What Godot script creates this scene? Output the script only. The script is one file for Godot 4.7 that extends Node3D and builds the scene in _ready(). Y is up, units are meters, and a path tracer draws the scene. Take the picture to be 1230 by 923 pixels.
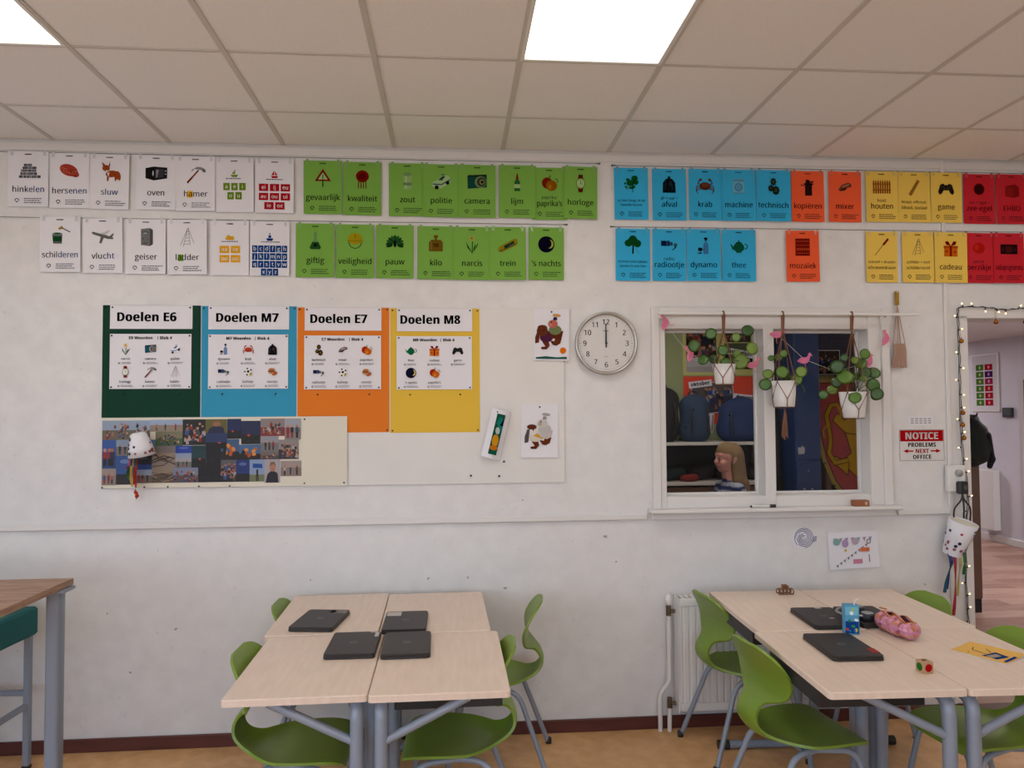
extends Node3D
# A classroom wall with word cards, goal posters, a window to the corridor, school desks and green chairs.

const H := 3.226            # ceiling height
const GZ := 0.4717          # first ceiling grid line from the wall
var names := {}
var mats := {}
var texts := {}
var font_regular: Font
var font_bold: Font
var print_mat: StandardMaterial3D

# ---------------------------------------------------------------- mesh builder
class MB:
	var st := SurfaceTool.new()
	var sg := 10
	func _init():
		st.begin(Mesh.PRIMITIVE_TRIANGLES)
		st.set_color(Color.WHITE)
	func col(c: Color):
		st.set_color(c.srgb_to_linear())
	func flat():
		st.set_smooth_group(-1)
	func smooth():
		sg += 1
		st.set_smooth_group(sg)
	func tri(a: Vector3, b: Vector3, c: Vector3, out: Vector3):
		if (b - a).cross(c - a).dot(out) > 0.0:
			st.add_vertex(a); st.add_vertex(c); st.add_vertex(b)
		else:
			st.add_vertex(a); st.add_vertex(b); st.add_vertex(c)
	func face(p: Array, out: Vector3):
		for i in range(1, p.size() - 1):
			tri(p[0], p[i], p[i + 1], out)
	# quad whose winding is already known (a, b, c, d clockwise seen from outside)
	func quad(a: Vector3, b: Vector3, c: Vector3, d: Vector3):
		st.add_vertex(a); st.add_vertex(b); st.add_vertex(c)
		st.add_vertex(a); st.add_vertex(c); st.add_vertex(d)
	func box(c: Vector3, s: Vector3, bev := 0.0, bs := Basis.IDENTITY):
		flat()
		var h := s * 0.5
		var b: float = min(bev, min(h.x, min(h.y, h.z)) * 0.95)
		var ax := [Vector3.RIGHT, Vector3.UP, Vector3.BACK]
		for i in 3:
			var j := (i + 1) % 3
			var k := (i + 2) % 3
			for sgn in [-1.0, 1.0]:
				var n: Vector3 = ax[i] * sgn
				var u: Vector3 = ax[j] * (h[j] - b)
				var v: Vector3 = ax[k] * (h[k] - b)
				var o: Vector3 = n * h[i]
				face([c + bs * (o - u - v), c + bs * (o + u - v), c + bs * (o + u + v), c + bs * (o - u + v)], bs * n)
		if b <= 0.0:
			return
		for i in 3:
			var j := (i + 1) % 3
			var k := (i + 2) % 3
			for sj in [-1.0, 1.0]:
				for sk in [-1.0, 1.0]:
					var l: Vector3 = ax[i] * (h[i] - b)
					var p1: Vector3 = ax[j] * sj * h[j] + ax[k] * sk * (h[k] - b)
					var p2: Vector3 = ax[j] * sj * (h[j] - b) + ax[k] * sk * h[k]
					face([c + bs * (p1 - l), c + bs * (p1 + l), c + bs * (p2 + l), c + bs * (p2 - l)], bs * (ax[j] * sj + ax[k] * sk))
		for sx in [-1.0, 1.0]:
			for sy in [-1.0, 1.0]:
				for sz in [-1.0, 1.0]:
					face([c + bs * Vector3(sx * h.x, sy * (h.y - b), sz * (h.z - b)), c + bs * Vector3(sx * (h.x - b), sy * h.y, sz * (h.z - b)), c + bs * Vector3(sx * (h.x - b), sy * (h.y - b), sz * h.z)], bs * Vector3(sx, sy, sz))
	func span(a: Vector3, b: Vector3, bev := 0.0):
		box((a + b) * 0.5, (b - a).abs(), bev)
	func tube(path: Array, r, n := 8, caps := true):
		smooth()
		var rings := []
		var t0: Vector3 = (path[1] - path[0]).normalized()
		var u := t0.cross(Vector3.UP)
		if u.length() < 0.1:
			u = t0.cross(Vector3.RIGHT)
		u = u.normalized()
		for i in path.size():
			var t: Vector3
			if i == 0: t = path[1] - path[0]
			elif i == path.size() - 1: t = path[i] - path[i - 1]
			else: t = (path[i + 1] - path[i]).normalized() + (path[i] - path[i - 1]).normalized()
			t = t.normalized()
			u = (u - t * u.dot(t)).normalized()
			var w := t.cross(u)
			var rr: float = r[i] if r is Array else r
			var ring := []
			for k in n:
				var a := TAU * k / n
				ring.append(path[i] + (u * cos(a) + w * sin(a)) * rr)
			rings.append(ring)
		for i in path.size() - 1:
			for k in n:
				var k2 := (k + 1) % n
				var mid: Vector3 = (rings[i][k] + rings[i][k2] + rings[i + 1][k] + rings[i + 1][k2]) * 0.25 - (path[i] + path[i + 1]) * 0.5
				face([rings[i][k], rings[i][k2], rings[i + 1][k2], rings[i + 1][k]], mid)
		if caps:
			flat()
			face(rings[0], path[0] - path[1])
			face(rings[-1], path[-1] - path[-2])
	# profile of (radius, height), spun about +Y of xf
	func lathe(prof: Array, n := 20, xf := Transform3D.IDENTITY, hard := false):
		if hard: flat()
		else: smooth()
		for i in prof.size() - 1:
			var p: Vector2 = prof[i]
			var q: Vector2 = prof[i + 1]
			for k in n:
				var a := TAU * k / n
				var b := TAU * (k + 1) / n
				var pa := xf * Vector3(p.x * cos(a), p.y, p.x * sin(a))
				var pb := xf * Vector3(p.x * cos(b), p.y, p.x * sin(b))
				var qa := xf * Vector3(q.x * cos(a), q.y, q.x * sin(a))
				var qb := xf * Vector3(q.x * cos(b), q.y, q.x * sin(b))
				var d := q - p
				var m := (a + b) * 0.5
				var out := xf.basis * Vector3(d.y * cos(m), -d.x, d.y * sin(m))
				if p.x > 1e-6: tri(pa, pb, qb, out)
				if q.x > 1e-6: tri(pa, qb, qa, out)
	# polygon in xy pushed from z0 to z1
	func prism(poly: Array, z0: float, z1: float, xf := Transform3D.IDENTITY, round_sides := false):
		var pk := PackedVector2Array(poly)
		var ix := Geometry2D.triangulate_polygon(pk)
		flat()
		for i in range(0, ix.size(), 3):
			var a := pk[ix[i]]; var b := pk[ix[i + 1]]; var c := pk[ix[i + 2]]
			tri(xf * Vector3(a.x, a.y, z1), xf * Vector3(b.x, b.y, z1), xf * Vector3(c.x, c.y, z1), xf.basis.z * (z1 - z0))
			tri(xf * Vector3(a.x, a.y, z0), xf * Vector3(b.x, b.y, z0), xf * Vector3(c.x, c.y, z0), -xf.basis.z * (z1 - z0))
		if round_sides: smooth()
		var area := 0.0
		for i in pk.size():
			area += pk[i].cross(pk[(i + 1) % pk.size()])
		var cw := area < 0.0
		for i in pk.size():
			var a := pk[i]; var b := pk[(i + 1) % pk.size()]
			var nn := (b - a).orthogonal() * (1.0 if not cw else -1.0)
			# orthogonal() turns (x, y) into (y, -x): outward for a counter-clockwise outline
			face([xf * Vector3(a.x, a.y, z0), xf * Vector3(b.x, b.y, z0), xf * Vector3(b.x, b.y, z1), xf * Vector3(a.x, a.y, z1)], xf.basis * Vector3(nn.x, nn.y, 0))
	# sheet with thickness from a grid of points; front is on the side of (du x dv)
	func shell(g: Array, th: float):
		var ni := g.size()
		var nj: int = g[0].size()
		var back := []
		for i in ni:
			var row := []
			for j in nj:
				var du: Vector3 = g[min(i + 1, ni - 1)][j] - g[max(i - 1, 0)][j]
				var dv: Vector3 = g[i][min(j + 1, nj - 1)] - g[i][max(j - 1, 0)]
				row.append(g[i][j] - du.cross(dv).normalized() * th)
			back.append(row)
		smooth()
		for i in ni - 1:
			for j in nj - 1:
				var n: Vector3 = g[i][j] - back[i][j]
				face([g[i][j], g[i + 1][j], g[i + 1][j + 1], g[i][j + 1]], n)
		smooth()
		for i in ni - 1:
			for j in nj - 1:
				var n: Vector3 = back[i][j] - g[i][j]
				face([back[i][j], back[i + 1][j], back[i + 1][j + 1], back[i][j + 1]], n)
		smooth()
		for i in ni - 1:
			for e in [[0, 1], [nj - 1, nj - 2]]:
				face([g[i][e[0]], g[i + 1][e[0]], back[i + 1][e[0]], back[i][e[0]]], g[i][e[0]] - g[i][e[1]])
		for j in nj - 1:
			for e in [[0, 1], [ni - 1, ni - 2]]:
				face([g[e[0]][j], g[e[0]][j + 1], back[e[0]][j + 1], back[e[0]][j]], g[e[0]][j] - g[e[1]][j])
	func sphere(c: Vector3, r: Vector3, nu := 12, nv := 8):
		var prof := []
		for i in nv + 1:
			var a := -PI / 2 + PI * i / nv
			prof.append(Vector2(max(cos(a), 0.0), sin(a)))
		prof[0] = Vector2(0, -1); prof[nv] = Vector2(0, 1)
		lathe(prof, nu, Transform3D(Basis.from_scale(r), c))
	func done() -> ArrayMesh:
		st.generate_normals()
		return st.commit()

# ---------------------------------------------------------------- flat print, drawn as coloured shapes on a sheet
class Print:
	var mb := MB.new()
	var root
	var lay := 0
	var z0 := 0.0006
	var tint := Color.WHITE
	var ox := 0.0
	var oy := 0.0
	var sc := 1.0
	func _init(r, tint_ := Color.WHITE):
		root = r
		tint = tint_
		mb.flat()
	func at(x: float, y: float, s: float):
		ox = x; oy = y; sc = s
	func z() -> float:
		return z0 + lay * 0.00005
	func ink(c: Color):
		mb.col(Color(c.r * tint.r, c.g * tint.g, c.b * tint.b))
	func v(p: Vector2) -> Vector3:
		return Vector3(ox + p.x * sc, oy + p.y * sc, z())
	func poly(pts: Array, c: Color):
		ink(c)
		var pk := PackedVector2Array(pts)
		var ix := Geometry2D.triangulate_polygon(pk)
		for i in range(0, ix.size(), 3):
			mb.tri(v(pk[ix[i]]), v(pk[ix[i + 1]]), v(pk[ix[i + 2]]), Vector3.BACK)
		lay += 1
	func f(nums: Array, c: Color):
		var pts := []
		for i in range(0, nums.size(), 2):
			pts.append(Vector2(nums[i], nums[i + 1]))
		poly(pts, c)
	func rect(cx: float, cy: float, w: float, h: float, c: Color, a := 0.0):
		var pts := []
		for q in [[-1, -1], [1, -1], [1, 1], [-1, 1]]:
			pts.append(Vector2(cx, cy) + Vector2(q[0] * w * 0.5, q[1] * h * 0.5).rotated(a))
		poly(pts, c)
	func ell(cx: float, cy: float, rx: float, ry: float, c: Color, a := 0.0, n := 18):
		var pts := []
		for k in n:
			pts.append(Vector2(cx, cy) + Vector2(cos(TAU * k / n) * rx, sin(TAU * k / n) * ry).rotated(a))
		poly(pts, c)
	func ring(cx: float, cy: float, r: float, w: float, c: Color, a0 := 0.0, a1 := TAU, n := 20):
		var pts := []
		for k in n + 1:
			var a := a0 + (a1 - a0) * k / n
			pts.append(Vector2(cx + cos(a) * r, cy + sin(a) * r))
		line(pts, w, c)
	func line(pts: Array, w: float, c: Color):
		ink(c)
		for i in pts.size() - 1:
			var a: Vector2 = pts[i]
			var b: Vector2 = pts[i + 1]
			var d := (b - a).normalized()
			var n := d.orthogonal() * w * 0.5
			var e := d * w * 0.3
			mb.face([v(a - n - e), v(b - n + e), v(b + n + e), v(a + n - e)], Vector3.BACK)
		lay += 1
	func ln(nums: Array, w: float, c: Color):
		var pts := []
		for i in range(0, nums.size(), 2):
			pts.append(Vector2(nums[i], nums[i + 1]))
		line(pts, w, c)
	# text centred at cx with its baseline at cy, h = height of a capital letter; returns the width
	func text(s: String, cx: float, cy: float, h: float, c: Color, bold := false, maxw := 0.0, ang := 0.0) -> float:
		var parts := s.split("|")
		var total := 0.0
		for q in parts:
			total += root.text_width(q, bold) * h
		var kx := 1.0
		if maxw > 0.0 and total > maxw:
			kx = maxw / total
		var x := -total * kx * 0.5
		for i in parts.size():
			var q: String = parts[i]
			if q == "": continue
			ink(Color(0.09, 0.28, 0.52) if i % 2 == 1 else c)
			var tr: PackedVector2Array = root.text_tris(q, bold)
			# thicker strokes: the letters set again a hair's breadth aside
			for sh in ([-0.03, 0.0, 0.03] if bold else [-0.014, 0.014]):
				for k in range(0, tr.size(), 3):
					var t := []
					for m in 3:
						t.append(v(Vector2(cx, cy) + Vector2(x + (tr[k + m].x + sh) * h * kx, tr[k + m].y * h).rotated(ang)))
					mb.tri(t[0], t[1], t[2], Vector3.BACK)
			x += root.text_width(q, bold) * h * kx
		lay += 1
		return total * kx
	# lines of small type too fine to read
	func small(cx: float, cy: float, w: float, n: int, dy: float, th: float, c: Color, seed_ := 1):
		var r := RandomNumberGenerator.new()
		r.seed = seed_
		for i in n:
			var x := cx - w * 0.5
			var end := cx + w * 0.5 * r.randf_range(0.55, 1.0)
			while x < end:
				var l := r.randf_range(0.04, 0.14) * w
				rect(x + l * 0.5, cy - i * dy, l, th, c)
				x += l + w * 0.025

func text_tris(s: String, bold: bool) -> PackedVector2Array:
	var key := s + ("#b" if bold else "#r")
	if texts.has(key):
		return texts[key]
	var tm := TextMesh.new()
	tm.font = font_bold if bold else font_regular
	tm.font_size = 64
	tm.pixel_size = 1.0 / 46.0
	tm.depth = 0.0
	tm.curve_step = 3.0
	tm.horizontal_alignment = HORIZONTAL_ALIGNMENT_LEFT
	tm.vertical_alignment = VERTICAL_ALIGNMENT_BOTTOM
	tm.text = s
	var out := PackedVector2Array()
	if tm.get_surface_count() > 0:
		var arr := tm.surface_get_arrays(0)
		var vs: PackedVector3Array = arr[Mesh.ARRAY_VERTEX]
		var ix = arr[Mesh.ARRAY_INDEX]
		var dn: float = tm.font.get_descent(64) / 46.0
		if ix == null or ix.size() == 0:
			for p in vs: out.append(Vector2(p.x, p.y - dn))
		else:
			for i in ix: out.append(Vector2(vs[i].x, vs[i].y - dn))
	texts[key] = out
	return out

func text_width(s: String, bold: bool) -> float:
	var fnt := font_bold if bold else font_regular
	return fnt.get_string_size(s, HORIZONTAL_ALIGNMENT_LEFT, -1, 64).x / 46.0

# ---------------------------------------------------------------- objects
func numbered(n: String) -> String:
	if not names.has(n):
		names[n] = 0
		return n
	names[n] += 1
	return "%s_%03d" % [n, names[n]]

func tag(o: Node, label: String, category: String, group := "") -> Node:
	o.set_meta("label", label)
	o.set_meta("category", category)
	if group != "":
		o.set_meta("group", group)
	return o

func thing(called: String, label: String, category: String, at := Vector3.ZERO, turn := 0.0, group := "") -> Node3D:
	var o := Node3D.new()
	o.name = numbered(called)
	add_child(o)
	o.position = at
	o.rotation.y = turn
	tag(o, label, category, group)
	return o

func mesh_node(parent: Node, called: String, mesh: Mesh, m: Material) -> MeshInstance3D:
	var o := MeshInstance3D.new()
	o.mesh = mesh
	o.material_override = m
	o.name = called if parent != self else numbered(called)
	parent.add_child(o, true)
	return o

func part(parent: Node, called: String, mb: MB, m: Material) -> MeshInstance3D:
	return mesh_node(parent, called, mb.done(), m)

func struct(called: String, mb: MB, m: Material) -> MeshInstance3D:
	var o := mesh_node(self, called, mb.done(), m)
	o.set_meta("kind", "structure")
	return o

func struct_node(called: String, at := Vector3.ZERO) -> Node3D:
	var o := Node3D.new()
	o.name = numbered(called)
	add_child(o)
	o.position = at
	o.set_meta("kind", "structure")
	return o

func bx(a: Vector3, b: Vector3, bev := 0.0) -> MB:
	var m := MB.new()
	m.span(a, b, bev)
	return m

func mat(key: String, c := Color.WHITE, rough := 0.6, metal := 0.0) -> StandardMaterial3D:
	if mats.has(key):
		return mats[key]
	var m := StandardMaterial3D.new()
	m.albedo_color = c
	m.roughness = rough
	m.metallic = metal
	m.cull_mode = BaseMaterial3D.CULL_DISABLED
	mats[key] = m
	return m

# matt paper or card
func paper(key: String, c: Color) -> StandardMaterial3D:
	var m := mat(key, c, 0.9)
	m.metallic_specular = 0.2
	return m

# colour texture from noise: two layers mixed between colours, used without UVs
func noise_tex(a: Color, b: Color, freq: float, seed_: int, stretch := Vector2(1, 1), size := 256, octaves := 4, spots := Color(0, 0, 0, 0), spot_at := 0.62) -> ImageTexture:
	var n := FastNoiseLite.new()
	n.seed = seed_
	n.frequency = freq
	n.fractal_octaves = octaves
	var n2 := FastNoiseLite.new()
	n2.seed = seed_ + 7
	n2.frequency = freq * 3.1
	var img := Image.create(size, size, true, Image.FORMAT_RGB8)
	for y in size:
		for x in size:
			# blend across the border so that the tile repeats
			var fx := float(x) / size
			var fy := float(y) / size
			var v := 0.0
			v += n.get_noise_2d(x * stretch.x, y * stretch.y) * (1 - fx) * (1 - fy)
			v += n.get_noise_2d((x - size) * stretch.x, y * stretch.y) * fx * (1 - fy)
			v += n.get_noise_2d(x * stretch.x, (y - size) * stretch.y) * (1 - fx) * fy
			v += n.get_noise_2d((x - size) * stretch.x, (y - size) * stretch.y) * fx * fy
			var c := a.lerp(b, clamp(v * 1.3 + 0.5, 0.0, 1.0))
			if spots.a > 0.0:
				var s := n2.get_noise_2d(x * stretch.x, y * stretch.y)
				if s > spot_at:
					c = c.lerp(spots, spots.a)
			img.set_pixel(x, y, c)
	img.generate_mipmaps()
	return ImageTexture.create_from_image(img)

func tex_mat(key: String, tex: Texture2D, scale: Vector3, rough: float, world := true) -> StandardMaterial3D:
	var m := mat(key, Color.WHITE, rough)
	m.albedo_texture = tex
	m.uv1_triplanar = true
	m.uv1_world_triplanar = world
	m.uv1_scale = scale
	return m

func rot_z(a: float) -> Basis:
	return Basis(Vector3.BACK, a)
func rot_y(a: float) -> Basis:
	return Basis(Vector3.UP, a)
func rot_x(a: float) -> Basis:
	return Basis(Vector3.RIGHT, a)

func smooth_path(p: Array, sub := 6) -> Array:
	var out := []
	for i in p.size() - 1:
		var p0: Vector3 = p[max(i - 1, 0)]
		var p1: Vector3 = p[i]
		var p2: Vector3 = p[i + 1]
		var p3: Vector3 = p[min(i + 2, p.size() - 1)]
		for k in sub:
			out.append(p1.cubic_interpolate(p2, p0, p3, float(k) / sub))
	out.append(p[-1])
	return out

# path with its corners rounded by radius r
func bent(p: Array, r: float, n := 5) -> Array:
	var out := [p[0]]
	for i in range(1, p.size() - 1):
		var a: Vector3 = p[i] + (p[i - 1] - p[i]).normalized() * r
		var b: Vector3 = p[i] + (p[i + 1] - p[i]).normalized() * r
		for k in n + 1:
			var t := float(k) / n
			out.append(a.lerp(p[i], t).lerp(p[i].lerp(b, t), t))
	out.append(p[-1])
	return out

# ================================================================ scene
func _ready():
	# camera
	var cam := Camera3D.new()
	cam.name = "camera"
	cam.fov = 54.87
	cam.near = 0.05
	cam.position = Vector3(-0.283, 1.772, 4.093)
	cam.rotation_degrees = Vector3(1.964, -4.584, -0.372)
	add_child(cam)
	cam.current = true
	# sky, seen only through the classroom windows behind the camera
	var we := WorldEnvironment.new()
	we.name = "world_environment"
	var env := Environment.new()
	env.background_mode = Environment.BG_SKY
	var sky := Sky.new()
	var sm := ProceduralSkyMaterial.new()
	sm.sky_top_color = Color(0.60, 0.68, 0.78)
	sm.sky_horizon_color = Color(0.78, 0.81, 0.86)
	sm.ground_bottom_color = Color(0.62, 0.62, 0.63)
	sm.ground_horizon_color = Color(0.72, 0.72, 0.73)
	sm.sun_angle_max = 0.0
	sky.sky_material = sm
	env.sky = sky
	env.background_energy_multiplier = SKY_ENERGY
	env.ambient_light_source = Environment.AMBIENT_SOURCE_DISABLED
	env.tonemap_mode = Environment.TONE_MAPPER_LINEAR
	env.tonemap_exposure = EXPOSURE
	env.sdfgi_enabled = true
	env.ssao_enabled = true
	env.ssil_enabled = true
	we.environment = env
	add_child(we)
	fonts()
	for r in 3:
		for c in 3:
			ceiling_panel(Vector3(-2.1 + 2.4 * c, H, GZ + 0.9 + 2.4 * r), r, c)
	build_room()
	build_corridor()
	build_window()
	build_door()
	build_radiator()
	build_furniture()
	build_tabletop_things()
	build_cards()
	build_board()
	build_wall_things()
	build_plants()
	build_lights_string()
	build_corridor_things()
	build_person()

const EXPOSURE := 0.84
const SKY_ENERGY := 9.5
const PANEL_ENERGY := 0.9

func fonts():
	var a := SystemFont.new()
	a.font_names = PackedStringArray(["Droid Sans"])
	font_regular = a
	var b := SystemFont.new()
	b.font_names = PackedStringArray(["Droid Sans"])
	b.font_weight = 700
	font_bold = b
	print_mat = paper("print", Color.WHITE)
	print_mat.vertex_color_use_as_albedo = true

func ceiling_panel(p: Vector3, r: int, c: int):
	var where := ["nearest the card wall", "in the middle of the room", "at the back of the room"]
	var col := ["in the left row", "in the middle row", "in the right row"]
	var t := thing("ceiling_light", "square glowing flat ceiling light panel, %s, %s" % [where[r], col[c]], "ceiling light", p, 0.0, "ceiling light panels")
	var f := MB.new()
	for s in [-1.0, 1.0]:
		f.span(Vector3(-0.298, -0.006, s * 0.298), Vector3(0.298, 0.03, s * 0.282), 0.001)
		f.span(Vector3(s * 0.298, -0.006, -0.282), Vector3(s * 0.282, 0.03, 0.282), 0.001)
	part(t, "frame", f, mat("white_metal", Color(0.86, 0.86, 0.85), 0.4))
	var d := bx(Vector3(-0.282, 0.0, -0.282), Vector3(0.282, 0.02, 0.282))
	var m := mat("panel_glow", Color(0.9, 0.9, 0.9), 0.5)
	m.emission_enabled = true
	m.emission = Color(1.0, 0.985, 0.96)
	m.emission_energy_multiplier = 3.0
	part(t, "diffuser", d, m)
	var l := AreaLight3D.new()
	l.name = "panel_light"
	l.area_size = Vector2(0.56, 0.56)
	l.light_color = Color(1.0, 0.97, 0.945)
	l.light_energy = PANEL_ENERGY
	l.area_range = 14.0
	l.area_attenuation = 2.0
	l.shadow_enabled = true
	l.rotation_degrees = Vector3(-90, 0, 0)
	l.position = Vector3(0, -0.012, 0)
	t.add_child(l)

# ---------------------------------------------------------------- the room
func build_room():
	var wall_tex := noise_tex(Color(0.82, 0.815, 0.81), Color(0.85, 0.845, 0.84), 0.03, 3, Vector2(1, 1), 512, 5, Color(0.70, 0.68, 0.66, 0.35), 0.60)
	var wm := tex_mat("wall_paint", wall_tex, Vector3(0.45, 0.45, 0.45), 0.55)
	var w := MB.new()
	w.span(Vector3(-4.5, -0.05, -0.14), Vector3(0.87, H + 0.16, 0))
	w.span(Vector3(0.87, -0.05, -0.14), Vector3(2.19, 1.21, 0))
	w.span(Vector3(0.87, 2.315, -0.14), Vector3(2.19, H + 0.16, 0))
	w.span(Vector3(2.19, -0.05, -0.14), Vector3(2.70, H + 0.16, 0))
	w.span(Vector3(2.70, 2.292, -0.14), Vector3(3.62, H + 0.16, 0))
	w.span(Vector3(3.62, -0.05, -0.14), Vector3(6.95, H + 0.16, 0))
	var wall := struct("wall_back", w, wm)
	# small dark scuffs on the paint
	for q in [[-0.42, 0.853, 0.009], [-0.205, 0.853, 0.008], [0.0, 0.79, 0.011], [0.56, 1.06, 0.013], [-1.05, 0.86, 0.006], [0.10, 1.27, 0.006], [-1.75, 0.62, 0.010], [-1.98, 0.40, 0.008], [-2.10, 0.71, 0.006], [0.62, 0.92, 0.007], [2.42, 0.75, 0.007]]:
		var sc := Print.new(self)
		sc.ell(0, 0, q[2], q[2] * 0.55, Color(0.62, 0.59, 0.57), q[0] * 5.0, 9)
		sc.ell(q[2] * 0.6, q[2] * 0.4, q[2] * 0.5, q[2] * 0.3, Color(0.68, 0.66, 0.64), q[0] * 9.0, 7)
		part(wall, "scuff_mark", sc.mb, print_mat).position = Vector3(q[0], q[1], 0.0)
	struct("wall_right", bx(Vector3(4.2, -0.05, 0), Vector3(4.32, H + 0.16, 7.3)), wm)
	# outer walls behind and left of the camera, each with a band of windows
	var f := MB.new()
	f.span(Vector3(-4.38, -0.05, 7.2), Vector3(4.2, 0.95, 7.34))
	f.span(Vector3(-4.38, 2.75, 7.2), Vector3(4.2, H + 0.16, 7.34))
	for q in [[-4.38, -4.06], [-1.75, -1.43], [1.25, 4.2]]:
		f.span(Vector3(q[0], 0.95, 7.2), Vector3(q[1], 2.75, 7.34))
	struct("wall_front", f, wm)
	var g := MB.new()
	g.span(Vector3(-4.52, -0.05, 0), Vector3(-4.38, 0.95, 7.34))
	g.span(Vector3(-4.52, 2.75, 0), Vector3(-4.38, H + 0.16, 7.34))
	for q in [[0.0, 2.0], [4.25, 4.55], [6.85, 7.34]]:
		g.span(Vector3(-4.52, 0.95, q[0]), Vector3(-4.38, 2.75, q[1]))
	struct("wall_left", g, wm)
	var wn := 2
	for q in [[-4.06, -1.75, false], [-1.43, 1.25, false], [2.0, 4.25, true], [4.55, 6.85, true]]:
		var mid: float = (q[0] + q[1]) * 0.5
		var n := struct_node("window_%d" % wn, Vector3(mid, 0.95, 7.27) if not q[2] else Vector3(-4.45, 0.95, mid))
		if q[2]: n.rotation.y = PI / 2
		wn += 1
		var hw: float = (q[1] - q[0]) * 0.5
		var fr := MB.new()
		fr.span(Vector3(-hw, 0, -0.05), Vector3(hw, 0.07, 0.05), 0.004)
		fr.span(Vector3(-hw, 1.73, -0.05), Vector3(hw, 1.8, 0.05), 0.004)
		for x in [-hw, -0.035, hw - 0.07]:
			fr.span(Vector3(x, 0.07, -0.05), Vector3(x + 0.07, 1.73, 0.05), 0.004)
		part(n, "window_frame", fr, mat("white_paint", Color(0.83, 0.82, 0.81), 0.4))
		for s in [-1, 1]:
			part(n, "pane", bx(Vector3(min(s * 0.035, s * (hw - 0.07)), 0.07, -0.004), Vector3(max(s * 0.035, s * (hw - 0.07)), 1.73, 0.004)), glass())
	# floor: orange-beige marbled linoleum
	var lino := noise_tex(Color(0.80, 0.61, 0.41), Color(0.87, 0.69, 0.49), 0.022, 11, Vector2(1, 1), 512, 5)
	var lm := tex_mat("linoleum", lino, Vector3(0.8, 0.8, 0.8), 0.38)
	struct("floor", bx(Vector3(-4.38, -0.05, 0), Vector3(4.2, 0, 7.2)), lm)
	# ceiling: slab, hung grid and tiles
	var cn := struct_node("ceiling")
	part(cn, "slab", bx(Vector3(-4.5, H + 0.16, -0.14), Vector3(4.32, H + 0.26, 7.34)), mat("plenum", Color(0.25, 0.24, 0.23), 0.9))
	var tile_tex := noise_tex(Color(0.885, 0.88, 0.875), Color(0.91, 0.905, 0.90), 0.25, 21, Vector2(1, 1), 256, 3, Color(0.76, 0.73, 0.70, 0.5), 0.5)
	var tm := tex_mat("ceiling_tile", tile_tex, Vector3(2, 2, 2), 0.85)
	var barm := mat("grid_bar", Color(0.76, 0.74, 0.72), 0.5)
	var zs := [0.012]
	for k in 12:
		if GZ + 0.6 * k < 7.19: zs.append(GZ + 0.6 * k)
	zs.append(7.19)
	var xs := [-4.37]
	for k in range(-4, 11):
		var x := -1.8 + 0.6 * k
		if x > -4.3 and x < 4.1: xs.append(x)
	xs.append(4.19)
	for i in xs.size() - 1:
		for j in zs.size() - 1:
			var lamp := false
			for c in 3:
				for r in 3:
					if abs((xs[i] + xs[i + 1]) * 0.5 - (-2.1 + 2.4 * c)) < 0.1 and abs((zs[j] + zs[j + 1]) * 0.5 - (GZ + 0.9 + 2.4 * r)) < 0.1:
						lamp = true
			if lamp: continue
			part(cn, "tile", bx(Vector3(xs[i] + 0.002, H, zs[j] + 0.002), Vector3(xs[i + 1] - 0.002, H + 0.016, zs[j + 1] - 0.002)), tm)
	for i in range(1, xs.size() - 1):
		part(cn, "grid_bar", bx(Vector3(xs[i] - 0.012, H - 0.004, 0.014), Vector3(xs[i] + 0.012, H, 7.19), 0.001), barm)
	for j in range(1, zs.size() - 1):
		for i in xs.size() - 1:
			part(cn, "grid_bar", bx(Vector3(xs[i] + 0.012, H - 0.004, zs[j] - 0.009), Vector3(xs[i + 1] - 0.012, H, zs[j] + 0.009), 0.001), barm)
	# skirting, dado rail, batten
	var bt := noise_tex(Color(0.30, 0.13, 0.105), Color(0.36, 0.165, 0.14), 0.05, 31, Vector2(0.3, 2.0), 128, 3)
	var bm := tex_mat("skirting", bt, Vector3(1.5, 1.5, 1.5), 0.45)
	var sk := MB.new()
	sk.span(Vector3(-4.38, 0, 0), Vector3(2.64, 0.068, 0.016), 0.003)
	struct("baseboard_back", sk, bm)
	struct("baseboard_left", bx(Vector3(-4.38, 0, 0.02), Vector3(-4.364, 0.068, 7.2), 0.003), bm)
	struct("baseboard_right", bx(Vector3(4.184, 0, 0.0), Vector3(4.2, 0.068, 7.2), 0.003), bm)
	var rail := MB.new()
	rail.span(Vector3(-4.38, 1.150, 0), Vector3(0.80, 1.186, 0.018), 0.006)
	rail.span(Vector3(2.26, 1.150, 0), Vector3(2.575, 1.186, 0.018), 0.006)
	struct("trim_1", rail, mat("white_paint"))
	struct("trim_2", bx(Vector3(2.575, 0.068, 0), Vector3(2.60, H - 0.004, 0.012), 0.004), mat("white_paint"))
	struct("trim_3", bx(Vector3(-4.38, H - 0.058, 0), Vector3(4.2, H - 0.012, 0.006), 0.002), mat("white_paint"))

func glass() -> StandardMaterial3D:
	var g := mat("glass", Color(0.20, 0.24, 0.23, 0.02), 0.01)
	g.transparency = BaseMaterial3D.TRANSPARENCY_ALPHA
	g.metallic_specular = 0.2
	return g

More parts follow.
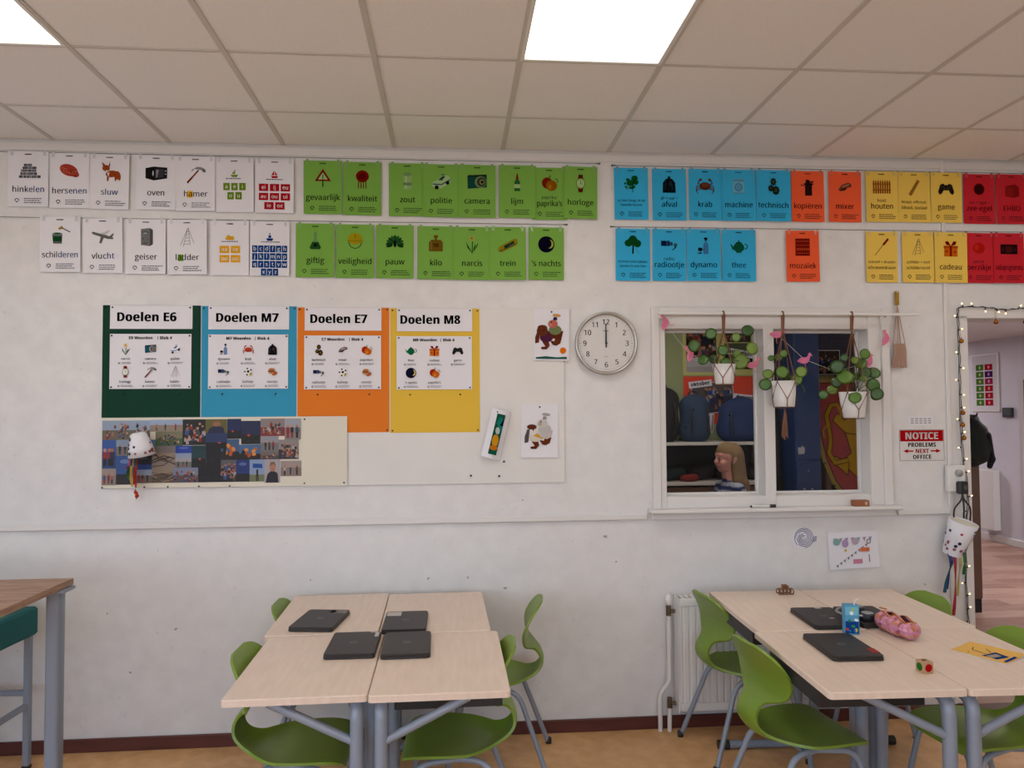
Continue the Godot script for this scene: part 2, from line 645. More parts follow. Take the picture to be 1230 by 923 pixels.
# ---------------------------------------------------------------- the corridor behind the wall
func build_corridor():
	var green := mat("corridor_green", Color(0.56, 0.60, 0.42), 0.6)
	var pale := tex_mat("corridor_paint", noise_tex(Color(0.79, 0.785, 0.82), Color(0.82, 0.815, 0.85), 0.02, 41, Vector2(1, 1), 128, 3), Vector3(0.5, 0.5, 0.5), 0.5)
	struct("wall_corridor", bx(Vector3(-1.0, -0.05, -2.14), Vector3(4.0, 2.75, -2.0)), green)
	struct("wall_corridor_end", bx(Vector3(-1.14, -0.05, -2.14), Vector3(-1.0, 2.75, -0.14)), pale)
	struct("wall_hall_side", bx(Vector3(6.795, -0.05, -9.0), Vector3(6.95, 2.75, 0.0)), pale)
	struct("wall_hall_far", bx(Vector3(2.0, -0.05, -9.14), Vector3(6.95, 2.75, -9.0)), pale)
	struct("wall_hall_near", bx(Vector3(1.86, -0.05, -9.0), Vector3(2.0, 2.75, -2.14)), pale)
	struct("ceiling_corridor", bx(Vector3(-1.14, 2.65, -9.14), Vector3(6.95, 2.75, -0.14)), mat("corridor_ceiling", Color(0.82, 0.80, 0.79), 0.8))
	struct("baseboard_hall", bx(Vector3(6.775, 0, -9.0), Vector3(6.795, 0.09, -0.14), 0.004), mat("white_paint"))
	# wood plank floor: planks run along the wall
	var fl := struct_node("floor_corridor")
	part(fl, "subfloor", bx(Vector3(-1.14, -0.06, -9.14), Vector3(6.95, -0.012, 0.0)), mat("subfloor", Color(0.2, 0.15, 0.12), 0.9))
	part(fl, "threshold", bx(Vector3(2.70, -0.012, -0.14), Vector3(3.62, 0.004, 0.0), 0.003), mat("threshold", Color(0.35, 0.24, 0.17), 0.5))
	var pm := []
	for k in 4:
		var a: Color = [Color(0.56, 0.41, 0.345), Color(0.60, 0.45, 0.385), Color(0.52, 0.375, 0.31), Color(0.63, 0.49, 0.42)][k]
		pm.append(tex_mat("plank_%d" % k, noise_tex(a, a.lightened(0.14), 0.02, 50 + k, Vector2(0.5, 4.0), 256, 4), Vector3(0.9, 0.9, 0.9), 0.42))
	var rng := RandomNumberGenerator.new()
	rng.seed = 5
	var row := 0
	var z := -0.14
	while z > -8.9:
		var x := 1.9 - rng.randf() * 1.2
		if z > -2.0: x = -1.0 - rng.randf() * 0.8
		while x < 6.79:
			var x0: float = max(x, -1.0 if z > -2.0 else 2.0)
			var x1: float = min(x + 1.28, 6.79)
			if x1 - x0 > 0.03:
				part(fl, "plank", bx(Vector3(x0 + 0.001, -0.012, z - 0.186), Vector3(x1 - 0.001, 0, z - 0.002), 0.0015), pm[rng.randi() % 4])
			x += 1.28
		z -= 0.188
		row += 1
	# end panel of the cloakroom partition
	struct("wall_partition", bx(Vector3(4.0, 0.0, -2.14), Vector3(4.15, 1.69, -2.0)), green)
	struct("trim_4", bx(Vector3(4.15, 0.12, -2.14), Vector3(4.25, 1.70, -1.98), 0.003), mat("partition_wood", Color(0.42, 0.31, 0.25), 0.5))
	struct("trim_5", bx(Vector3(4.155, 0.0, -2.13), Vector3(4.245, 0.12, -1.99)), mat("plinth_black", Color(0.03, 0.03, 0.032), 0.5))
	for d in [["cool ceiling lamp over the hall beyond the doorway", Vector3(5.9, 2.65, -2.2), 8.0, Color(1.0, 0.97, 0.98)], ["cool ceiling lamp deeper in the hall beyond the doorway", Vector3(5.6, 2.65, -7.0), 7.5, Color(1.0, 0.97, 0.98)], ["ceiling lamp over the corridor behind the window", Vector3(1.4, 2.65, -0.95), 0.85, Color(1.0, 0.95, 0.9)]]:
		var t := thing("corridor_lamp", d[0], "ceiling light", d[1])
		part(t, "frame", bx(Vector3(-0.31, -0.02, -0.31), Vector3(0.31, -0.001, 0.31), 0.004), mat("white_metal"))
		var g := mat("hall_glow", Color(0.9, 0.9, 0.9), 0.5)
		g.emission_enabled = true
		g.emission = Color(0.95, 0.97, 1.0)
		g.emission_energy_multiplier = 2.0
		part(t, "diffuser", bx(Vector3(-0.28, -0.03, -0.28), Vector3(0.28, -0.02, 0.28)), g)
		var l := AreaLight3D.new()
		l.name = "lamp_light"
		l.area_size = Vector2(0.55, 0.55)
		l.light_color = d[3]
		l.light_energy = d[2]
		l.area_range = 12.0
		l.shadow_enabled = true
		l.rotation_degrees = Vector3(-90, 0, 0)
		l.position = Vector3(0, -0.04, 0)
		t.add_child(l)

# ---------------------------------------------------------------- inner window and door frame
func build_window():
	var n := struct_node("window_1", Vector3(0, 0, 0))
	var wp := mat("white_paint")
	var cas := MB.new()      # casing on the wall face
	cas.span(Vector3(0.832, 1.21, 0), Vector3(0.878, 2.345, 0.024), 0.004)
	cas.span(Vector3(2.182, 1.21, 0), Vector3(2.232, 2.345, 0.024), 0.004)
	cas.span(Vector3(0.878, 2.296, 0), Vector3(2.182, 2.345, 0.024), 0.004)
	part(n, "casing", cas, wp)
	var fr := MB.new()       # frame inside the opening
	fr.span(Vector3(0.87, 1.21, -0.14), Vector3(0.912, 2.315, 0.01), 0.003)
	fr.span(Vector3(2.108, 1.21, -0.14), Vector3(2.19, 2.315, 0.01), 0.003)
	fr.span(Vector3(1.484, 1.21, -0.14), Vector3(1.546, 2.315, 0.01), 0.003)
	fr.span(Vector3(0.912, 2.222, -0.14), Vector3(2.108, 2.315, 0.008), 0.003)
	fr.span(Vector3(0.912, 1.21, -0.14), Vector3(2.108, 1.272, 0.008), 0.003)
	part(n, "window_frame", fr, wp)
	for p in [[0.912, 1.484], [1.546, 2.108]]:
		var s := MB.new()    # glazing beads
		s.span(Vector3(p[0], 1.272, -0.115), Vector3(p[0] + 0.014, 2.222, -0.085), 0.003)
		s.span(Vector3(p[1] - 0.014, 1.272, -0.115), Vector3(p[1], 2.222, -0.085), 0.003)
		s.span(Vector3(p[0] + 0.014, 1.272, -0.115), Vector3(p[1] - 0.014, 1.286, -0.085), 0.003)
		s.span(Vector3(p[0] + 0.014, 2.208, -0.115), Vector3(p[1] - 0.014, 2.222, -0.085), 0.003)
		part(n, "glazing_bead", s, wp)
		part(n, "pane", bx(Vector3(p[0] + 0.005, 1.277, -0.103), Vector3(p[1] - 0.005, 2.217, -0.097)), glass())
	var sill := MB.new()
	sill.span(Vector3(0.80, 1.19, 0), Vector3(2.262, 1.212, 0.085), 0.006)
	sill.span(Vector3(0.82, 1.150, 0), Vector3(2.242, 1.19, 0.03), 0.004)
	part(n, "window_sill", sill, wp)

func build_door():
	var n := struct_node("door_1", Vector3(0, 0, 0))
	var wp := mat("white_paint")
	var f := MB.new()
	f.span(Vector3(2.66, 0, -0.15), Vector3(2.708, 2.30, 0.022), 0.004)
	f.span(Vector3(3.612, 0, -0.15), Vector3(3.66, 2.30, 0.022), 0.004)
	f.span(Vector3(2.66, 2.285, -0.15), Vector3(3.66, 2.352, 0.022), 0.004)
	part(n, "door_frame", f, wp)

func build_radiator():
	var t := thing("radiator", "white ribbed panel radiator on the wall behind the right desks", "radiator", Vector3(0.94, 0.0, 0.0))
	var wm := mat("radiator_white", Color(0.84, 0.83, 0.82), 0.35)
	var L := 0.92
	var pts := []
	var k := 0
	var x := 0.012
	pts.append(Vector2(0.0, 0.0)); 
	while x + 0.038 <= L - 0.005:
		pts.append(Vector2(x, 0.008)); pts.append(Vector2(x + 0.006, 0.0)); pts.append(Vector2(x + 0.011, 0.0)); pts.append(Vector2(x + 0.017, 0.008))
		x += 0.038
	pts.append(Vector2(L - 0.003, 0.008)); pts.append(Vector2(L, 0.0))
	pts.append(Vector2(L, -0.008)); pts.append(Vector2(0, -0.008))
	var ridges := MB.new()
	# profile (x, z) drawn up from 0.18 to 0.69
	ridges.prism(pts, 0.175, 0.690, Transform3D(Basis(Vector3.RIGHT, Vector3.BACK, Vector3.UP), Vector3(0, 0, 0.105)))
	part(t, "front_panel", ridges, wm)
	part(t, "edge_band", bx(Vector3(0, 0.690, 0.095), Vector3(L, 0.735, 0.113), 0.005), wm)
	part(t, "edge_band", bx(Vector3(0, 0.125, 0.095), Vector3(L, 0.175, 0.113), 0.005), wm)
	part(t, "side_cover", bx(Vector3(-0.008, 0.12, 0.04), Vector3(0.0, 0.742, 0.116), 0.002), wm)
	part(t, "side_cover", bx(Vector3(L, 0.12, 0.04), Vector3(L + 0.008, 0.742, 0.116), 0.002), wm)
	part(t, "back_panel", bx(Vector3(0, 0.13, 0.04), Vector3(L, 0.735, 0.055), 0.004), wm)
	var gr := MB.new()
	for i in 30:
		gr.span(Vector3(0.012 + i * 0.030, 0.735, 0.045), Vector3(0.030 + i * 0.030, 0.741, 0.110))
	part(t, "top_grille", gr, wm)
	for xx in [0.12, 0.8]:
		part(t, "bracket", bx(Vector3(xx, 0.2, 0.001), Vector3(xx + 0.03, 0.7, 0.04)), wm)
	var brass := mat("valve_metal", Color(0.42, 0.36, 0.28), 0.35, 0.8)
	for q in [[0.655, "upper"], [0.155, "lower"]]:
		var v := MB.new()
		v.tube([Vector3(-0.042, q[0] - 0.025, 0.055), Vector3(-0.042, q[0] + 0.03, 0.055)], 0.014, 10)
		v.tube([Vector3(-0.042, q[0], 0.055), Vector3(0.004, q[0], 0.06)], 0.010, 10)
		part(t, "valve", v, brass)
	var kn := MB.new()
	kn.lathe([Vector2(0.0, 0), Vector2(0.017, 0), Vector2(0.019, 0.02), Vector2(0.016, 0.05), Vector2(0.008, 0.06), Vector2(0, 0.06)], 12, Transform3D(Basis.IDENTITY, Vector3(-0.042, 0.69, 0.055)))
	part(t, "valve_knob", kn, wm)
	var pp := MB.new()
	pp.tube(bent([Vector3(-0.092, 0, 0.04), Vector3(-0.092, 0.20, 0.04), Vector3(-0.042, 0.27, 0.055), Vector3(-0.042, 0.63, 0.055)], 0.03), 0.0125, 10)
	part(t, "pipe", pp, wm)
	var p2 := MB.new()
	p2.tube([Vector3(-0.042, 0, 0.045), Vector3(-0.042, 0.135, 0.055)], 0.0125, 10)
	part(t, "pipe", p2, wm)

# ---------------------------------------------------------------- furniture
func rounded_rect(w: float, h: float, r: float, n := 4) -> Array:
	var out := []
	for q in [[1, 1, 0.0], [-1, 1, PI / 2], [-1, -1, PI], [1, -1, 1.5 * PI]]:
		for k in n + 1:
			var a: float = q[2] + PI / 2 * k / n
			out.append(Vector2(q[0] * (w * 0.5 - r) + cos(a) * r, q[1] * (h * 0.5 - r) + sin(a) * r))
	return out

# slab lying flat: outline in xz, from y0 to y1, with a small chamfer on the top edge
func flat_slab(mb: MB, w: float, d: float, r: float, y0: float, y1: float, ch := 0.003):
	var up := Basis(Vector3.RIGHT, Vector3.BACK, Vector3.DOWN)  # local z runs down
	var a := rounded_rect(w, d, r)
	mb.prism(a, -y0, -(y1 - ch), Transform3D(up, Vector3.ZERO), true)
	var b := rounded_rect(w - 2 * ch, d - 2 * ch, max(r - ch, 0.001))
	mb.flat()
	var top := []
	for p in b: top.append(Vector3(p.x, y1, p.y))
	mb.face(top, Vector3.UP)
	mb.smooth()
	for i in a.size():
		var j := (i + 1) % a.size()
		mb.face([Vector3(a[i].x, y1 - ch, a[i].y), Vector3(a[j].x, y1 - ch, a[j].y), Vector3(b[j].x, y1, b[j].y), Vector3(b[i].x, y1, b[i].y)], Vector3(a[i].x, 0.5, a[i].y))

var frame_grey: StandardMaterial3D
var desk_meshes := {}

func desk(label: String, x: float, z: float, turn: float, user_left: bool, tray: bool):
	var t := thing("school_desk", label, "desk", Vector3(x, 0, z), turn, "school desks pushed together")
	var s := 1.0 if user_left else -1.0          # legs stand on the side away from the pupil
	if not desk_meshes.has("top"):
		var tp := MB.new()
		flat_slab(tp, 0.488, 0.698, 0.014, 0.776, 0.80)
		desk_meshes.top = tp.done()
	mesh_node(t, "desk_top", desk_meshes.top, mats.beech)
	var lx := s * 0.203
	for zz in [-0.30, 0.30]:
		var lg := MB.new()
		lg.tube(bent([Vector3(lx, 0.02, zz), Vector3(lx, 0.752, zz), Vector3(lx, 0.752, zz * 0.4)], 0.06), 0.024, 12)
		part(t, "leg", lg, frame_grey)
		var br := MB.new()
		br.tube([Vector3(lx, 0.62, zz), Vector3(-s * 0.10, 0.768, zz)], 0.0155, 10)
		part(t, "brace", br, frame_grey)
		var ft := MB.new()
		ft.tube([Vector3(lx + s * 0.02, 0.024, zz), Vector3(-s * 0.17, 0.024, zz)], 0.021, 10)
		var fo := part(t, "foot", ft, frame_grey)
		var cp := MB.new()
		cp.tube([Vector3(-s * 0.165, 0.024, zz), Vector3(-s * 0.222, 0.024, zz)], 0.024, 10)
		part(fo, "end_cap", cp, mats.black_plastic)
	var bar := MB.new()
	bar.tube([Vector3(lx, 0.752, -0.15), Vector3(lx, 0.752, 0.15)], 0.024, 10)
	part(t, "top_rail", bar, frame_grey)
	if tray:
		var tr := MB.new()
		var c := -s * 0.03
		tr.span(Vector3(c - 0.19, 0.70, -0.22), Vector3(c + 0.19, 0.704, 0.22))
		tr.span(Vector3(c - 0.194, 0.70, -0.224), Vector3(c - 0.19, 0.775, 0.224), 0.001)
		tr.span(Vector3(c + 0.19, 0.70, -0.224), Vector3(c + 0.194, 0.775, 0.224), 0.001)
		tr.span(Vector3(c - 0.19, 0.70, 0.22), Vector3(c + 0.19, 0.775, 0.224), 0.001)
		tr.span(Vector3(c - 0.19, 0.70, -0.224), Vector3(c + 0.19, 0.775, -0.22), 0.001)
		part(t, "book_tray", tr, mats.black_plastic)

var chair_shell: ArrayMesh
var chair_parts := []

func build_chair_meshes():
	# seat-to-back profile: (z, y, half width, how far the edges curl forward / up)
	var c := [
		[0.207, 0.395, 0.130, 0.0], [0.205, 0.412, 0.160, 0.0], [0.185, 0.426, 0.188, 0.002], [0.12, 0.432, 0.204, 0.004],
		[0.03, 0.428, 0.205, 0.008], [-0.05, 0.422, 0.192, 0.012], [-0.115, 0.419, 0.150, 0.018], [-0.165, 0.425, 0.110, 0.018],
		[-0.210, 0.448, 0.086, 0.014], [-0.238, 0.482, 0.076, 0.010], [-0.245, 0.520, 0.071, 0.008], [-0.232, 0.556, 0.068, 0.004],
		[-0.207, 0.586, 0.074, 0.003], [-0.184, 0.605, 0.112, 0.005], [-0.170, 0.622, 0.158, 0.010], [-0.166, 0.655, 0.185, 0.014],
		[-0.172, 0.690, 0.191, 0.016], [-0.190, 0.730, 0.184, 0.014], [-0.212, 0.768, 0.160, 0.010], [-0.232, 0.796, 0.120, 0.006], [-0.243, 0.811, 0.065, 0.002]]
	var g := []
	var rows := []
	for i in c.size() - 1:
		for k in 3:
			var f := k / 3.0
			var q := []
			for m in 4:
				q.append(cubic_interpolate(c[i][m], c[i + 1][m], c[max(i - 1, 0)][m], c[min(i + 2, c.size() - 1)][m], f))
			rows.append(q)
	rows.append(c[-1])
	for i in rows.size():
		var q = rows[i]
		var a: Array = rows[max(i - 1, 0)]
		var b: Array = rows[min(i + 1, rows.size() - 1)]
		var d := Vector2(b[0] - a[0], b[1] - a[1]).normalized()
		var nrm := Vector3(0, -d.x, d.y)       # towards the sitter
		if nrm.y < 0 and nrm.z < 0: nrm = -nrm
		var row := []
		for j in 15:
			var u := -1.0 + 2.0 * j / 14.0
			var e: float = pow(abs(u), 2.4) * q[3]
			row.append(Vector3(u * q[2], q[1], q[0]) + nrm * e)
		g.append(row)
	var m := MB.new()
	m.shell(g, 0.011)
	chair_shell = m.done()
	# two side frames, each front leg - rail - rear leg, and a cross bar
	chair_parts = []
	for s in [-1.0, 1.0]:
		var fl := MB.new()
		fl.tube(bent([Vector3(s * 0.215, 0.012, 0.225), Vector3(s * 0.165, 0.395, 0.160), Vector3(s * 0.13, 0.402, 0.0)], 0.06), 0.0125, 10)
		chair_parts.append(["leg", fl.done(), "frame"])
		var rl := MB.new()
		rl.tube(bent([Vector3(s * 0.205, 0.012, -0.262), Vector3(s * 0.145, 0.395, -0.120), Vector3(s * 0.13, 0.402, 0.0)], 0.06), 0.0125, 10)
		chair_parts.append(["leg", rl.done(), "frame"])
		for q in [Vector3(s * 0.2165, 0, 0.227), Vector3(s * 0.2065, 0, -0.266)]:
			var ft := MB.new()
			ft.lathe([Vector2(0, 0), Vector2(0.0165, 0), Vector2(0.0165, 0.026), Vector2(0.013, 0.03), Vector2(0, 0.03)], 10, Transform3D(Basis.IDENTITY, q))
			chair_parts.append(["foot_cap", ft.done(), "cap"])
	for zz in [0.06, -0.06]:
		var cb := MB.new()
		cb.tube([Vector3(-0.13, 0.402, zz), Vector3(0.13, 0.402, zz)], 0.010, 8)
		chair_parts.append(["cross_bar", cb.done(), "frame"])
	var pl := MB.new()
	pl.box(Vector3(0, 0.410, 0), Vector3(0.18, 0.010, 0.14), 0.003)
	chair_parts.append(["seat_plate", pl.done(), "cap"])

func chair(label: String, x: float, z: float, deg: float):
	var t := thing("school_chair", label, "chair", Vector3(x, 0, z), deg_to_rad(deg), "green school chairs at the desks")
	mesh_node(t, "seat_shell", chair_shell, mats.chair_green)
	for q in chair_parts:
		mesh_node(t, q[0], q[1], frame_grey if q[2] == "frame" else mats.black_plastic)

func build_furniture():
	frame_grey = mat("frame_grey", Color(0.50, 0.54, 0.60), 0.34)
	frame_grey.metallic_specular = 0.6
	mat("black_plastic", Color(0.12, 0.12, 0.13), 0.45)
	mat("chair_green", Color(0.44, 0.55, 0.17), 0.38)
	tex_mat("beech", noise_tex(Color(0.845, 0.765, 0.695), Color(0.875, 0.80, 0.735), 0.02, 61, Vector2(4.0, 0.5), 256, 4), Vector3(1.6, 1.6, 1.6), 0.42)
	desk("beech school desk with two laptops, front left of the left group", -0.825, 1.152, deg_to_rad(0.6), true, false)
	desk("beech school desk with a black book tray, front right of the left group", -0.333, 1.160, deg_to_rad(0.4), false, true)
	desk("beech school desk against the wall, back left of the left group", -0.862, 0.437, deg_to_rad(1.0), true, false)
	desk("beech school desk against the wall, back right of the left group", -0.369, 0.453, deg_to_rad(1.0), false, true)
	desk("beech school desk with a black book tray, front left of the right group", 1.248, 1.293, deg_to_rad(-2.0), true, true)
	desk("beech school desk with a yellow booklet, front right of the right group", 1.740, 1.310, deg_to_rad(-2.0), false, false)
	desk("beech school desk by the radiator, back left of the right group", 1.295, 0.592, deg_to_rad(-2.0), true, true)
	desk("beech school desk near the doorway, back right of the right group", 1.787, 0.609, deg_to_rad(-2.0), false, false)
	build_chair_meshes()
	chair("green plastic chair at the front left desk of the left group", -0.915, 1.0, 88)
	chair("green plastic chair at the back left desk, against the wall", -0.935, 0.27, 90)
	chair("green plastic chair at the front right desk of the left group", -0.268, 1.0, -92)
	chair("green plastic chair pulled out at the back right desk of the left group", -0.072, 0.30, -97)
	chair("green plastic chair in front of the white radiator", 1.225, 0.29, 97)
	chair("green plastic chair in the foreground at the front left desk of the right group", 1.145, 1.06, 99)
	chair("green plastic chair at the far right desk, nearest the paper cone by the doorway", 1.93, 0.48, -86)
	chair("green plastic chair at the front right desk, cut by the picture edge", 1.92, 1.12, -84)
	# high table and stool at the left edge
	var t := thing("high_table", "high standing table with brown plank top and grey legs at the left edge", "table", Vector3(-2.632, 0, 1.08))
	var oak := tex_mat("oak", noise_tex(Color(0.52, 0.38, 0.29), Color(0.68, 0.54, 0.44), 0.012, 71, Vector2(0.6, 6.0), 512, 5), Vector3(1.1, 1.1, 1.1), 0.45)
	for k in 4:
		var pk := bx(Vector3(-0.70, 1.022, -0.382 + k * 0.191), Vector3(0.70, 1.05, -0.382 + (k + 1) * 0.191 - 0.0008), 0.002)
		part(t, "plank", pk, oak)
	for sx in [-1.0, 1.0]:
		for sz in [-1.0, 1.0]:
			var lg := MB.new()
			lg.prism(rounded_rect(0.06, 0.06, 0.016), 0.0, 1.021, Transform3D(Basis(Vector3.RIGHT, Vector3.BACK, Vector3.UP), Vector3(sx * 0.660, 0, sz * 0.315)), true)
			part(t, "leg", lg, frame_grey)
			var pl := bx(Vector3(sx * 0.660 - 0.055, 1.008, sz * 0.315 - 0.055), Vector3(sx * 0.660 + 0.055, 1.021, sz * 0.315 + 0.055), 0.003)
			part(t, "mounting_plate", pl, frame_grey)
	var ap := MB.new()
	for sz in [-1.0, 1.0]:
		ap.span(Vector3(-0.60, 0.985, sz * 0.315 - 0.015), Vector3(0.60, 1.021, sz * 0.315 + 0.015), 0.002)
	part(t, "top_rail", ap, frame_grey)
	var s := thing("bar_stool", "stool with thick green padded seat and grey frame under the high table", "stool", Vector3(-2.570, 0, 0.32), deg_to_rad(-4))
	part(s, "seat_cushion", bx(Vector3(-0.185, 0.655, -0.20), Vector3(0.185, 0.795, 0.20), 0.012), mat("stool_green", Color(0.035, 0.35, 0.36), 0.8))
	for sx in [-1.0, 1.0]:
		for sz in [-1.0, 1.0]:
			part(s, "leg", bx(Vector3(sx * 0.155 - 0.015, 0.012, sz * 0.165 - 0.015), Vector3(sx * 0.155 + 0.015, 0.655, sz * 0.165 + 0.015), 0.003), frame_grey)
			part(s, "foot_cap", bx(Vector3(sx * 0.155 - 0.017, 0.0, sz * 0.165 - 0.017), Vector3(sx * 0.155 + 0.017, 0.02, sz * 0.165 + 0.017), 0.003), mats.black_plastic)
		part(s, "rung", bx(Vector3(sx * 0.155 - 0.012, 0.30, -0.15), Vector3(sx * 0.155 + 0.012, 0.325, 0.15), 0.002), frame_grey)
	for sz in [-1.0, 1.0]:
		part(s, "rung", bx(Vector3(-0.14, 0.36, sz * 0.165 - 0.012), Vector3(0.14, 0.385, sz * 0.165 + 0.012), 0.002), frame_grey)

# ---------------------------------------------------------------- things on the desks
func laptop(label: String, x: float, z: float, deg: float, w: float, d: float, sticker: Array):
	var t := thing("laptop", label, "laptop", Vector3(x, 0.80, z), deg_to_rad(deg), "closed black laptops on the desks")
	var m := mat("laptop_black", Color(0.13, 0.11, 0.105), 0.45)
	var b := MB.new()
	flat_slab(b, w, d, 0.016, 0.002, 0.0125, 0.002)
	part(t, "base", b, m)
	var l := MB.new()
	flat_slab(l, w - 0.002, d - 0.002, 0.016, 0.0135, 0.021, 0.002)
	var lid := part(t, "lid", l, m)
	var hinge := MB.new()
	hinge.tube([Vector3(-w * 0.38, 0.012, -d * 0.5 + 0.004), Vector3(w * 0.38, 0.012, -d * 0.5 + 0.004)], 0.006, 8)
	part(t, "hinge", hinge, m)
	var ft := MB.new()
	for sx in [-1, 1]:
		for sz in [-1, 1]:
			ft.lathe([Vector2(0, 0), Vector2(0.008, 0), Vector2(0.008, 0.003), Vector2(0, 0.003)], 8, Transform3D(Basis.IDENTITY, Vector3(sx * w * 0.4, 0, sz * d * 0.4)))
	part(t, "rubber_foot", ft, mats.black_plastic)
	# maker's round mark on the lid
	var p := Print.new(self)
	p.z0 = 0.0
	var g := Color(0.62, 0.61, 0.60)
	p.ring(0, 0, 0.0145, 0.0016, g)
	p.ln([-0.009, -0.005, -0.009, 0.005, -0.005, 0.003, -0.005, -0.003, -0.009, -0.005], 0.0014, g)
	p.ln([0.0, 0.005, -0.003, 0.0, 0.0, -0.005], 0.0014, g)
	p.ln([0.003, 0.005, 0.003, -0.005, 0.006, -0.005], 0.0014, g)
	p.ln([0.008, 0.005, 0.008, -0.005, 0.0105, -0.004], 0.0014, g)
	var lo := part(lid, "maker_mark", p.mb, print_mat)
	lo.transform = Transform3D(Basis(Vector3.RIGHT, Vector3.FORWARD, Vector3.UP), Vector3(0, 0.0214, 0))
	for st in sticker:
		var sp := bx(Vector3(st[0] - st[2] * 0.5, 0.021, st[1] - st[3] * 0.5), Vector3(st[0] + st[2] * 0.5, 0.0217, st[1] + st[3] * 0.5))
		var so := part(lid, "sticker", sp, mat("sticker_" + st[5], st[4], 0.5))
		so.set_meta("label", st[5] + " sticker")

func build_tabletop_things():
	var silver := Color(0.42, 0.39, 0.37)
	var white := Color(0.72, 0.70, 0.68)
	laptop("black laptop with a grey and white sticker, alone on the back left desk", -0.892, 0.605, -8, 0.20, 0.295, [[0.055, -0.112, 0.075, 0.055, silver, "grey"], [0.028, -0.112, 0.02, 0.05, white, "white"]])
	laptop("black laptop with a small white sticker at its right rear corner, front left desk", -0.692, 0.981, 0, 0.20, 0.295, [[0.085, -0.10, 0.016, 0.06, white, "white"], [0.07, -0.134, 0.03, 0.01, white, "white"]])
	laptop("black laptop with a large white corner sticker, behind another laptop", -0.500, 0.673, 0, 0.195, 0.295, [[-0.058, -0.10, 0.065, 0.065, white, "white"]])
	laptop("plain black laptop without sticker, rightmost on the left desks", -0.474, 1.0, 1, 0.195, 0.295, [])
	laptop("black laptop with a tiny white sticker, left of the juice carton", 1.400, 0.805, -3.5, 0.20, 0.295, [[0.03, -0.13, 0.03, 0.02, white, "white"], [0.02, 0.04, 0.02, 0.014, white, "white"]])
	laptop("black laptop half hidden behind the juice carton and pencil case", 1.612, 0.805, -2, 0.20, 0.295, [])
	laptop("black laptop with a small red sticker, nearest on the right desks", 1.270, 1.20, -3, 0.20, 0.295, [[0.085, 0.085, 0.03, 0.055, Color(0.55, 0.07, 0.06), "red"]])
	# juice carton
	var j := thing("juice_carton", "small blue juice carton with a white straw, standing on the right desks", "carton", Vector3(1.418, 0.80, 1.005), deg_to_rad(-15))
	j.scale = Vector3.ONE * 1.15
	var body := bx(Vector3(-0.026, 0, -0.019), Vector3(0.026, 0.108, 0.019), 0.002)
	part(j, "body", body, mat("carton_blue", Color(0.30, 0.58, 0.72), 0.4))
	var rng := RandomNumberGenerator.new()
	rng.seed = 9
	for side in 2:
		var p := Print.new(self)
		p.z0 = 0.0
		var w := 0.046 if side == 0 else 0.034
		p.rect(0, 0.088, w, 0.03, Color(0.45, 0.70, 0.78))
		p.rect(0, 0.028, w, 0.044, Color(0.10, 0.25, 0.52))
		for k in 9:
			p.ell(rng.randf_range(-w, w) * 0.38, rng.randf_range(0.01, 0.1), rng.randf_range(0.004, 0.008), rng.randf_range(0.003, 0.007), [Color(0.85, 0.9, 0.9), Color(0.2, 0.5, 0.3), Color(0.7, 0.25, 0.12), Color(0.15, 0.4, 0.65), Color(0.75, 0.75, 0.3)][rng.randi() % 5], rng.randf() * 3.0, 8)
		var o := part(j, "printed_front" if side == 0 else "printed_side", p.mb, print_mat)
		o.transform = Transform3D(Basis.IDENTITY, Vector3(0, 0, 0.0192)) if side == 0 else Transform3D(rot_y(PI / 2), Vector3(0.0262, 0, 0))
	var stw := MB.new()
	stw.tube(bent([Vector3(0.012, 0.10, 0.005), Vector3(0.012, 0.122, 0.005), Vector3(0.03, 0.128, -0.008)], 0.005), 0.0026, 8)
	part(j, "straw", stw, mat("straw_white", Color(0.85, 0.85, 0.83), 0.4))
	# headphones
	var h := thing("headphones", "black headphones with silver ear disc, between juice carton and pencil case", "headphones", Vector3(1.562, 0.8215, 0.885), deg_to_rad(20))
	for q in [[-0.0, 0.0], [0.055, -0.10]]:
		var e := MB.new()
		e.lathe([Vector2(0, 0), Vector2(0.031, 0), Vector2(0.034, 0.006), Vector2(0.034, 0.024), Vector2(0.028, 0.03), Vector2(0, 0.03)], 20, Transform3D(Basis.IDENTITY, Vector3(q[0], 0, q[1])))
		var eo := part(h, "ear_cup", e, mats.black_plastic)
		var dd := MB.new()
		dd.lathe([Vector2(0.025, 0.03), Vector2(0.025, 0.032), Vector2(0, 0.033)], 20, Transform3D(Basis.IDENTITY, Vector3(q[0], 0, q[1])))
		part(eo, "silver_disc", dd, mat("silver", Color(0.62, 0.63, 0.65), 0.3, 0.6))
	var band := MB.new()
	band.tube(smooth_path([Vector3(-0.03, 0.02, 0.0), Vector3(-0.085, 0.02, -0.03), Vector3(-0.075, 0.02, -0.10), Vector3(-0.02, 0.02, -0.135), Vector3(0.045, 0.02, -0.13)], 5), 0.006, 8)
	part(h, "headband", band, mats.silver)
	# pencil case: soft pouch, unzipped
	var pc := thing("pencil_case", "pink and orange patterned pencil case lying open on the right desks", "pencil case", Vector3(1.600, 0.80, 1.045), deg_to_rad(-84))
	pouch(pc)
	# dice cube
	var dc := thing("wooden_cube", "small wooden cube with a green and a red dot on its sides", "cube", Vector3(1.437, 0.80, 1.475), deg_to_rad(6))
	part(dc, "block", bx(Vector3(-0.021, 0, -0.021), Vector3(0.021, 0.042, 0.021), 0.002), mat("pale_wood", Color(0.68, 0.54, 0.40), 0.5))
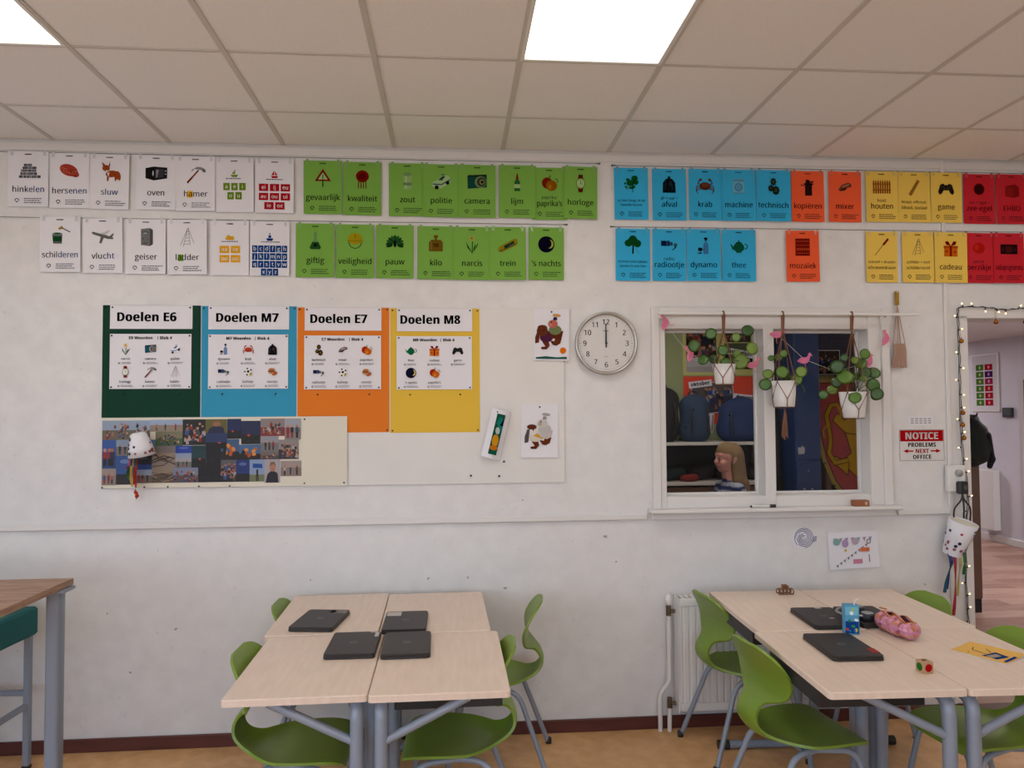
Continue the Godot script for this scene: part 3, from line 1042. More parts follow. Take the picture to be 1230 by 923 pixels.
	for q in [[0.0, Color(0.62, 0.08, 0.08), "red"], [-PI / 2, Color(0.16, 0.40, 0.12), "green"]]:
		var p := Print.new(self)
		p.z0 = 0.0
		p.ell(0, 0.021, 0.0145, 0.0145, q[1], 0.0, 24)
		var o := part(dc, "dot", p.mb, print_mat)
		var bs := rot_y(q[0])
		o.transform = Transform3D(bs, bs * Vector3(0, 0, 0.0213))
		o.set_meta("label", q[2] + " dot")
	var tp := Print.new(self)
	tp.z0 = 0.0
	tp.rect(0, 0, 0.022, 0.008, Color(0.30, 0.18, 0.13), 0.2)
	tp.rect(0, 0.008, 0.014, 0.004, Color(0.35, 0.2, 0.14), 0.1)
	var to := part(dc, "top_mark", tp.mb, print_mat)
	to.transform = Transform3D(Basis(Vector3.RIGHT, Vector3.FORWARD, Vector3.UP), Vector3(0, 0.0423, 0))
	# yellow booklet
	var bk := thing("booklet", "thin yellow booklet with a blue drawing on its cover", "booklet", Vector3(1.80, 0.80, 1.315), deg_to_rad(27))
	var pg := MB.new()
	pg.span(Vector3(-0.072, 0, -0.10), Vector3(0.072, 0.005, 0.10))
	part(bk, "pages", pg, mat("paper_white", Color(0.84, 0.83, 0.82), 0.7))
	var cg := []
	for i in 7:
		var row := []
		for k in 9:
			var u := float(i) / 6.0
			var lift: float = 0.0055 + 0.010 * pow(max(0.0, (u - 0.35) / 0.65), 2.0) * (1.0 - 0.4 * k / 8.0)
			row.append(Vector3(-0.075 + 0.15 * u, lift, 0.102 - 0.204 * k / 8.0))
		cg.append(row)
	var cv := MB.new()
	cv.shell(cg, 0.0006)
	part(bk, "cover", cv, mat("booklet_yellow", Color(0.86, 0.67, 0.28), 0.5))
	var cp := Print.new(self)
	cp.z0 = 0.0
	cp.f([-0.05, -0.055, 0.03, -0.075, 0.045, -0.02, -0.045, 0.0], Color(0.05, 0.20, 0.42))
	cp.f([-0.03, -0.04, 0.018, -0.055, 0.028, -0.03, -0.022, -0.014], Color(0.62, 0.58, 0.50))
	cp.ln([-0.04, 0.005, -0.05, 0.03, -0.02, 0.05], 0.003, Color(0.25, 0.14, 0.08))
	cp.ln([0.0, -0.005, 0.01, 0.05, 0.04, 0.06], 0.003, Color(0.25, 0.14, 0.08))
	cp.ln([0.03, -0.01, 0.055, 0.02], 0.003, Color(0.25, 0.14, 0.08))
	cp.rect(0.0, -0.09, 0.1, 0.012, Color(0.08, 0.2, 0.5))
	var co := part(bk, "cover_print", cp.mb, print_mat)
	co.transform = Transform3D(Basis(Vector3.RIGHT, Vector3.FORWARD, Vector3.UP), Vector3(-0.02, 0.0068, 0.0))
	co.rotate_object_local(Vector3.UP, -0.045)
	# hair claw on the back desk
	var hc := thing("hair_claw", "small brown hair claw clip on the rear edge of the right desks", "hair clip", Vector3(1.440, 0.80, 0.325), deg_to_rad(-2))
	var hm := mat("claw_brown", Color(0.42, 0.25, 0.12), 0.3)
	for s in [-1.0, 1.0]:
		var jaw := MB.new()
		jaw.tube([Vector3(-0.038, 0.028, s * 0.006), Vector3(0.038, 0.028, s * 0.006)], 0.0035, 6)
		jaw.tube([Vector3(-0.038, 0.004, s * 0.016), Vector3(0.038, 0.004, s * 0.016)], 0.0035, 6)
		for k in 5:
			var x := -0.038 + k * 0.019
			jaw.tube([Vector3(x, 0.028, s * 0.006), Vector3(x, 0.018, s * 0.019), Vector3(x, 0.004, s * 0.016)], 0.003, 6)
		part(hc, "jaw", jaw, hm)
		var grip := MB.new()
		grip.box(Vector3(0, 0.038, s * 0.009), Vector3(0.03, 0.022, 0.003), 0.001, rot_x(s * 0.4))
		part(hc, "grip", grip, hm)

func pouch(pc: Node3D):
	# rounded soft bag, long axis on x
	var n := 22
	var mb := MB.new()
	var rng := RandomNumberGenerator.new()
	rng.seed = 77
	var rings := []
	for i in 17:
		var u := -1.0 + 2.0 * i / 16.0
		var k: float = pow(max(0.0, 1.0 - pow(abs(u), 5.0)), 0.4)
		var ring := []
		for a in n:
			var t := TAU * a / n
			var w := 0.047 * k * (1.0 + 0.06 * sin(u * 9.0 + t * 2.0))
			var h := 0.044 * k * (1.0 + 0.10 * sin(u * 7.0 + 1.0))
			var y := sin(t) * h
			if y > 0.018: y = 0.018 + (y - 0.018) * (0.75 + 0.25 * sin(u * 8.0))
			ring.append(Vector3(u * 0.112, max(0.044 + y, 0.001), cos(t) * w))
		rings.append(ring)
	mb.smooth()
	for i in 16:
		for a in n:
			var b := (a + 1) % n
			if i > 3 and i < 14 and (a == 5 or a == 6): continue       # open zip along the top
			var mid: Vector3 = (rings[i][a] + rings[i + 1][b]) * 0.5
			mb.face([rings[i][a], rings[i][b], rings[i + 1][b], rings[i + 1][a]], mid - Vector3(mid.x, 0.044, 0) + Vector3(signf(mid.x) * 0.001, 0, 0))
	mb.flat()
	mb.face(rings[0], Vector3.LEFT)
	mb.face(rings[16], Vector3.RIGHT)
	part(pc, "fabric_body", mb, tex_mat("case_fabric", case_tex(), Vector3(9, 9, 9), 0.8, false))
	for s in [4, 8]:
		var zp := MB.new()
		var path := []
		for i in range(3, 15): path.append(rings[i][s] + Vector3(0, 0.002, 0))
		zp.tube(path, 0.003, 6)
		part(pc, "zip", zp, mat("zip_orange", Color(0.70, 0.42, 0.16), 0.6))
	var inner := MB.new()
	inner.box(Vector3(0.01, 0.042, 0), Vector3(0.15, 0.03, 0.06), 0.008)
	part(pc, "lining", inner, mat("case_lining", Color(0.22, 0.11, 0.13), 0.9))
	for q in [[0.008, 0.01, Color(0.55, 0.25, 0.08)], [-0.01, -0.01, Color(0.1, 0.1, 0.2)]]:
		var pn := MB.new()
		pn.tube([Vector3(-0.07, 0.063, q[0]), Vector3(0.075, 0.063, q[1])], 0.0035, 6)
		part(pc, "pencil", pn, mat("pencil_%d" % int(q[0] * 1000), q[2], 0.4))
	var pull := MB.new()
	pull.tube([rings[3][6] + Vector3(0, 0.004, 0), rings[3][6] + Vector3(-0.03, 0.004, 0.012)], 0.003, 6)
	part(pc, "zip_pull", pull, mat("zip_orange"))

func case_tex() -> ImageTexture:
	var img := Image.create(128, 128, true, Image.FORMAT_RGB8)
	img.fill(Color(0.78, 0.50, 0.62))
	var r := RandomNumberGenerator.new()
	r.seed = 4
	for k in 60:
		var c: Color = [Color(0.78, 0.48, 0.20), Color(0.86, 0.68, 0.74), Color(0.55, 0.26, 0.40), Color(0.66, 0.42, 0.18), Color(0.84, 0.60, 0.72)][r.randi() % 5]
		var cx := r.randi() % 128
		var cy := r.randi() % 128
		var rad := r.randi_range(6, 11)
		for y in range(-rad, rad + 1):
			for x in range(-rad, rad + 1):
				if x * x + y * y <= rad * rad:
					img.set_pixel((cx + x + 128) % 128, (cy + y + 128) % 128, c)
	img.generate_mipmaps()
	return ImageTexture.create_from_image(img)

# ---------------------------------------------------------------- printed pictures, each about one unit wide
func icon(p: Print, n: String):
	var dk := Color(0.10, 0.10, 0.11)
	var gy := Color(0.45, 0.45, 0.46)
	var lt := Color(0.72, 0.73, 0.75)
	match n:
		"stones":
			for q in [[-.42, -.30, .9, .14], [-.36, -.16, .68, .14], [-.33, -.02, .58, .13], [-.26, .11, .5, .13], [-.2, .24, .38, .13]]:
				var k := 0
				var x: float = q[0]
				while x < q[0] + q[2] - 0.05:
					var w := 0.16 + 0.05 * ((k * 7 + int(q[1] * 100)) % 3)
					p.rect(x + w * 0.5, q[1] - .05, w - .015, q[3] - .015, Color(0.33, 0.33, 0.35) if k % 2 == 0 else Color(0.42, 0.42, 0.44), 0.04)
					x += w; k += 1
		"brain":
			p.ell(-.03, .03, .42, .27, Color(0.62, 0.24, 0.18), -0.35)
			p.ell(.2, -.12, .25, .16, Color(0.55, 0.2, 0.15), -0.5)
			for k in 6:
				p.ring(-.3 + k * .12, .06 - k * .035, .09, .018, Color(0.78, 0.42, 0.34), k, k + 3.6, 10)
		"fox":
			var o := Color(0.55, 0.25, 0.09)
			p.ell(.1, -.08, .28, .16, o, 0.1)
			p.f([-.12, -.05, .0, -.1, -.05, -.42, -.12, -.42], o)
			p.f([.2, -.1, .34, -.05, .3, -.35, .36, -.42, .24, -.42], o)
			p.ell(.38, -.18, .12, .24, o, 0.15)
			p.ell(.36, -.4, .08, .06, Color(0.85, 0.82, 0.78))
			p.ell(-.16, .18, .17, .15, o)
			p.f([-.3, .25, -.36, .48, -.18, .32], o)
			p.f([-.06, .3, .02, .5, .02, .25], o)
			p.f([-.26, .08, -.16, -.04, -.06, .08], Color(0.85, 0.8, 0.75))
			p.f([-.12, -.02, .0, -.02, -.05, -.24], Color(0.82, 0.78, 0.73))
			p.ell(-.2, .06, .03, .03, dk)
		"oven":
			p.f([-.48, .22, -.1, .3, .5, .26, .5, -.25, -.1, -.36, -.48, -.26], dk)
			p.f([-.04, .2, .34, .18, .34, -.2, -.04, -.26], Color(0.22, 0.22, 0.25))
			p.f([.0, .14, .12, .14, .04, -.22, .0, -.22], Color(0.5, 0.5, 0.55))
			p.rect(.42, .1, .05, .05, lt)
			p.rect(.42, -.05, .05, .05, lt)
			p.ell(-.14, -.02, .03, .12, lt)
		"hammer":
			p.ln([-.42, -.46, .14, .2], .09, Color(0.48, 0.25, 0.11))
			p.ln([-.42, -.46, -.2, -.2], .1, Color(0.40, 0.18, 0.08))
			p.f([-.1, .26, .06, .4, .3, .38, .46, .3, .5, .18, .4, .1, .3, .22, .1, .26], Color(0.5, 0.5, 0.52))
			p.ell(.44, .2, .08, .12, Color(0.4, 0.4, 0.42), 0.6)
			p.ln([-.1, .28, -.2, .16], .05, gy)
		"paint":
			p.f([-.4, .05, .12, .05, .08, -.48, -.36, -.48], Color(0.35, 0.36, 0.36))
			p.ell(-.14, .05, .26, .07, Color(0.62, 0.66, 0.64))
			p.ell(-.14, .05, .2, .05, Color(0.1, 0.3, 0.15))
			p.f([-.38, -.1, .1, -.1, .08, -.36, -.36, -.36], Color(0.07, 0.25, 0.12))
			p.f([-.1, .34, .1, .48, .16, .32, -.04, .24], Color(0.62, 0.5, 0.25))
			p.ln([.1, .36, .5, .14], .05, dk)
		"plane":
			var g2 := Color(0.38, 0.38, 0.37)
			p.f([-.5, .14, -.44, .2, .2, .02, .48, -.1, .46, -.16, .2, -.14, -.4, .06], g2)
			p.f([-.1, .12, .28, .26, .34, .24, .14, .04], lt)
			p.f([-.08, .0, .06, -.06, -.06, -.36, -.16, -.34], g2)
			p.f([.3, -.02, .46, .12, .5, .1, .42, -.1], g2)
		"heater":
			p.f([-.26, .42, .2, .48, .36, .38, .36, -.4, .2, -.5, -.26, -.44], Color(0.42, 0.42, 0.42))
			p.f([.2, .48, .36, .38, .36, -.4, .2, -.5], Color(0.3, 0.3, 0.31))
			p.rect(-.04, .22, .26, .1, dk)
			p.rect(-.04, .2, .2, .05, lt)
			p.ell(-.14, -.1, .03, .03, dk)
			p.ell(.08, -.1, .03, .03, Color(0.5, 0.12, 0.1))
			p.rect(-.04, -.34, .2, .03, dk)
		"ladder", "easel":
			var w := 0.022
			p.ln([-.2, -.5, .04, .5], w, gy)
			p.ln([.08, .5, .16, -.42], w, gy)
			p.ln([.06, .5, .36, -.3], w, gy)
			p.ln([-.34, -.42, .02, .44], w, gy)
			for k in 5:
				var y := -.38 + k * .17
				p.ln([-.17 + k * .04, y, .14 - k * .015, y + .03], w, gy)
		"sign":
			p.f([-.44, -.18, .44, -.18, 0, .5], Color(0.62, 0.1, 0.07))
			p.f([-.26, -.09, .26, -.09, 0, .3], Color(0.85, 0.85, 0.84))
			p.rect(0, .1, .05, .18, dk)
			p.ell(0, -.04, .035, .035, dk)
			p.rect(0, -.34, .06, .32, dk)
		"seal":
			for k in 4:
				p.ln([-.2 + k * .13, -.1, -.22 + k * .14, -.5], .05, Color(0.5, 0.08, 0.06))
			p.ell(0, .16, .36, .34, Color(0.62, 0.07, 0.06), 0.0, 14)
			p.ell(0, .16, .2, .18, Color(0.45, 0.05, 0.04))
		"salt":
			p.rect(0, -.08, .46, .84, Color(0.75, 0.8, 0.76))
			p.ell(0, .34, .22, .12, Color(0.62, 0.68, 0.64))
			p.rect(-.08, -.1, .1, .7, Color(0.88, 0.9, 0.88))
			p.rect(0, -.2, .46, .16, Color(0.55, 0.62, 0.58))
		"car":
			p.f([-.46, -.2, -.4, -.04, -.2, .06, .06, .3, .34, .28, .46, .1, .44, -.06, .0, -.34, -.3, -.36], Color(0.85, 0.87, 0.9))
			p.f([-.16, .06, .06, .26, .2, .26, .04, .04], Color(0.25, 0.32, 0.38))
			p.ln([-.4, -.14, .0, -.16, .42, .08], .05, Color(0.15, 0.25, 0.6))
			p.ell(-.22, -.3, .1, .1, dk)
			p.ell(.3, -.06, .09, .1, dk)
			p.rect(.08, .32, .16, .05, Color(0.15, 0.3, 0.7))
		"camera":
			p.f([-.48, .28, .46, .34, .46, -.26, -.46, -.34], Color(0.10, 0.30, 0.36))
			p.rect(.0, .3, .9, .09, Color(0.16, 0.17, 0.18), 0.06)
			p.ell(.16, .0, .28, .28, Color(0.6, 0.6, 0.6))
			p.ell(.2, .0, .22, .23, Color(0.28, 0.26, 0.26))
			p.ell(.23, .0, .13, .14, Color(0.6, 0.55, 0.5))
			p.ell(.24, .0, .07, .07, dk)
		"glue":
			p.f([-.16, -.5, .16, -.5, .16, .02, .06, .16, -.06, .16, -.16, .02], Color(0.2, 0.42, 0.32))
			p.rect(0, -.22, .32, .22, Color(0.85, 0.86, 0.84))
			p.f([-.08, .16, .08, .16, .02, .5, -.02, .5], Color(0.62, 0.1, 0.06))
		"pepper":
			p.ell(-.12, .02, .3, .32, Color(0.62, 0.12, 0.05))
			p.ell(.12, -.12, .32, .3, Color(0.72, 0.36, 0.08))
			p.ell(.04, -.2, .1, .14, Color(0.82, 0.5, 0.2))
			p.ln([-.02, .26, .06, .44], .06, Color(0.2, 0.4, 0.1))
			p.ring(.3, .1, .18, .04, Color(0.2, 0.3, 0.1), -0.3, 1.4, 8)
		"watch":
			p.f([-.12, .5, .12, .5, .16, .2, -.16, .2], Color(0.45, 0.1, 0.06))
			p.f([-.12, -.5, .12, -.5, .16, -.2, -.16, -.2], Color(0.45, 0.1, 0.06))
			p.ell(0, 0, .27, .3, Color(0.62, 0.55, 0.4))
			p.ell(0, 0, .22, .25, Color(0.85, 0.88, 0.85))
			p.ln([0, 0, 0, .16], .025, dk)
			p.ln([0, 0, .1, -.05], .025, dk)
		"flask":
			p.f([-.07, .5, .07, .5, .07, .15, .32, -.38, .26, -.48, -.26, -.48, -.32, -.38, -.07, .15], Color(0.55, 0.68, 0.6))
			p.f([-.16, -.06, .16, -.06, .3, -.36, .24, -.45, -.24, -.45, -.3, -.36], Color(0.15, 0.35, 0.2))
			p.ell(0, -.24, .1, .1, dk)
		"helmet":
			p.ell(0, .16, .38, .32, Color(0.85, 0.66, 0.12))
			p.f([-.42, .0, .42, .0, .4, .1, -.4, .1], Color(0.78, 0.58, 0.1))
			p.ring(0, -.02, .34, .035, dk, PI, TAU, 14)
			p.rect(0, .3, .05, .28, Color(0.7, 0.5, 0.08))
		"peacock":
			for k in 9:
				var a := PI * (k + 0.0) / 8.0
				p.ell(cos(a) * .3, -.1 + sin(a) * .3, .2, .09, Color(0.12, 0.30, 0.16) if k % 2 == 0 else Color(0.2, 0.4, 0.2), a, 10)
			p.ell(-.3, -.2, .18, .08, Color(0.1, 0.25, 0.12), 0.2)
			p.ell(.3, -.2, .18, .08, Color(0.1, 0.25, 0.12), -0.2)
			p.ell(0, -.08, .09, .2, Color(0.06, 0.13, 0.2))
		"kilo":
			var br := Color(0.55, 0.36, 0.14)
			p.rect(0, .38, .22, .16, br)
			p.rect(0, .26, .12, .12, br)
			p.f([-.38, -.44, .38, -.44, .38, .06, .26, .2, -.26, .2, -.38, .06], br)
			p.rect(-.26, -.12, .06, .5, Color(0.68, 0.48, 0.22))
			p.text("10", 0, -.2, .2, Color(0.3, 0.18, 0.06), true)
		"narcis":
			var gr := Color(0.1, 0.3, 0.14)
			p.ln([0, -.5, .02, .25], .05, gr)
			p.f([.0, -.5, -.1, -.3, -.34, .12, -.26, -.2], gr)
			p.f([.02, -.5, .12, -.3, .34, .1, .3, -.1], gr)
			p.f([.04, -.5, .2, -.1, .18, .02, .08, -.2], Color(0.18, 0.42, 0.2))
			for k in 5:
				p.ell(-.02 + cos(k * TAU / 5) * .1, .32 + sin(k * TAU / 5) * .1, .09, .06, Color(0.85, 0.75, 0.5), k * TAU / 5, 8)
			p.ell(-.02, .32, .06, .06, Color(0.82, 0.45, 0.08))
		"train":
			p.f([-.48, -.26, -.4, -.12, .3, .26, .46, .24, .48, .06, .36, -.08, -.3, -.4, -.46, -.36], Color(0.72, 0.55, 0.1))
			p.f([-.2, -.1, .28, .16, .32, .04, -.14, -.22], Color(0.1, 0.22, 0.2))
			p.f([-.12, -.26, .02, -.18, .22, .1, .08, .04], Color(0.15, 0.3, 0.42))
			p.ln([-.4, -.36, .42, .02], .04, Color(0.3, 0.3, 0.3))
		"moon":
			p.ell(0, 0, .46, .46, Color(0.05, 0.05, 0.16), 0.0, 24)
			p.ell(.2, .02, .2, .25, Color(0.85, 0.75, 0.45))
			p.ell(.1, .04, .2, .25, Color(0.05, 0.05, 0.16))
		"twig":
			var gg := Color(0.08, 0.36, 0.12)
			for q in [[.2, .28, .2, .18], [.28, .06, .16, .14], [-.05, .02, .22, .18], [-.18, .2, .12, .1], [.05, -.2, .2, .12], [-.28, -.22, .1, .08], [-.35, .0, .07, .06]]:
				p.ell(q[0], q[1], q[2], q[3], gg, q[0] * 2.0, 10)
			p.ln([.1, -.5, .06, -.1, .22, .2], .04, Color(0.1, 0.1, 0.06))
			p.ln([.06, -.14, -.36, -.26], .03, Color(0.7, 0.75, 0.6))
		"bag":
			p.f([-.38, -.48, .38, -.48, .36, .1, .2, .3, .06, .36, .1, .46, -.1, .46, -.06, .36, -.2, .3, -.36, .1], Color(0.08, 0.08, 0.1))
			p.ln([-.2, .16, -.24, -.3], .03, Color(0.28, 0.28, 0.32))
			p.ln([.1, .2, .2, -.3], .03, Color(0.28, 0.28, 0.32))
			p.ell(.06, .02, .08, .1, Color(0.3, 0.22, 0.12))
		"crab":
			var cr := Color(0.62, 0.16, 0.08)
			for s in [-1.0, 1.0]:
				for k in 3:
					p.ln([s * .2, -.08 - k * .05, s * (.4 + .03 * k), .0 - k * .12, s * (.46 - .05 * k), -.16 - k * .12], .035, cr)
				p.ln([s * .2, .04, s * .36, .1, s * .3, .26], .05, cr)
				p.ell(s * .24, .28, .1, .06, cr, s * -0.6, 10)
			p.ell(0, -.03, .28, .2, cr)
			p.ell(0, .03, .2, .1, Color(0.72, 0.26, 0.16))
		"washer":
			p.rect(0, 0, .66, .86, Color(0.78, 0.80, 0.83))
			p.rect(0, .33, .62, .14, Color(0.62, 0.66, 0.72))
			p.ell(0, -.06, .24, .24, Color(0.5, 0.55, 0.62))
			p.ell(0, -.06, .18, .18, Color(0.62, 0.7, 0.78))
			p.rect(0, -.4, .6, .03, gy)
		"gears":
			for q in [[.0, .28, .16, .2], [-.14, -.1, .15, .17], [.14, -.22, .2, .24]]:
				for k in 8:
					p.rect(q[0] + cos(k * TAU / 8) * q[2], q[1] + sin(k * TAU / 8) * q[3], .08, .06, Color(0.16, 0.12, 0.06), k * TAU / 8)
				p.ell(q[0], q[1], q[2], q[3], Color(0.16, 0.12, 0.06))
				p.ell(q[0], q[1], q[2] * .45, q[3] * .45, Color(0.5, 0.36, 0.1))
				p.ell(q[0], q[1], q[2] * .2, q[3] * .2, dk)
		"tree":
			var tg := Color(0.08, 0.30, 0.10)
			p.ln([.0, -.5, .02, .05], .09, Color(0.14, 0.09, 0.05))
			for q in [[0, .2, .3, .26], [-.24, .08, .24, .2], [.26, .06, .22, .22], [0, .38, .2, .14]]:
				p.ell(q[0], q[1], q[2], q[3], tg, 0.0, 12)
			p.ln([.02, -.2, .12, .1], .04, Color(0.3, 0.2, 0.1))
			p.ln([.2, -.2, .34, -.5], .02, gy)
		"torch":
			p.rect(-.22, .08, .5, .3, Color(0.10, 0.12, 0.24))
			p.rect(-.12, .08, .1, .3, Color(0.25, 0.3, 0.5))
			p.rect(.1, .06, .2, .2, Color(0.3, 0.33, 0.42))
			p.ell(.36, .0, .12, .1, Color(0.35, 0.4, 0.38))
			p.ln([.2, -.3, .36, -.14], .05, dk)
			p.f([.3, -.1, .42, -.08, .38, -.22], dk)
		"dynamo":
			p.f([-.02, -.46, .28, -.46, .28, .06, .18, .24, .08, .24, -.02, .06], Color(0.42, 0.52, 0.66))
			p.rect(.13, .32, .12, .1, Color(0.25, 0.3, 0.4))
			p.ell(.13, .42, .11, .07, dk)
			p.rect(-.2, -.2, .24, .2, dk)
			p.f([-.42, -.44, -.1, -.44, -.16, -.34], dk)
			p.ln([-.05, -.2, .02, -.2], .06, gy)
		"teapot":
			var te := Color(0.06, 0.36, 0.22)
			p.ell(0, -.06, .32, .28, te)
			p.f([-.26, -.1, -.46, .14, -.5, .12, -.34, -.24], te)
			p.ring(.36, .0, .14, .05, te, -1.6, 1.7, 10)
			p.ell(0, .2, .18, .06, Color(0.05, 0.3, 0.18))
			p.ell(0, .3, .05, .05, te)
			p.rect(0, -.34, .3, .05, te)
		"copier":
			p.rect(.05, -.16, .42, .62, Color(0.16, 0.12, 0.12))
			p.rect(.05, .2, .56, .1, Color(0.1, 0.08, 0.08))
			p.f([-.18, .26, .34, .4, .36, .3, -.14, .2], Color(0.2, 0.14, 0.14))
			p.ell(.0, .36, .14, .1, Color(0.12, 0.08, 0.08))
			p.ln([-.2, .1, -.4, .14], .05, dk)
		"mixer":
			p.f([-.38, -.1, -.2, .16, .2, .32, .4, .24, .4, .06, .1, .0, .0, -.16, -.3, -.2], Color(0.42, 0.36, 0.36))
			p.f([-.2, .08, .2, .24, .3, .18, -.1, .02], Color(0.68, 0.62, 0.60))
			p.ell(-.05, -.08, .2, .05, Color(0.25, 0.16, 0.15), 0.3)
			p.ln([.0, -.2, -.04, -.4], .03, lt)
		"fence":
			for k in 8:
				var x := -.42 + k * .12
				p.f([x - .04, -.34, x + .04, -.34, x + .04, .26, x, .36, x - .04, .26], Color(0.55, 0.28, 0.12))
			p.rect(0, .14, .96, .06, Color(0.62, 0.36, 0.18))
			p.rect(0, -.16, .96, .06, Color(0.62, 0.36, 0.18))
		"ruler":
			p.f([-.34, -.42, -.16, -.5, .36, .36, .2, .46], Color(0.58, 0.44, 0.22))
			for k in 6:
				p.ln([-.28 + k * .1, -.36 + k * .15, -.2 + k * .1, -.4 + k * .15], .02, Color(0.35, 0.26, 0.12))
		"gamepad":
			p.f([-.36, .24, -.16, .3, -.1, .22, .1, .22, .16, .3, .36, .24, .5, -.2, .4, -.36, .26, -.28, .16, -.1, -.16, -.1, -.26, -.28, -.4, -.36, -.5, -.2], Color(0.12, 0.12, 0.13))
			for q in [[-.26, .12], [.26, .12], [-.12, .0], [.12, .0]]:
				p.ell(q[0], q[1], .06, .06, Color(0.24, 0.24, 0.25), 0.0, 10)
		"disc":
			p.ell(0, 0, .34, .34, Color(0.35, 0.1, 0.08))
			p.ell(0, 0, .22, .24, Color(0.22, 0.06, 0.06))
		"kit":
			p.f([-.4, .24, .2, .36, .46, .2, .46, -.34, .1, -.44, -.4, -.36], Color(0.55, 0.16, 0.14))
			p.f([-.4, .24, .1, .14, .1, -.44, -.4, -.36], Color(0.62, 0.2, 0.18))
		"tiles":
			p.rect(0, 0, .86, 1.0, Color(0.45, 0.12, 0.08))
			for r in 4:
				for c in 7:
					p.rect(-.33 + c * .11, .34 - r * .23, .06, .05 if r != 2 else .14, Color(0.75, 0.42, 0.3))
		"screwdriver":
			p.ln([-.4, -.48, .12, .16], .03, Color(0.2, 0.12, 0.08))
			p.ln([.12, .16, .38, .46], .13, Color(0.50, 0.06, 0.04))
		"gift":
			p.rect(0, -.16, .82, .6, Color(0.78, 0.42, 0.10))
			p.rect(0, .1, .88, .14, Color(0.66, 0.3, 0.08))
			p.rect(0, -.14, .14, .64, Color(0.55, 0.06, 0.05))
			p.rect(-.25, -.16, .12, .12, Color(0.62, 0.14, 0.06), 0.7)
			p.rect(.25, -.2, .12, .12, Color(0.62, 0.14, 0.06), 0.7)
			for s in [-1.0, 1.0]:
				p.f([0, .16, s * .16, .44, s * .36, .42, s * .28, .22], Color(0.5, 0.05, 0.05))
		"peach":
			p.ell(0, 0, .38, .32, Color(0.75, 0.2, 0.14))
			p.ell(-.14, .06, .14, .16, Color(0.85, 0.32, 0.22))
		"radio":
			p.rect(0, 0, .92, .5, Color(0.1, 0.06, 0.07))
			p.rect(0, 0, .36, .34, Color(0.3, 0.13, 0.14))
			p.ell(-.32, 0, .1, .12, Color(0.22, 0.16, 0.17))
			p.ell(.32, 0, .1, .12, Color(0.22, 0.16, 0.17))
		"ball":
			p.ell(0, 0, .36, .36, Color(0.86, 0.86, 0.85))
			p.ell(.02, .04, .12, .12, dk, 0.0, 5)
			for k in 5:
				p.ell(.02 + cos(k * TAU / 5 + .6) * .28, .02 + sin(k * TAU / 5 + .6) * .28, .08, .08, dk, 0.0, 6)
			p.ell(.2, -.22, .1, .08, Color(0.75, 0.68, 0.2))
		"bread":
			p.ell(-.06, .18, .26, .14, Color(0.68, 0.42, 0.22))
			p.ell(-.1, .04, .3, .1, Color(0.5, 0.3, 0.18))
			p.ell(.2, -.14, .24, .16, Color(0.65, 0.32, 0.2), 0.4)
			p.ell(-.08, -.12, .26, .06, Color(0.75, 0.55, 0.3))
		"boat":
			p.f([-.4, -.1, .4, -.1, .26, -.36, -.26, -.36], Color(0.4, 0.5, 0.15))
			p.rect(-.05, .1, .3, .24, Color(0.45, 0.55, 0.2))
			p.rect(.05, .34, .1, .2, Color(0.3, 0.42, 0.12))
		"sail":
			p.f([-.4, -.14, .4, -.14, .26, -.36, -.26, -.36], Color(0.62, 0.08, 0.14))
			p.f([-.04, -.06, -.04, .48, -.34, -.06], Color(0.7, 0.1, 0.16))
			p.f([.04, -.06, .04, .4, .3, -.06], Color(0.62, 0.08, 0.14))
		"ferry":
			p.rect(0, -.06, .8, .2, Color(0.78, 0.58, 0.12))
			p.f([-.5, -.16, .5, -.16, .4, -.36, -.4, -.36], Color(0.78, 0.58, 0.12))
			p.rect(-.15, .1, .3, .14, Color(0.8, 0.6, 0.15))
		"tug":
			p.f([-.4, -.12, .4, -.12, .26, -.4, -.26, -.4], Color(0.07, 0.2, 0.45))
			p.rect(0, .06, .3, .28, Color(0.1, 0.25, 0.5))
			p.rect(0, .36, .1, .2, Color(0.07, 0.2, 0.45))

# ---------------------------------------------------------------- the word cards on the two wires
const PAPER := {"w": Color(0.855, 0.85, 0.87), "g": Color(0.45, 0.64, 0.27), "b": Color(0.21, 0.65, 0.83), "o": Color(0.90, 0.36, 0.21), "y": Color(0.88, 0.745, 0.34), "r": Color(0.74, 0.15, 0.19)}
const PAPER_WORD := {"w": "white", "g": "green", "b": "blue", "o": "orange", "y": "yellow", "r": "red"}
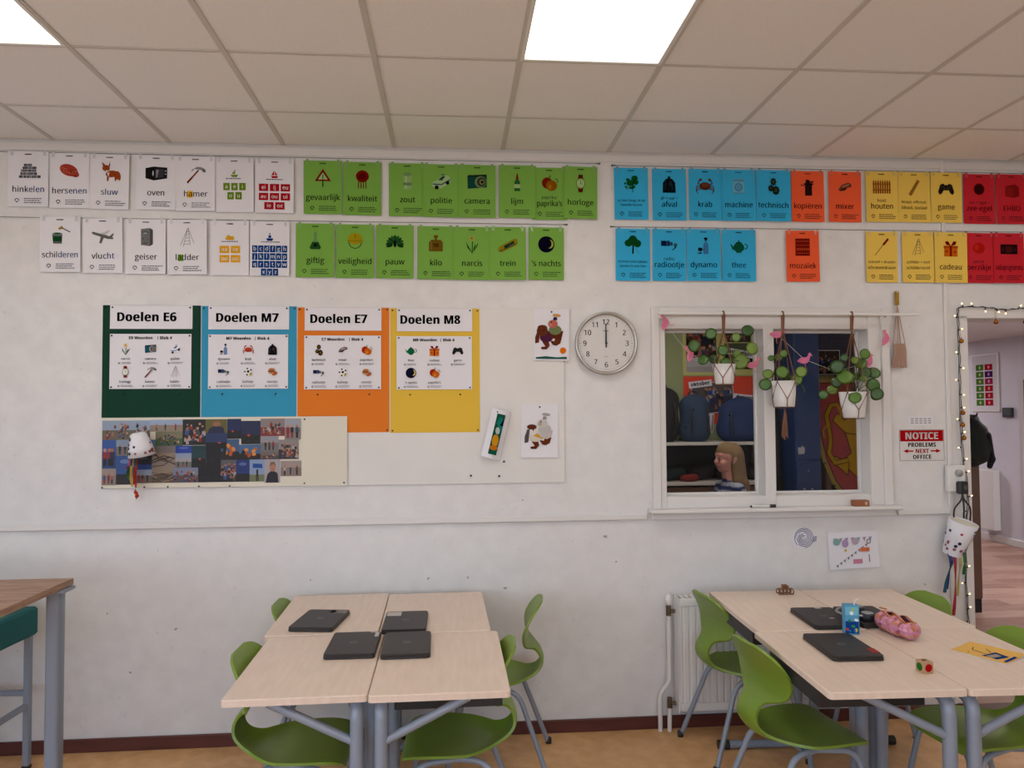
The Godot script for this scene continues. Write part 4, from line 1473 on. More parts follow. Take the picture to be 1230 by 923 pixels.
# paper, word (part between bars is printed blue), small line above it, picture, what the picture is, centre x, centre y, width, lift from the wall, tilt
const CARDS := [
	["w", "hink|elen", "", "stones", "a pile of grey slates", -2.524, 3.012, .207, .012, -.6],
	["w", "hers|enen", "", "brain", "a red brain", -2.316, 3.008, .205, .010, -.5],
	["w", "sl|uw", "", "fox", "a brown fox", -2.110, 3.004, .202, .012, .4],
	["w", "oven", "", "oven", "a black oven", -1.870, 3.005, .207, .010, .3],
	["w", "hamer", "", "hammer", "a hammer", -1.662, 3.001, .205, .014, -.4],
	["w", "", "", "boat", "five green vowel tiles", -1.459, 2.998, .203, .010, -.8],
	["w", "", "", "sail", "red two-letter tiles", -1.246, 2.996, .205, .012, .2],
	["w", "schil|deren", "", "paint", "a green paint tin", -2.358, 2.664, .207, .012, -.6],
	["w", "vluc|ht", "", "plane", "a grey aeroplane", -2.141, 2.660, .203, .010, -1.0],
	["w", "geiser", "", "heater", "a grey water heater", -1.918, 2.657, .206, .012, -.4],
	["w", "ladder", "", "ladder", "a stepladder", -1.704, 2.656, .207, .014, -.7],
	["w", "", "", "ferry", "four yellow vowel tiles", -1.481, 2.654, .202, .010, -.3],
	["w", "", "", "tug", "rows of blue letter tiles", -1.270, 2.653, .209, .012, .2],
	["g", "gevaarlijk", "", "sign", "a red warning sign", -.987, 2.994, .207, .012, -.3],
	["g", "kwaliteit", "", "seal", "a red wax seal", -.774, 2.991, .206, .010, .2],
	["g", "zout", "", "salt", "a salt shaker", -.528, 2.989, .203, .010, -.2],
	["g", "politie", "", "car", "a police car", -.342, 2.986, .203, .014, .3],
	["g", "camera", "", "camera", "a camera", -.143, 2.985, .206, .018, .4],
	["g", "lijm", "", "glue", "a glue bottle", .080, 2.988, .206, .016, .2],
	["g", "paprika's", "paprika:", "pepper", "peppers", .262, 2.980, .200, .011, -.4],
	["g", "horloge", "", "watch", "a wrist watch", .437, 2.987, .190, .018, .8],
	["g", "giftig", "", "flask", "a flask", -1.027, 2.646, .209, .012, .1],
	["g", "veiligheid", "", "helmet", "a yellow helmet", -.813, 2.644, .204, .010, .2],
	["g", "pauw", "", "peacock", "a peacock", -.597, 2.643, .205, .012, .3],
	["g", "kilo", "", "kilo", "a brass weight", -.373, 2.640, .203, .010, .3],
	["g", "narcis", "", "narcis", "a daffodil", -.173, 2.638, .205, .014, .2],
	["g", "trein", "", "train", "a yellow train", .026, 2.639, .202, .018, -.2],
	["g", "'s nachts", "", "moon", "the moon at night", .241, 2.641, .199, .012, .4],
	["b", "Tweede Kamer", "in Den Haag zit de", "twig", "a green map-like shape", .728, 2.988, .195, .012, -.4],
	["b", "afval", "af + val =", "bag", "a black rubbish bag", .948, 2.987, .198, .010, -.3],
	["b", "krab", "", "crab", "a crab", 1.157, 2.990, .193, .010, .2],
	["b", "machine", "", "washer", "a washing machine", 1.352, 2.989, .199, .014, -.3],
	["b", "technisch", "", "gears", "three cogwheels", 1.556, 2.989, .203, .018, .2],
	["b", "samen is een bos", "bomen met takken", "tree", "a tree with a round crown", .733, 2.640, .197, .012, .4],
	["b", "radiootje", "radio:", "torch", "a torch", .943, 2.641, .194, .010, .2],
	["b", "dynamo", "", "dynamo", "a dynamo and bottle", 1.142, 2.642, .198, .014, -.2],
	["b", "th|ee", "", "teapot", "a green teapot", 1.348, 2.642, .199, .012, .3],
	["o", "kopiëren", "", "copier", "a copier", 1.763, 2.989, .195, .012, .2],
	["o", "mixer", "", "mixer", "a hand mixer", 1.987, 2.991, .197, .010, .5],
	["y", "houten", "hout:", "fence", "a wooden fence", 2.210, 2.995, .196, .012, -.3],
	["y", "ideaal, sociaal", "liniaal, officieel,", "ruler", "a ruler", 2.408, 2.996, .196, .010, .2],
	["y", "game", "", "gamepad", "a game controller", 2.603, 2.996, .190, .014, .4],
	["r", "zee-egel", "zee + egel =", "disc", "a dark round shape", 2.810, 2.992, .196, .010, .2],
	["r", "EHBO", "", "kit", "a first aid box", 3.010, 2.993, .196, .014, .1],
	["o", "mozaïek", "", "tiles", "a mosaic of tiles", 1.726, 2.642, .196, .012, -.3],
	["y", "schroevendraaier", "schroef + draaien", "screwdriver", "a screwdriver", 2.202, 2.642, .192, .010, .2],
	["y", "schildersezel", "schilder + ezel", "easel", "an easel", 2.423, 2.643, .194, .010, -.3],
	["y", "cadeau", "", "gift", "a gift with red bow", 2.620, 2.642, .200, .016, .6],
	["r", "perzikje", "perzik", "peach", "a peach", 2.797, 2.642, .196, .011, .5],
	["r", "radioprogramma", "", "radio", "a dark radio", 2.980, 2.642, .190, .017, .2]]

func build_cards():
	# wires
	var wire := mat("wire", Color(0.30, 0.28, 0.27), 0.4, 0.6)
	for q in [[-4.3, .55, 3.158, "upper thin wire over the white and green cards"], [.62, 4.1, 3.150, "upper thin wire over the blue to red cards"], [-4.3, .36, 2.808, "lower thin wire under the white and green cards"], [.61, 4.1, 2.800, "lower thin wire under the blue to red cards"]]:
		var t := thing("card_wire", q[3], "wire", Vector3(q[0], q[2], 0.0), 0.0, "wires for the word cards")
		var m := MB.new()
		m.tube([Vector3(0, 0, 0.007), Vector3(q[1] - q[0], 0, 0.007)], 0.0013, 6)
		part(t, "cable", m, wire)
		for x in [0.0, q[1] - q[0]]:
			var e := MB.new()
			e.tube([Vector3(x, 0, 0.0), Vector3(x, 0, 0.012)], 0.004, 8)
			e.tube([Vector3(x, 0, 0.008), Vector3(x + (0.02 if x == 0.0 else -0.02), 0, 0.008)], 0.003, 6)
			part(t, "hook", e, wire)
	var i := 0
	for c in CARDS:
		word_card(c, i)
		i += 1

func word_card(c: Array, idx: int):
	var word: String = c[1].replace("|", "")
	var label := "%s word card reading %s with %s" % [PAPER_WORD[c[0]], word, c[4]] if word != "" else "white card with %s below a small boat" % c[4]
	var t := thing("word_card", label, "card", Vector3(c[5], c[6], c[8]), 0.0, "word cards hung on the two wires")
	t.rotation_degrees = Vector3(0.5, 0, -c[9])
	var w: float = c[7]
	var h := 0.295
	var r := RandomNumberGenerator.new()
	r.seed = 100 + idx
	var curl_l := r.randf_range(0.001, 0.006)
	var curl_r := r.randf_range(0.001, 0.006)
	var g := []
	for a in 9:
		var u: float = [-1.0, -0.97, -0.92, -0.86, 0.0, 0.86, 0.92, 0.97, 1.0][a]
		var row := []
		for b in 5:
			var v: float = [-1.0, -0.9, 0.0, 0.9, 1.0][b]
			var e: float = max(0.0, (abs(u) - 0.86) / 0.14)
			var z := e * e * (curl_l if u < 0 else curl_r) * (0.5 - 0.5 * v)
			if v < -0.85: z += 0.003 * (1.0 - e)  * (0.0 if abs(u) < 0.9 else 1.0)
			row.append(Vector3(u * w * 0.5, v * h * 0.5, z))
		g.append(row)
	var sh := MB.new()
	sh.shell(g, 0.0003)
	var ground: Color = PAPER[c[0]]
	part(t, "sheet", sh, paper("paper_" + c[0], ground))
	# tabs that hold it to the wire
	var tape := mat("clear_tape_" + c[0], ground.lerp(Color(0.6, 0.6, 0.6), 0.3), 0.25)
	var tb: MB
	for s in [-1.0, 1.0]:
		tb = MB.new()
		tb.box(Vector3(s * w * 0.40, h * 0.5 - 0.008, 0.0012), Vector3(0.014, 0.03, 0.0006))
		part(t, "tape", tb, tape)
	# ink lets the coloured paper show through
	var tint := Color.WHITE
	if c[0] != "w":
		tint = Color(pow(ground.r, 0.55), pow(ground.g, 0.55), pow(ground.b, 0.55)).lerp(Color.WHITE, 0.12)
	var p := Print.new(self, tint)
	var dk := Color(0.10, 0.10, 0.12)
	var head := Color(0.15, 0.15, 0.17)
	var q := Print.new(self, tint)      # header and explanation
	q.small(0.0, h * 0.5 - 0.016, 0.036, 1, 0.01, 0.006, head, 3)
	var wd := Print.new(self, tint)     # the word
	var small := Color(0.30, 0.30, 0.33)
	if word == "":
		p.at(0, 0.062, 0.05)
		icon(p, c[3])
		p.at(0, 0, 1)
		q.small(0, 0.036, 0.09, 1, 0.01, 0.005, small, idx)
		var sets: Dictionary = {"boat": [["a", "e", "i"], ["o", "u"]], "sail": [["ei", "ij", "eu"], ["au", "ou", "ui"], ["ie", "oe"]], "ferry": [["aa", "ee"], ["oo", "uu"]], "tug": [["b", "c", "d", "f", "g", "h"], ["j", "k", "l", "m", "n", "p"], ["q", "r", "s", "t", "v", "w"], ["x", "y", "z"]]}
		var cols: Dictionary = {"boat": Color(0.38, 0.50, 0.10), "sail": Color(0.62, 0.05, 0.13), "ferry": Color(0.82, 0.60, 0.13), "tug": Color(0.04, 0.24, 0.48)}
		var rows: Array = sets[c[3]]
		var tw: float = {"boat": 0.034, "sail": 0.05, "ferry": 0.05, "tug": 0.0285}[c[3]]
		var dy := 0.050 if c[3] != "tug" else 0.042
		for ri in rows.size():
			for k in rows[ri].size():
				var x: float = (k - (rows[ri].size() - 1) * 0.5) * (tw + 0.008 if c[3] != "tug" else tw + 0.003)
				var y: float = -0.008 - ri * dy + (0.006 if c[3] == "tug" else 0.0)
				var lt := Print.new(self, tint)
				lt.rect(x, y, tw, 0.040 if c[3] != "tug" else 0.037, cols[c[3]])
				lt.text(rows[ri][k], x, y - 0.009, 0.021, Color(0.92, 0.92, 0.9), false, tw * 0.92)
				part(t, "letter_tile", lt.mb, print_mat).position.z = 0.0004
	else:
		var two: bool = c[2] != ""
		p.at(0, 0.052 if not two else 0.058, 0.115 if c[3] in ["brain", "crab", "fence", "radio", "camera", "stones", "fox", "train", "plane", "car", "oven"] else 0.1)
		icon(p, c[3])
		p.at(0, 0, 1)
		if c[0] == "b" and two and word.length() > 9:
			wd.text(c[2], 0, -0.045, 0.014, small, false, w * 0.86)
			wd.text(c[1], 0, -0.070, 0.014, small, false, w * 0.8)
		elif c[0] == "y" and two and word.length() > 8:
			wd.text(c[2], 0, -0.036, 0.016, small, false, w * 0.86)
			wd.text(c[1], 0, -0.070, 0.018, dk, false, w * 0.9)
		else:
			if two: wd.text(c[2], 0, -0.030, 0.018, small, false, w * 0.7)
			if word == "hamer": wd.rect(-0.030, -0.058, 0.030, 0.036, Color(0.85, 0.64, 0.15))
			if word == "ladder": wd.rect(-0.034, -0.058, 0.028, 0.036, Color(0.38, 0.55, 0.12))
			wd.text(c[1], 0, -0.070, 0.031, dk, false, w * (0.90 if word != "paprika's" else 0.72))
		# pictogram and lines of explanation at the foot
		q.ring(-w * 0.28, -0.114, 0.009, 0.004, small, -0.4, 3.6, 8)
		q.rect(-w * 0.28, -0.122, 0.009, 0.006, small)
		q.small(0.028, -0.105, w * 0.48, 3, 0.011, 0.0042, small, 40 + idx)
		part(t, "word", wd.mb, print_mat).position.z = 0.0004
	part(t, "picture", p.mb, print_mat).position.z = 0.0004
	var cap := part(t, "caption", q.mb, print_mat)
	cap.position.z = 0.0004
	cap.set_meta("kind", "stuff")

# ---------------------------------------------------------------- pin board, goal posters, photographs, drawings
func sheet_mesh(w: float, h: float, th := 0.0004, bend := 0.0) -> MB:
	var g := []
	for a in 7:
		var row := []
		for b in 7:
			var u := -1.0 + a / 3.0
			var v := -1.0 + b / 3.0
			row.append(Vector3(u * w * 0.5, v * h * 0.5, bend * (u * u * 0.5 + max(0.0, -v) * max(0.0, -v))))
		g.append(row)
	var m := MB.new()
	m.shell(g, th)
	return m

func pin(parent: Node, x: float, y: float, z := 0.0, c := Color(0.05, 0.05, 0.06), key := "black"):
	var m := MB.new()
	m.lathe([Vector2(0, 0), Vector2(0.0045, 0), Vector2(0.005, 0.003), Vector2(0.003, 0.006), Vector2(0, 0.007)], 8, Transform3D(rot_x(PI / 2), Vector3(x, y, z)))
	part(parent, "pin", m, mat("pin_" + key, c, 0.35))

func build_board():
	var bd := thing("pin_board", "long flat white pin board on the wall behind the posters", "board", Vector3(-0.899, 1.85, 0.0))
	part(bd, "panel", bx(Vector3(-1.236, -0.485, 0.0005), Vector3(1.236, 0.485, 0.009), 0.002), tex_mat("board_paint", noise_tex(Color(0.825, 0.815, 0.80), Color(0.845, 0.835, 0.82), 0.03, 91, Vector2(1, 1), 128, 3), Vector3(0.7, 0.7, 0.7), 0.55))
	var posters := [
		["green", Color(0.105, 0.235, 0.185), -2.137, -1.630, 2.341, 1.640, "E6", [["narcis", "narcis"], ["camera", "camera"], ["car", "politie"], ["watch", "horloge"], ["hammer", "hamer"], ["ladder", "ladder"]]],
		["blue", Color(0.225, 0.565, 0.70), -1.626, -1.125, 2.339, 1.640, "M7", [["dynamo", "dynamo"], ["crab", "krab"], ["bag", "afval"], ["torch", "radiootje"], ["ball", "balletje"], ["bread", "oventje"]]],
		["orange", Color(0.84, 0.465, 0.17), -1.121, -0.628, 2.334, 1.652, "E7", [["gears", "technisch"], ["mixer", "mixer"], ["pepper", "paprika's"], ["torch", "radiootje"], ["ball", "balletje"], ["bread", "oventje"]]],
		["yellow", Color(0.845, 0.70, 0.26), -0.623, -0.134, 2.331, 1.648, "M8", [["teapot", "thee"], ["gift", "cadeau"], ["gamepad", "game"], ["moon", "'s nachts"], ["pepper", "paprika's"]]]]
	for q in posters:
		var cx: float = (q[2] + q[3]) * 0.5
		var cy: float = (q[4] + q[5]) * 0.5
		var w: float = q[3] - q[2]
		var h: float = q[4] - q[5]
		var bk := thing("poster_backing", "large %s poster sheet under the Doelen %s papers" % [q[0], q[6]], "poster", Vector3(cx, cy, 0.0105), 0.0, "coloured poster sheets on the pin board")
		part(bk, "sheet", sheet_mesh(w, h), paper("poster_" + q[0], q[1]))
		for s in [-1.0, 1.0]:
			pin(bk, s * (w * 0.5 - 0.012), h * 0.5 - 0.012)
			pin(bk, s * w * 0.28, q[4] - cy - 0.475, 0.0)
			if h > 0.68 and q[0] != "green" and q[0] != "blue": pin(bk, s * (w * 0.5 - 0.012), -h * 0.5 + 0.012)
		# title strip
		var tx: float = cx - 0.002
		var ty: float = q[4] - 0.064
		var tw := 0.425 if q[0] in ["green", "blue"] else 0.412
		var ti := thing("title_sheet", "white paper strip reading Doelen %s on the %s poster" % [q[6], q[0]], "paper", Vector3(tx, ty, 0.0135), 0.0, "title strips on the posters")
		part(ti, "sheet", sheet_mesh(tw, 0.126, 0.0004, 0.001), paper("paper_w", PAPER["w"]))
		var p := Print.new(self)
		p.z0 = 0.0013
		p.text("Doelen " + q[6], -0.01 if q[0] == "blue" else -0.025, -0.022, 0.047, Color(0.03, 0.03, 0.035), true, 0.37)
		part(ti, "lettering", p.mb, print_mat)
		# word sheet, A3
		var ws := thing("word_sheet", "white sheet of small word pictures headed %s Woorden on the %s poster" % [q[6], q[0]], "paper", Vector3(tx - 0.002, ty - 0.2365, 0.0135), 0.0, "word sheets on the posters")
		part(ws, "sheet", sheet_mesh(0.420 if tw > 0.42 else 0.412, 0.293, 0.0004, 0.001), paper("paper_w", PAPER["w"]))
		var k := Print.new(self)
		k.z0 = 0.0013
		k.text(q[6] + " Woorden", -0.052, 0.118, 0.0155, Color(0.05, 0.05, 0.06), true)
		k.rect(0.036, 0.125, 0.0025, 0.02, Color(0.05, 0.05, 0.06))
		k.text("Blok 4", 0.078, 0.118, 0.0155, Color(0.05, 0.05, 0.06), true)
		var items: Array = q[7]
		for i in items.size():
			var x: float = (i % 3 - 1) * 0.128
			var y := 0.066 - (i / 3) * 0.122
			k.at(x, y, 0.062)
			icon(k, items[i][0])
			k.at(0, 0, 1)
			k.text(items[i][1], x, y - 0.058, 0.0125, Color(0.12, 0.14, 0.2), false, 0.1)
			k.small(x + 0.008, y - 0.072, 0.06, 2, 0.006, 0.0025, Color(0.4, 0.4, 0.42), i)
			k.ring(x - 0.033, y - 0.076, 0.004, 0.0025, Color(0.3, 0.3, 0.33), 0, TAU, 6)
		part(ws, "printing", k.mb, print_mat)
		for s in [-1.0, 1.0]:
			pin(ti, s * (tw * 0.5 - 0.012), 0.052)
			pin(ws, s * (tw * 0.5 - 0.012), 0.137)
			pin(ws, s * (tw * 0.5 - 0.012), -0.137)
	collage()
	# blank sheet and loose pins
	var bl := thing("blank_sheet", "blank cream paper sheet right of the photo collage", "paper", Vector3(-0.975, 1.554, 0.0165))
	part(bl, "sheet", sheet_mesh(0.242, 0.374, 0.0004, 0.002), paper("paper_cream", Color(0.83, 0.81, 0.75)))
	for s in [-1.0, 1.0]:
		pin(bl, s * 0.105, -0.172)
	pin(bl, -0.105, 0.172)
	drawing_sheets()

func photo_print(p: Print, w: float, h: float, kind: String, a: Color, b: Color, seed_: int):
	var r := RandomNumberGenerator.new()
	r.seed = seed_
	p.rect(0, 0, w, h, a)
	var pal := [Color(0.08, 0.08, 0.10), Color(0.12, 0.14, 0.24), Color(0.50, 0.13, 0.12), Color(0.62, 0.58, 0.56), Color(0.20, 0.24, 0.32), Color(0.55, 0.36, 0.28), Color(0.16, 0.28, 0.50), Color(0.30, 0.22, 0.18)]
	var skin := [Color(0.62, 0.42, 0.33), Color(0.55, 0.36, 0.28), Color(0.68, 0.50, 0.42)]
	match kind:
		"crowd":
			p.rect(0, -h * 0.25, w, h * 0.5, b)
			for k in 26:
				var x := r.randf_range(-0.44, 0.44) * w
				var y := r.randf_range(-0.40, 0.22) * h
				var s := r.randf_range(0.09, 0.16) * h
				p.rect(x, y, s * 0.9, s * 1.2, pal[r.randi() % 8], r.randf_range(-0.4, 0.4))
				p.ell(x, y + s * 0.85, s * 0.32, s * 0.36, skin[r.randi() % 3], 0.0, 7)
		"people":
			p.rect(0, -h * 0.22, w, h * 0.56, b)
			for k in 3:
				var x := (-0.28 + k * 0.26 + r.randf_range(-0.06, 0.06)) * w
				var s := h * r.randf_range(0.16, 0.22)
				p.rect(x, -h * 0.05, s * 0.7, s * 1.4, pal[r.randi() % 8])
				p.rect(x, -h * 0.28, s * 0.5, s * 1.3, pal[r.randi() % 3])
				p.ell(x, h * 0.14, s * 0.3, s * 0.34, skin[r.randi() % 3], 0.0, 8)
		"night":
			p.rect(0, -h * 0.3, w, h * 0.4, b)
			p.ell(r.randf_range(-0.2, 0.2) * w, -h * 0.12, w * 0.08, h * 0.05, Color(0.72, 0.22, 0.10), 0.0, 8)
			for k in 5:
				p.rect(r.randf_range(-0.4, 0.4) * w, -h * 0.26, w * 0.08, h * r.randf_range(0.08, 0.2), Color(0.03, 0.03, 0.04))
		"dark":
			for k in 8:
				p.rect(r.randf_range(-0.4, 0.4) * w, r.randf_range(-0.4, 0.35) * h, w * r.randf_range(0.1, 0.2), h * r.randf_range(0.06, 0.2), b if k % 2 == 0 else b.darkened(0.5), r.randf())
		"fire":
			p.rect(0, -h * 0.3, w, h * 0.4, Color(0.10, 0.06, 0.05))
			for k in 6:
				p.ell(r.randf_range(-0.25, 0.3) * w, r.randf_range(-0.25, 0.2) * h, w * 0.11, h * 0.12, b if k % 2 == 0 else Color(0.78, 0.5, 0.2), r.randf(), 7)
			p.ell(-0.3 * w, -0.1 * h, w * 0.1, h * 0.25, Color(0.05, 0.05, 0.06), 0.0, 8)
		"sky":
			p.rect(0, -h * 0.32, w, h * 0.36, b)
			p.ell(0, h * 0.3, w * 0.3, h * 0.08, a.lightened(0.25), 0.0, 8)
		"portrait":
			p.f([-w * 0.42, -h * 0.5, w * 0.4, -h * 0.5, w * 0.34, -h * 0.1, 0, h * 0.04, -w * 0.3, -h * 0.12], b)
			p.ell(0.02 * w, h * 0.16, w * 0.2, h * 0.19, skin[r.randi() % 3], 0.0, 12)
			p.f([-w * 0.18, h * 0.2, -w * 0.12, h * 0.38, w * 0.14, h * 0.4, w * 0.23, h * 0.22, w * 0.05, h * 0.3], Color(0.45, 0.33, 0.2))
			p.rect(0.02 * w, h * 0.07, w * 0.1, h * 0.025, Color(0.5, 0.2, 0.18))
		"wood":
			p.rect(0, h * 0.35, w, h * 0.3, b)
			for k in 9:
				p.ln([-w * 0.48, r.randf_range(-0.45, 0.2) * h, 0, r.randf_range(-0.45, 0.2) * h, w * 0.48, r.randf_range(-0.45, 0.2) * h], h * 0.05, [Color(0.12, 0.1, 0.09), Color(0.55, 0.48, 0.42), Color(0.3, 0.25, 0.2)][k % 3])
		"flag":
			p.rect(0, -h * 0.34, w, h * 0.32, b)
			p.f([-w * 0.3, h * 0.12, w * 0.38, h * 0.1, w * 0.34, h * 0.3, -w * 0.28, h * 0.32], Color(0.04, 0.25, 0.55))
			p.rect(0.02 * w, -h * 0.1, w * 0.14, h * 0.3, Color(0.10, 0.11, 0.18))
			p.rect(-0.03 * w, -h * 0.34, w * 0.07, h * 0.26, Color(0.06, 0.06, 0.08))
			p.rect(0.07 * w, -h * 0.34, w * 0.07, h * 0.26, Color(0.06, 0.06, 0.08))

func collage():
	var t := thing("photo_collage", "wide collage of small trip photographs pinned below the green and blue posters", "collage", Vector3(-1.612, 1.555, 0.013))
	part(t, "backing_sheet", sheet_mesh(1.048, 0.372, 0.0004, 0.0015), paper("paper_cream", Color(0.83, 0.81, 0.75)))
	# photo: left, top, right, bottom in a 930 by 330 layout; kind; ground colours
	var L := [
		[58, 58, 275, 150, "crowd", Color(0.52, 0.58, 0.66), Color(0.38, 0.34, 0.28)], [58, 150, 122, 285, "people", Color(0.16, 0.30, 0.55), Color(0.10, 0.22, 0.42)],
		[122, 150, 205, 225, "people", Color(0.48, 0.54, 0.62), Color(0.42, 0.38, 0.36)], [205, 150, 300, 225, "crowd", Color(0.30, 0.42, 0.60), Color(0.2, 0.2, 0.2)],
		[275, 56, 424, 112, "people", Color(0.55, 0.62, 0.72), Color(0.52, 0.46, 0.40)], [300, 112, 424, 180, "crowd", Color(0.42, 0.42, 0.32), Color(0.24, 0.34, 0.18)],
		[424, 55, 530, 178, "crowd", Color(0.06, 0.05, 0.05), Color(0.10, 0.07, 0.07)], [530, 55, 628, 122, "portrait", Color(0.34, 0.33, 0.12), Color(0.08, 0.10, 0.24)],
		[530, 122, 630, 196, "night", Color(0.09, 0.17, 0.34), Color(0.03, 0.04, 0.08)], [630, 54, 695, 150, "night", Color(0.04, 0.10, 0.28), Color(0.02, 0.03, 0.06)],
		[695, 64, 785, 176, "night", Color(0.08, 0.12, 0.26), Color(0.08, 0.05, 0.05)], [785, 54, 898, 138, "crowd", Color(0.5, 0.46, 0.46), Color(0.45, 0.16, 0.16)],
		[898, 54, 974, 156, "people", Color(0.56, 0.58, 0.62), Color(0.46, 0.44, 0.43)], [785, 138, 870, 212, "people", Color(0.52, 0.52, 0.56), Color(0.42, 0.40, 0.40)],
		[870, 156, 964, 250, "crowd", Color(0.50, 0.48, 0.47), Color(0.16, 0.16, 0.18)], [785, 212, 870, 250, "crowd", Color(0.40, 0.36, 0.35), Color(0.26, 0.22, 0.22)],
		[285, 180, 392, 285, "wood", Color(0.50, 0.44, 0.40), Color(0.42, 0.40, 0.40)], [392, 180, 466, 236, "sky", Color(0.06, 0.20, 0.55), Color(0.50, 0.56, 0.66)],
		[392, 236, 466, 285, "people", Color(0.56, 0.56, 0.58), Color(0.4, 0.38, 0.36)], [466, 180, 532, 285, "night", Color(0.02, 0.20, 0.22), Color(0.02, 0.06, 0.05)],
		[497, 285, 602, 356, "dark", Color(0.03, 0.03, 0.05), Color(0.07, 0.07, 0.11)], [532, 196, 602, 285, "dark", Color(0.04, 0.035, 0.05), Color(0.08, 0.06, 0.07)],
		[602, 152, 686, 250, "fire", Color(0.20, 0.32, 0.46), Color(0.65, 0.30, 0.05)], [686, 178, 785, 250, "fire", Color(0.22, 0.36, 0.52), Color(0.62, 0.27, 0.04)],
		[602, 250, 672, 356, "crowd", Color(0.32, 0.32, 0.34), Color(0.08, 0.08, 0.09)], [672, 250, 735, 356, "sky", Color(0.06, 0.16, 0.40), Color(0.05, 0.06, 0.08)],
		[735, 250, 804, 356, "flag", Color(0.48, 0.56, 0.68), Color(0.40, 0.42, 0.30)], [804, 250, 878, 362, "portrait", Color(0.60, 0.58, 0.60), Color(0.05, 0.07, 0.12)],
		[880, 258, 978, 332, "people", Color(0.58, 0.52, 0.50), Color(0.48, 0.42, 0.40)], [58, 285, 122, 364, "people", Color(0.55, 0.50, 0.47), Color(0.50, 0.45, 0.42)],
		[122, 225, 205, 362, "sky", Color(0.16, 0.28, 0.50), Color(0.10, 0.09, 0.12)], [205, 225, 285, 292, "sky", Color(0.08, 0.07, 0.09), Color(0.08, 0.20, 0.45)],
		[205, 292, 285, 356, "people", Color(0.48, 0.54, 0.62), Color(0.38, 0.33, 0.28)], [285, 285, 382, 356, "wood", Color(0.36, 0.28, 0.18), Color(0.50, 0.44, 0.36)],
		[382, 285, 497, 356, "crowd", Color(0.42, 0.46, 0.56), Color(0.30, 0.26, 0.30)]]
	var i := 0
	for q in L:
		var x0: float = -0.518 + (q[0] - 58) / 922.0 * 1.036
		var x1: float = -0.518 + (q[2] - 58) / 922.0 * 1.036
		var y0: float = 0.178 - (q[1] - 52) / 312.0 * 0.348
		var y1: float = 0.178 - (q[3] - 52) / 312.0 * 0.348
		var w: float = x1 - x0
		var h: float = y0 - y1
		var p := Print.new(self)
		p.z0 = 0.0002
		photo_print(p, w, h, q[4], q[5], q[6], 300 + i)
		var m := MB.new()
		m.span(Vector3(-w * 0.5, -h * 0.5, -0.0002), Vector3(w * 0.5, h * 0.5, 0.0001))
		var ph := part(t, "photo", m, mat("photo_paper", Color(0.7, 0.7, 0.7), 0.35))
		ph.position = Vector3((x0 + x1) * 0.5, (y0 + y1) * 0.5, 0.0022 + (i % 5) * 0.00015)
		var pr := part(ph, "picture", p.mb, mat_photo())
		i += 1
	for x in [-0.515, -0.30, -0.18, -0.02, 0.14]:
		pin(t, x, -0.182, 0.002)

func mat_photo() -> StandardMaterial3D:
	var m := mat("photo_gloss", Color.WHITE, 0.6)
	m.vertex_color_use_as_albedo = true
	return m

func animal_drawing(p: Print, coloured: bool):
	# long-eared animal walking with a loaded basket on its back, seen from the side
	var br := Color(0.36, 0.18, 0.11)
	var body := Color(0.30, 0.12, 0.22) if coloured else Color(0.80, 0.76, 0.70)
	var head := br if coloured else Color(0.82, 0.80, 0.78)
	p.f([-.02, -.20, .10, -.22, .14, -.12, .22, -.06, .30, -.14, .26, -.28, .16, -.34, .06, -.32], br)
	p.f([-.22, -.24, -.06, -.20, -.02, -.34, -.10, -.44, -.24, -.44, -.26, -.38, -.14, -.36], br)
	p.ell(-.10, -.10, .19, .15, body, 0.3)
	if not coloured:
		p.f([-.2, -.08, .08, -.18, .1, -.12, -.16, .0], Color(0.75, 0.55, 0.14))
	p.ell(-.22, .05, .15, .14, head)
	p.ell(-.22, .14, .13, .07, br)
	p.f([-.34, .08, -.27, .08, -.31, -.26, -.41, -.28, -.41, -.12], br if coloured else Color(0.30, 0.28, 0.30))
	p.f([-.02, -.02, .34, .06, .30, -.12, .18, -.18, .0, -.12], Color(0.34, 0.16, 0.10) if coloured else Color(0.72, 0.70, 0.68))
	p.ell(.12, .08, .17, .13, Color(0.42, 0.46, 0.30) if coloured else Color(0.70, 0.69, 0.68))
	p.ell(.06, .24, .13, .11, Color(0.68, 0.38, 0.33) if coloured else Color(0.74, 0.72, 0.70))
	p.ell(.0, .22, .05, .05, Color(0.75, 0.45, 0.40) if coloured else Color(0.66, 0.62, 0.5))
	p.f([.06, .34, .18, .34, .16, .42, .08, .42], Color(0.16, 0.12, 0.30) if coloured else Color(0.55, 0.54, 0.56))
	p.ell(.16, .47, .11, .04, Color(0.75, 0.55, 0.28) if coloured else Color(0.6, 0.6, 0.6), -0.1)
	for q in [[-.18, .06], [.02, .28]]:
		p.ell(q[0], q[1], .018, .025, Color(0.05, 0.05, 0.05), 0.0, 8)

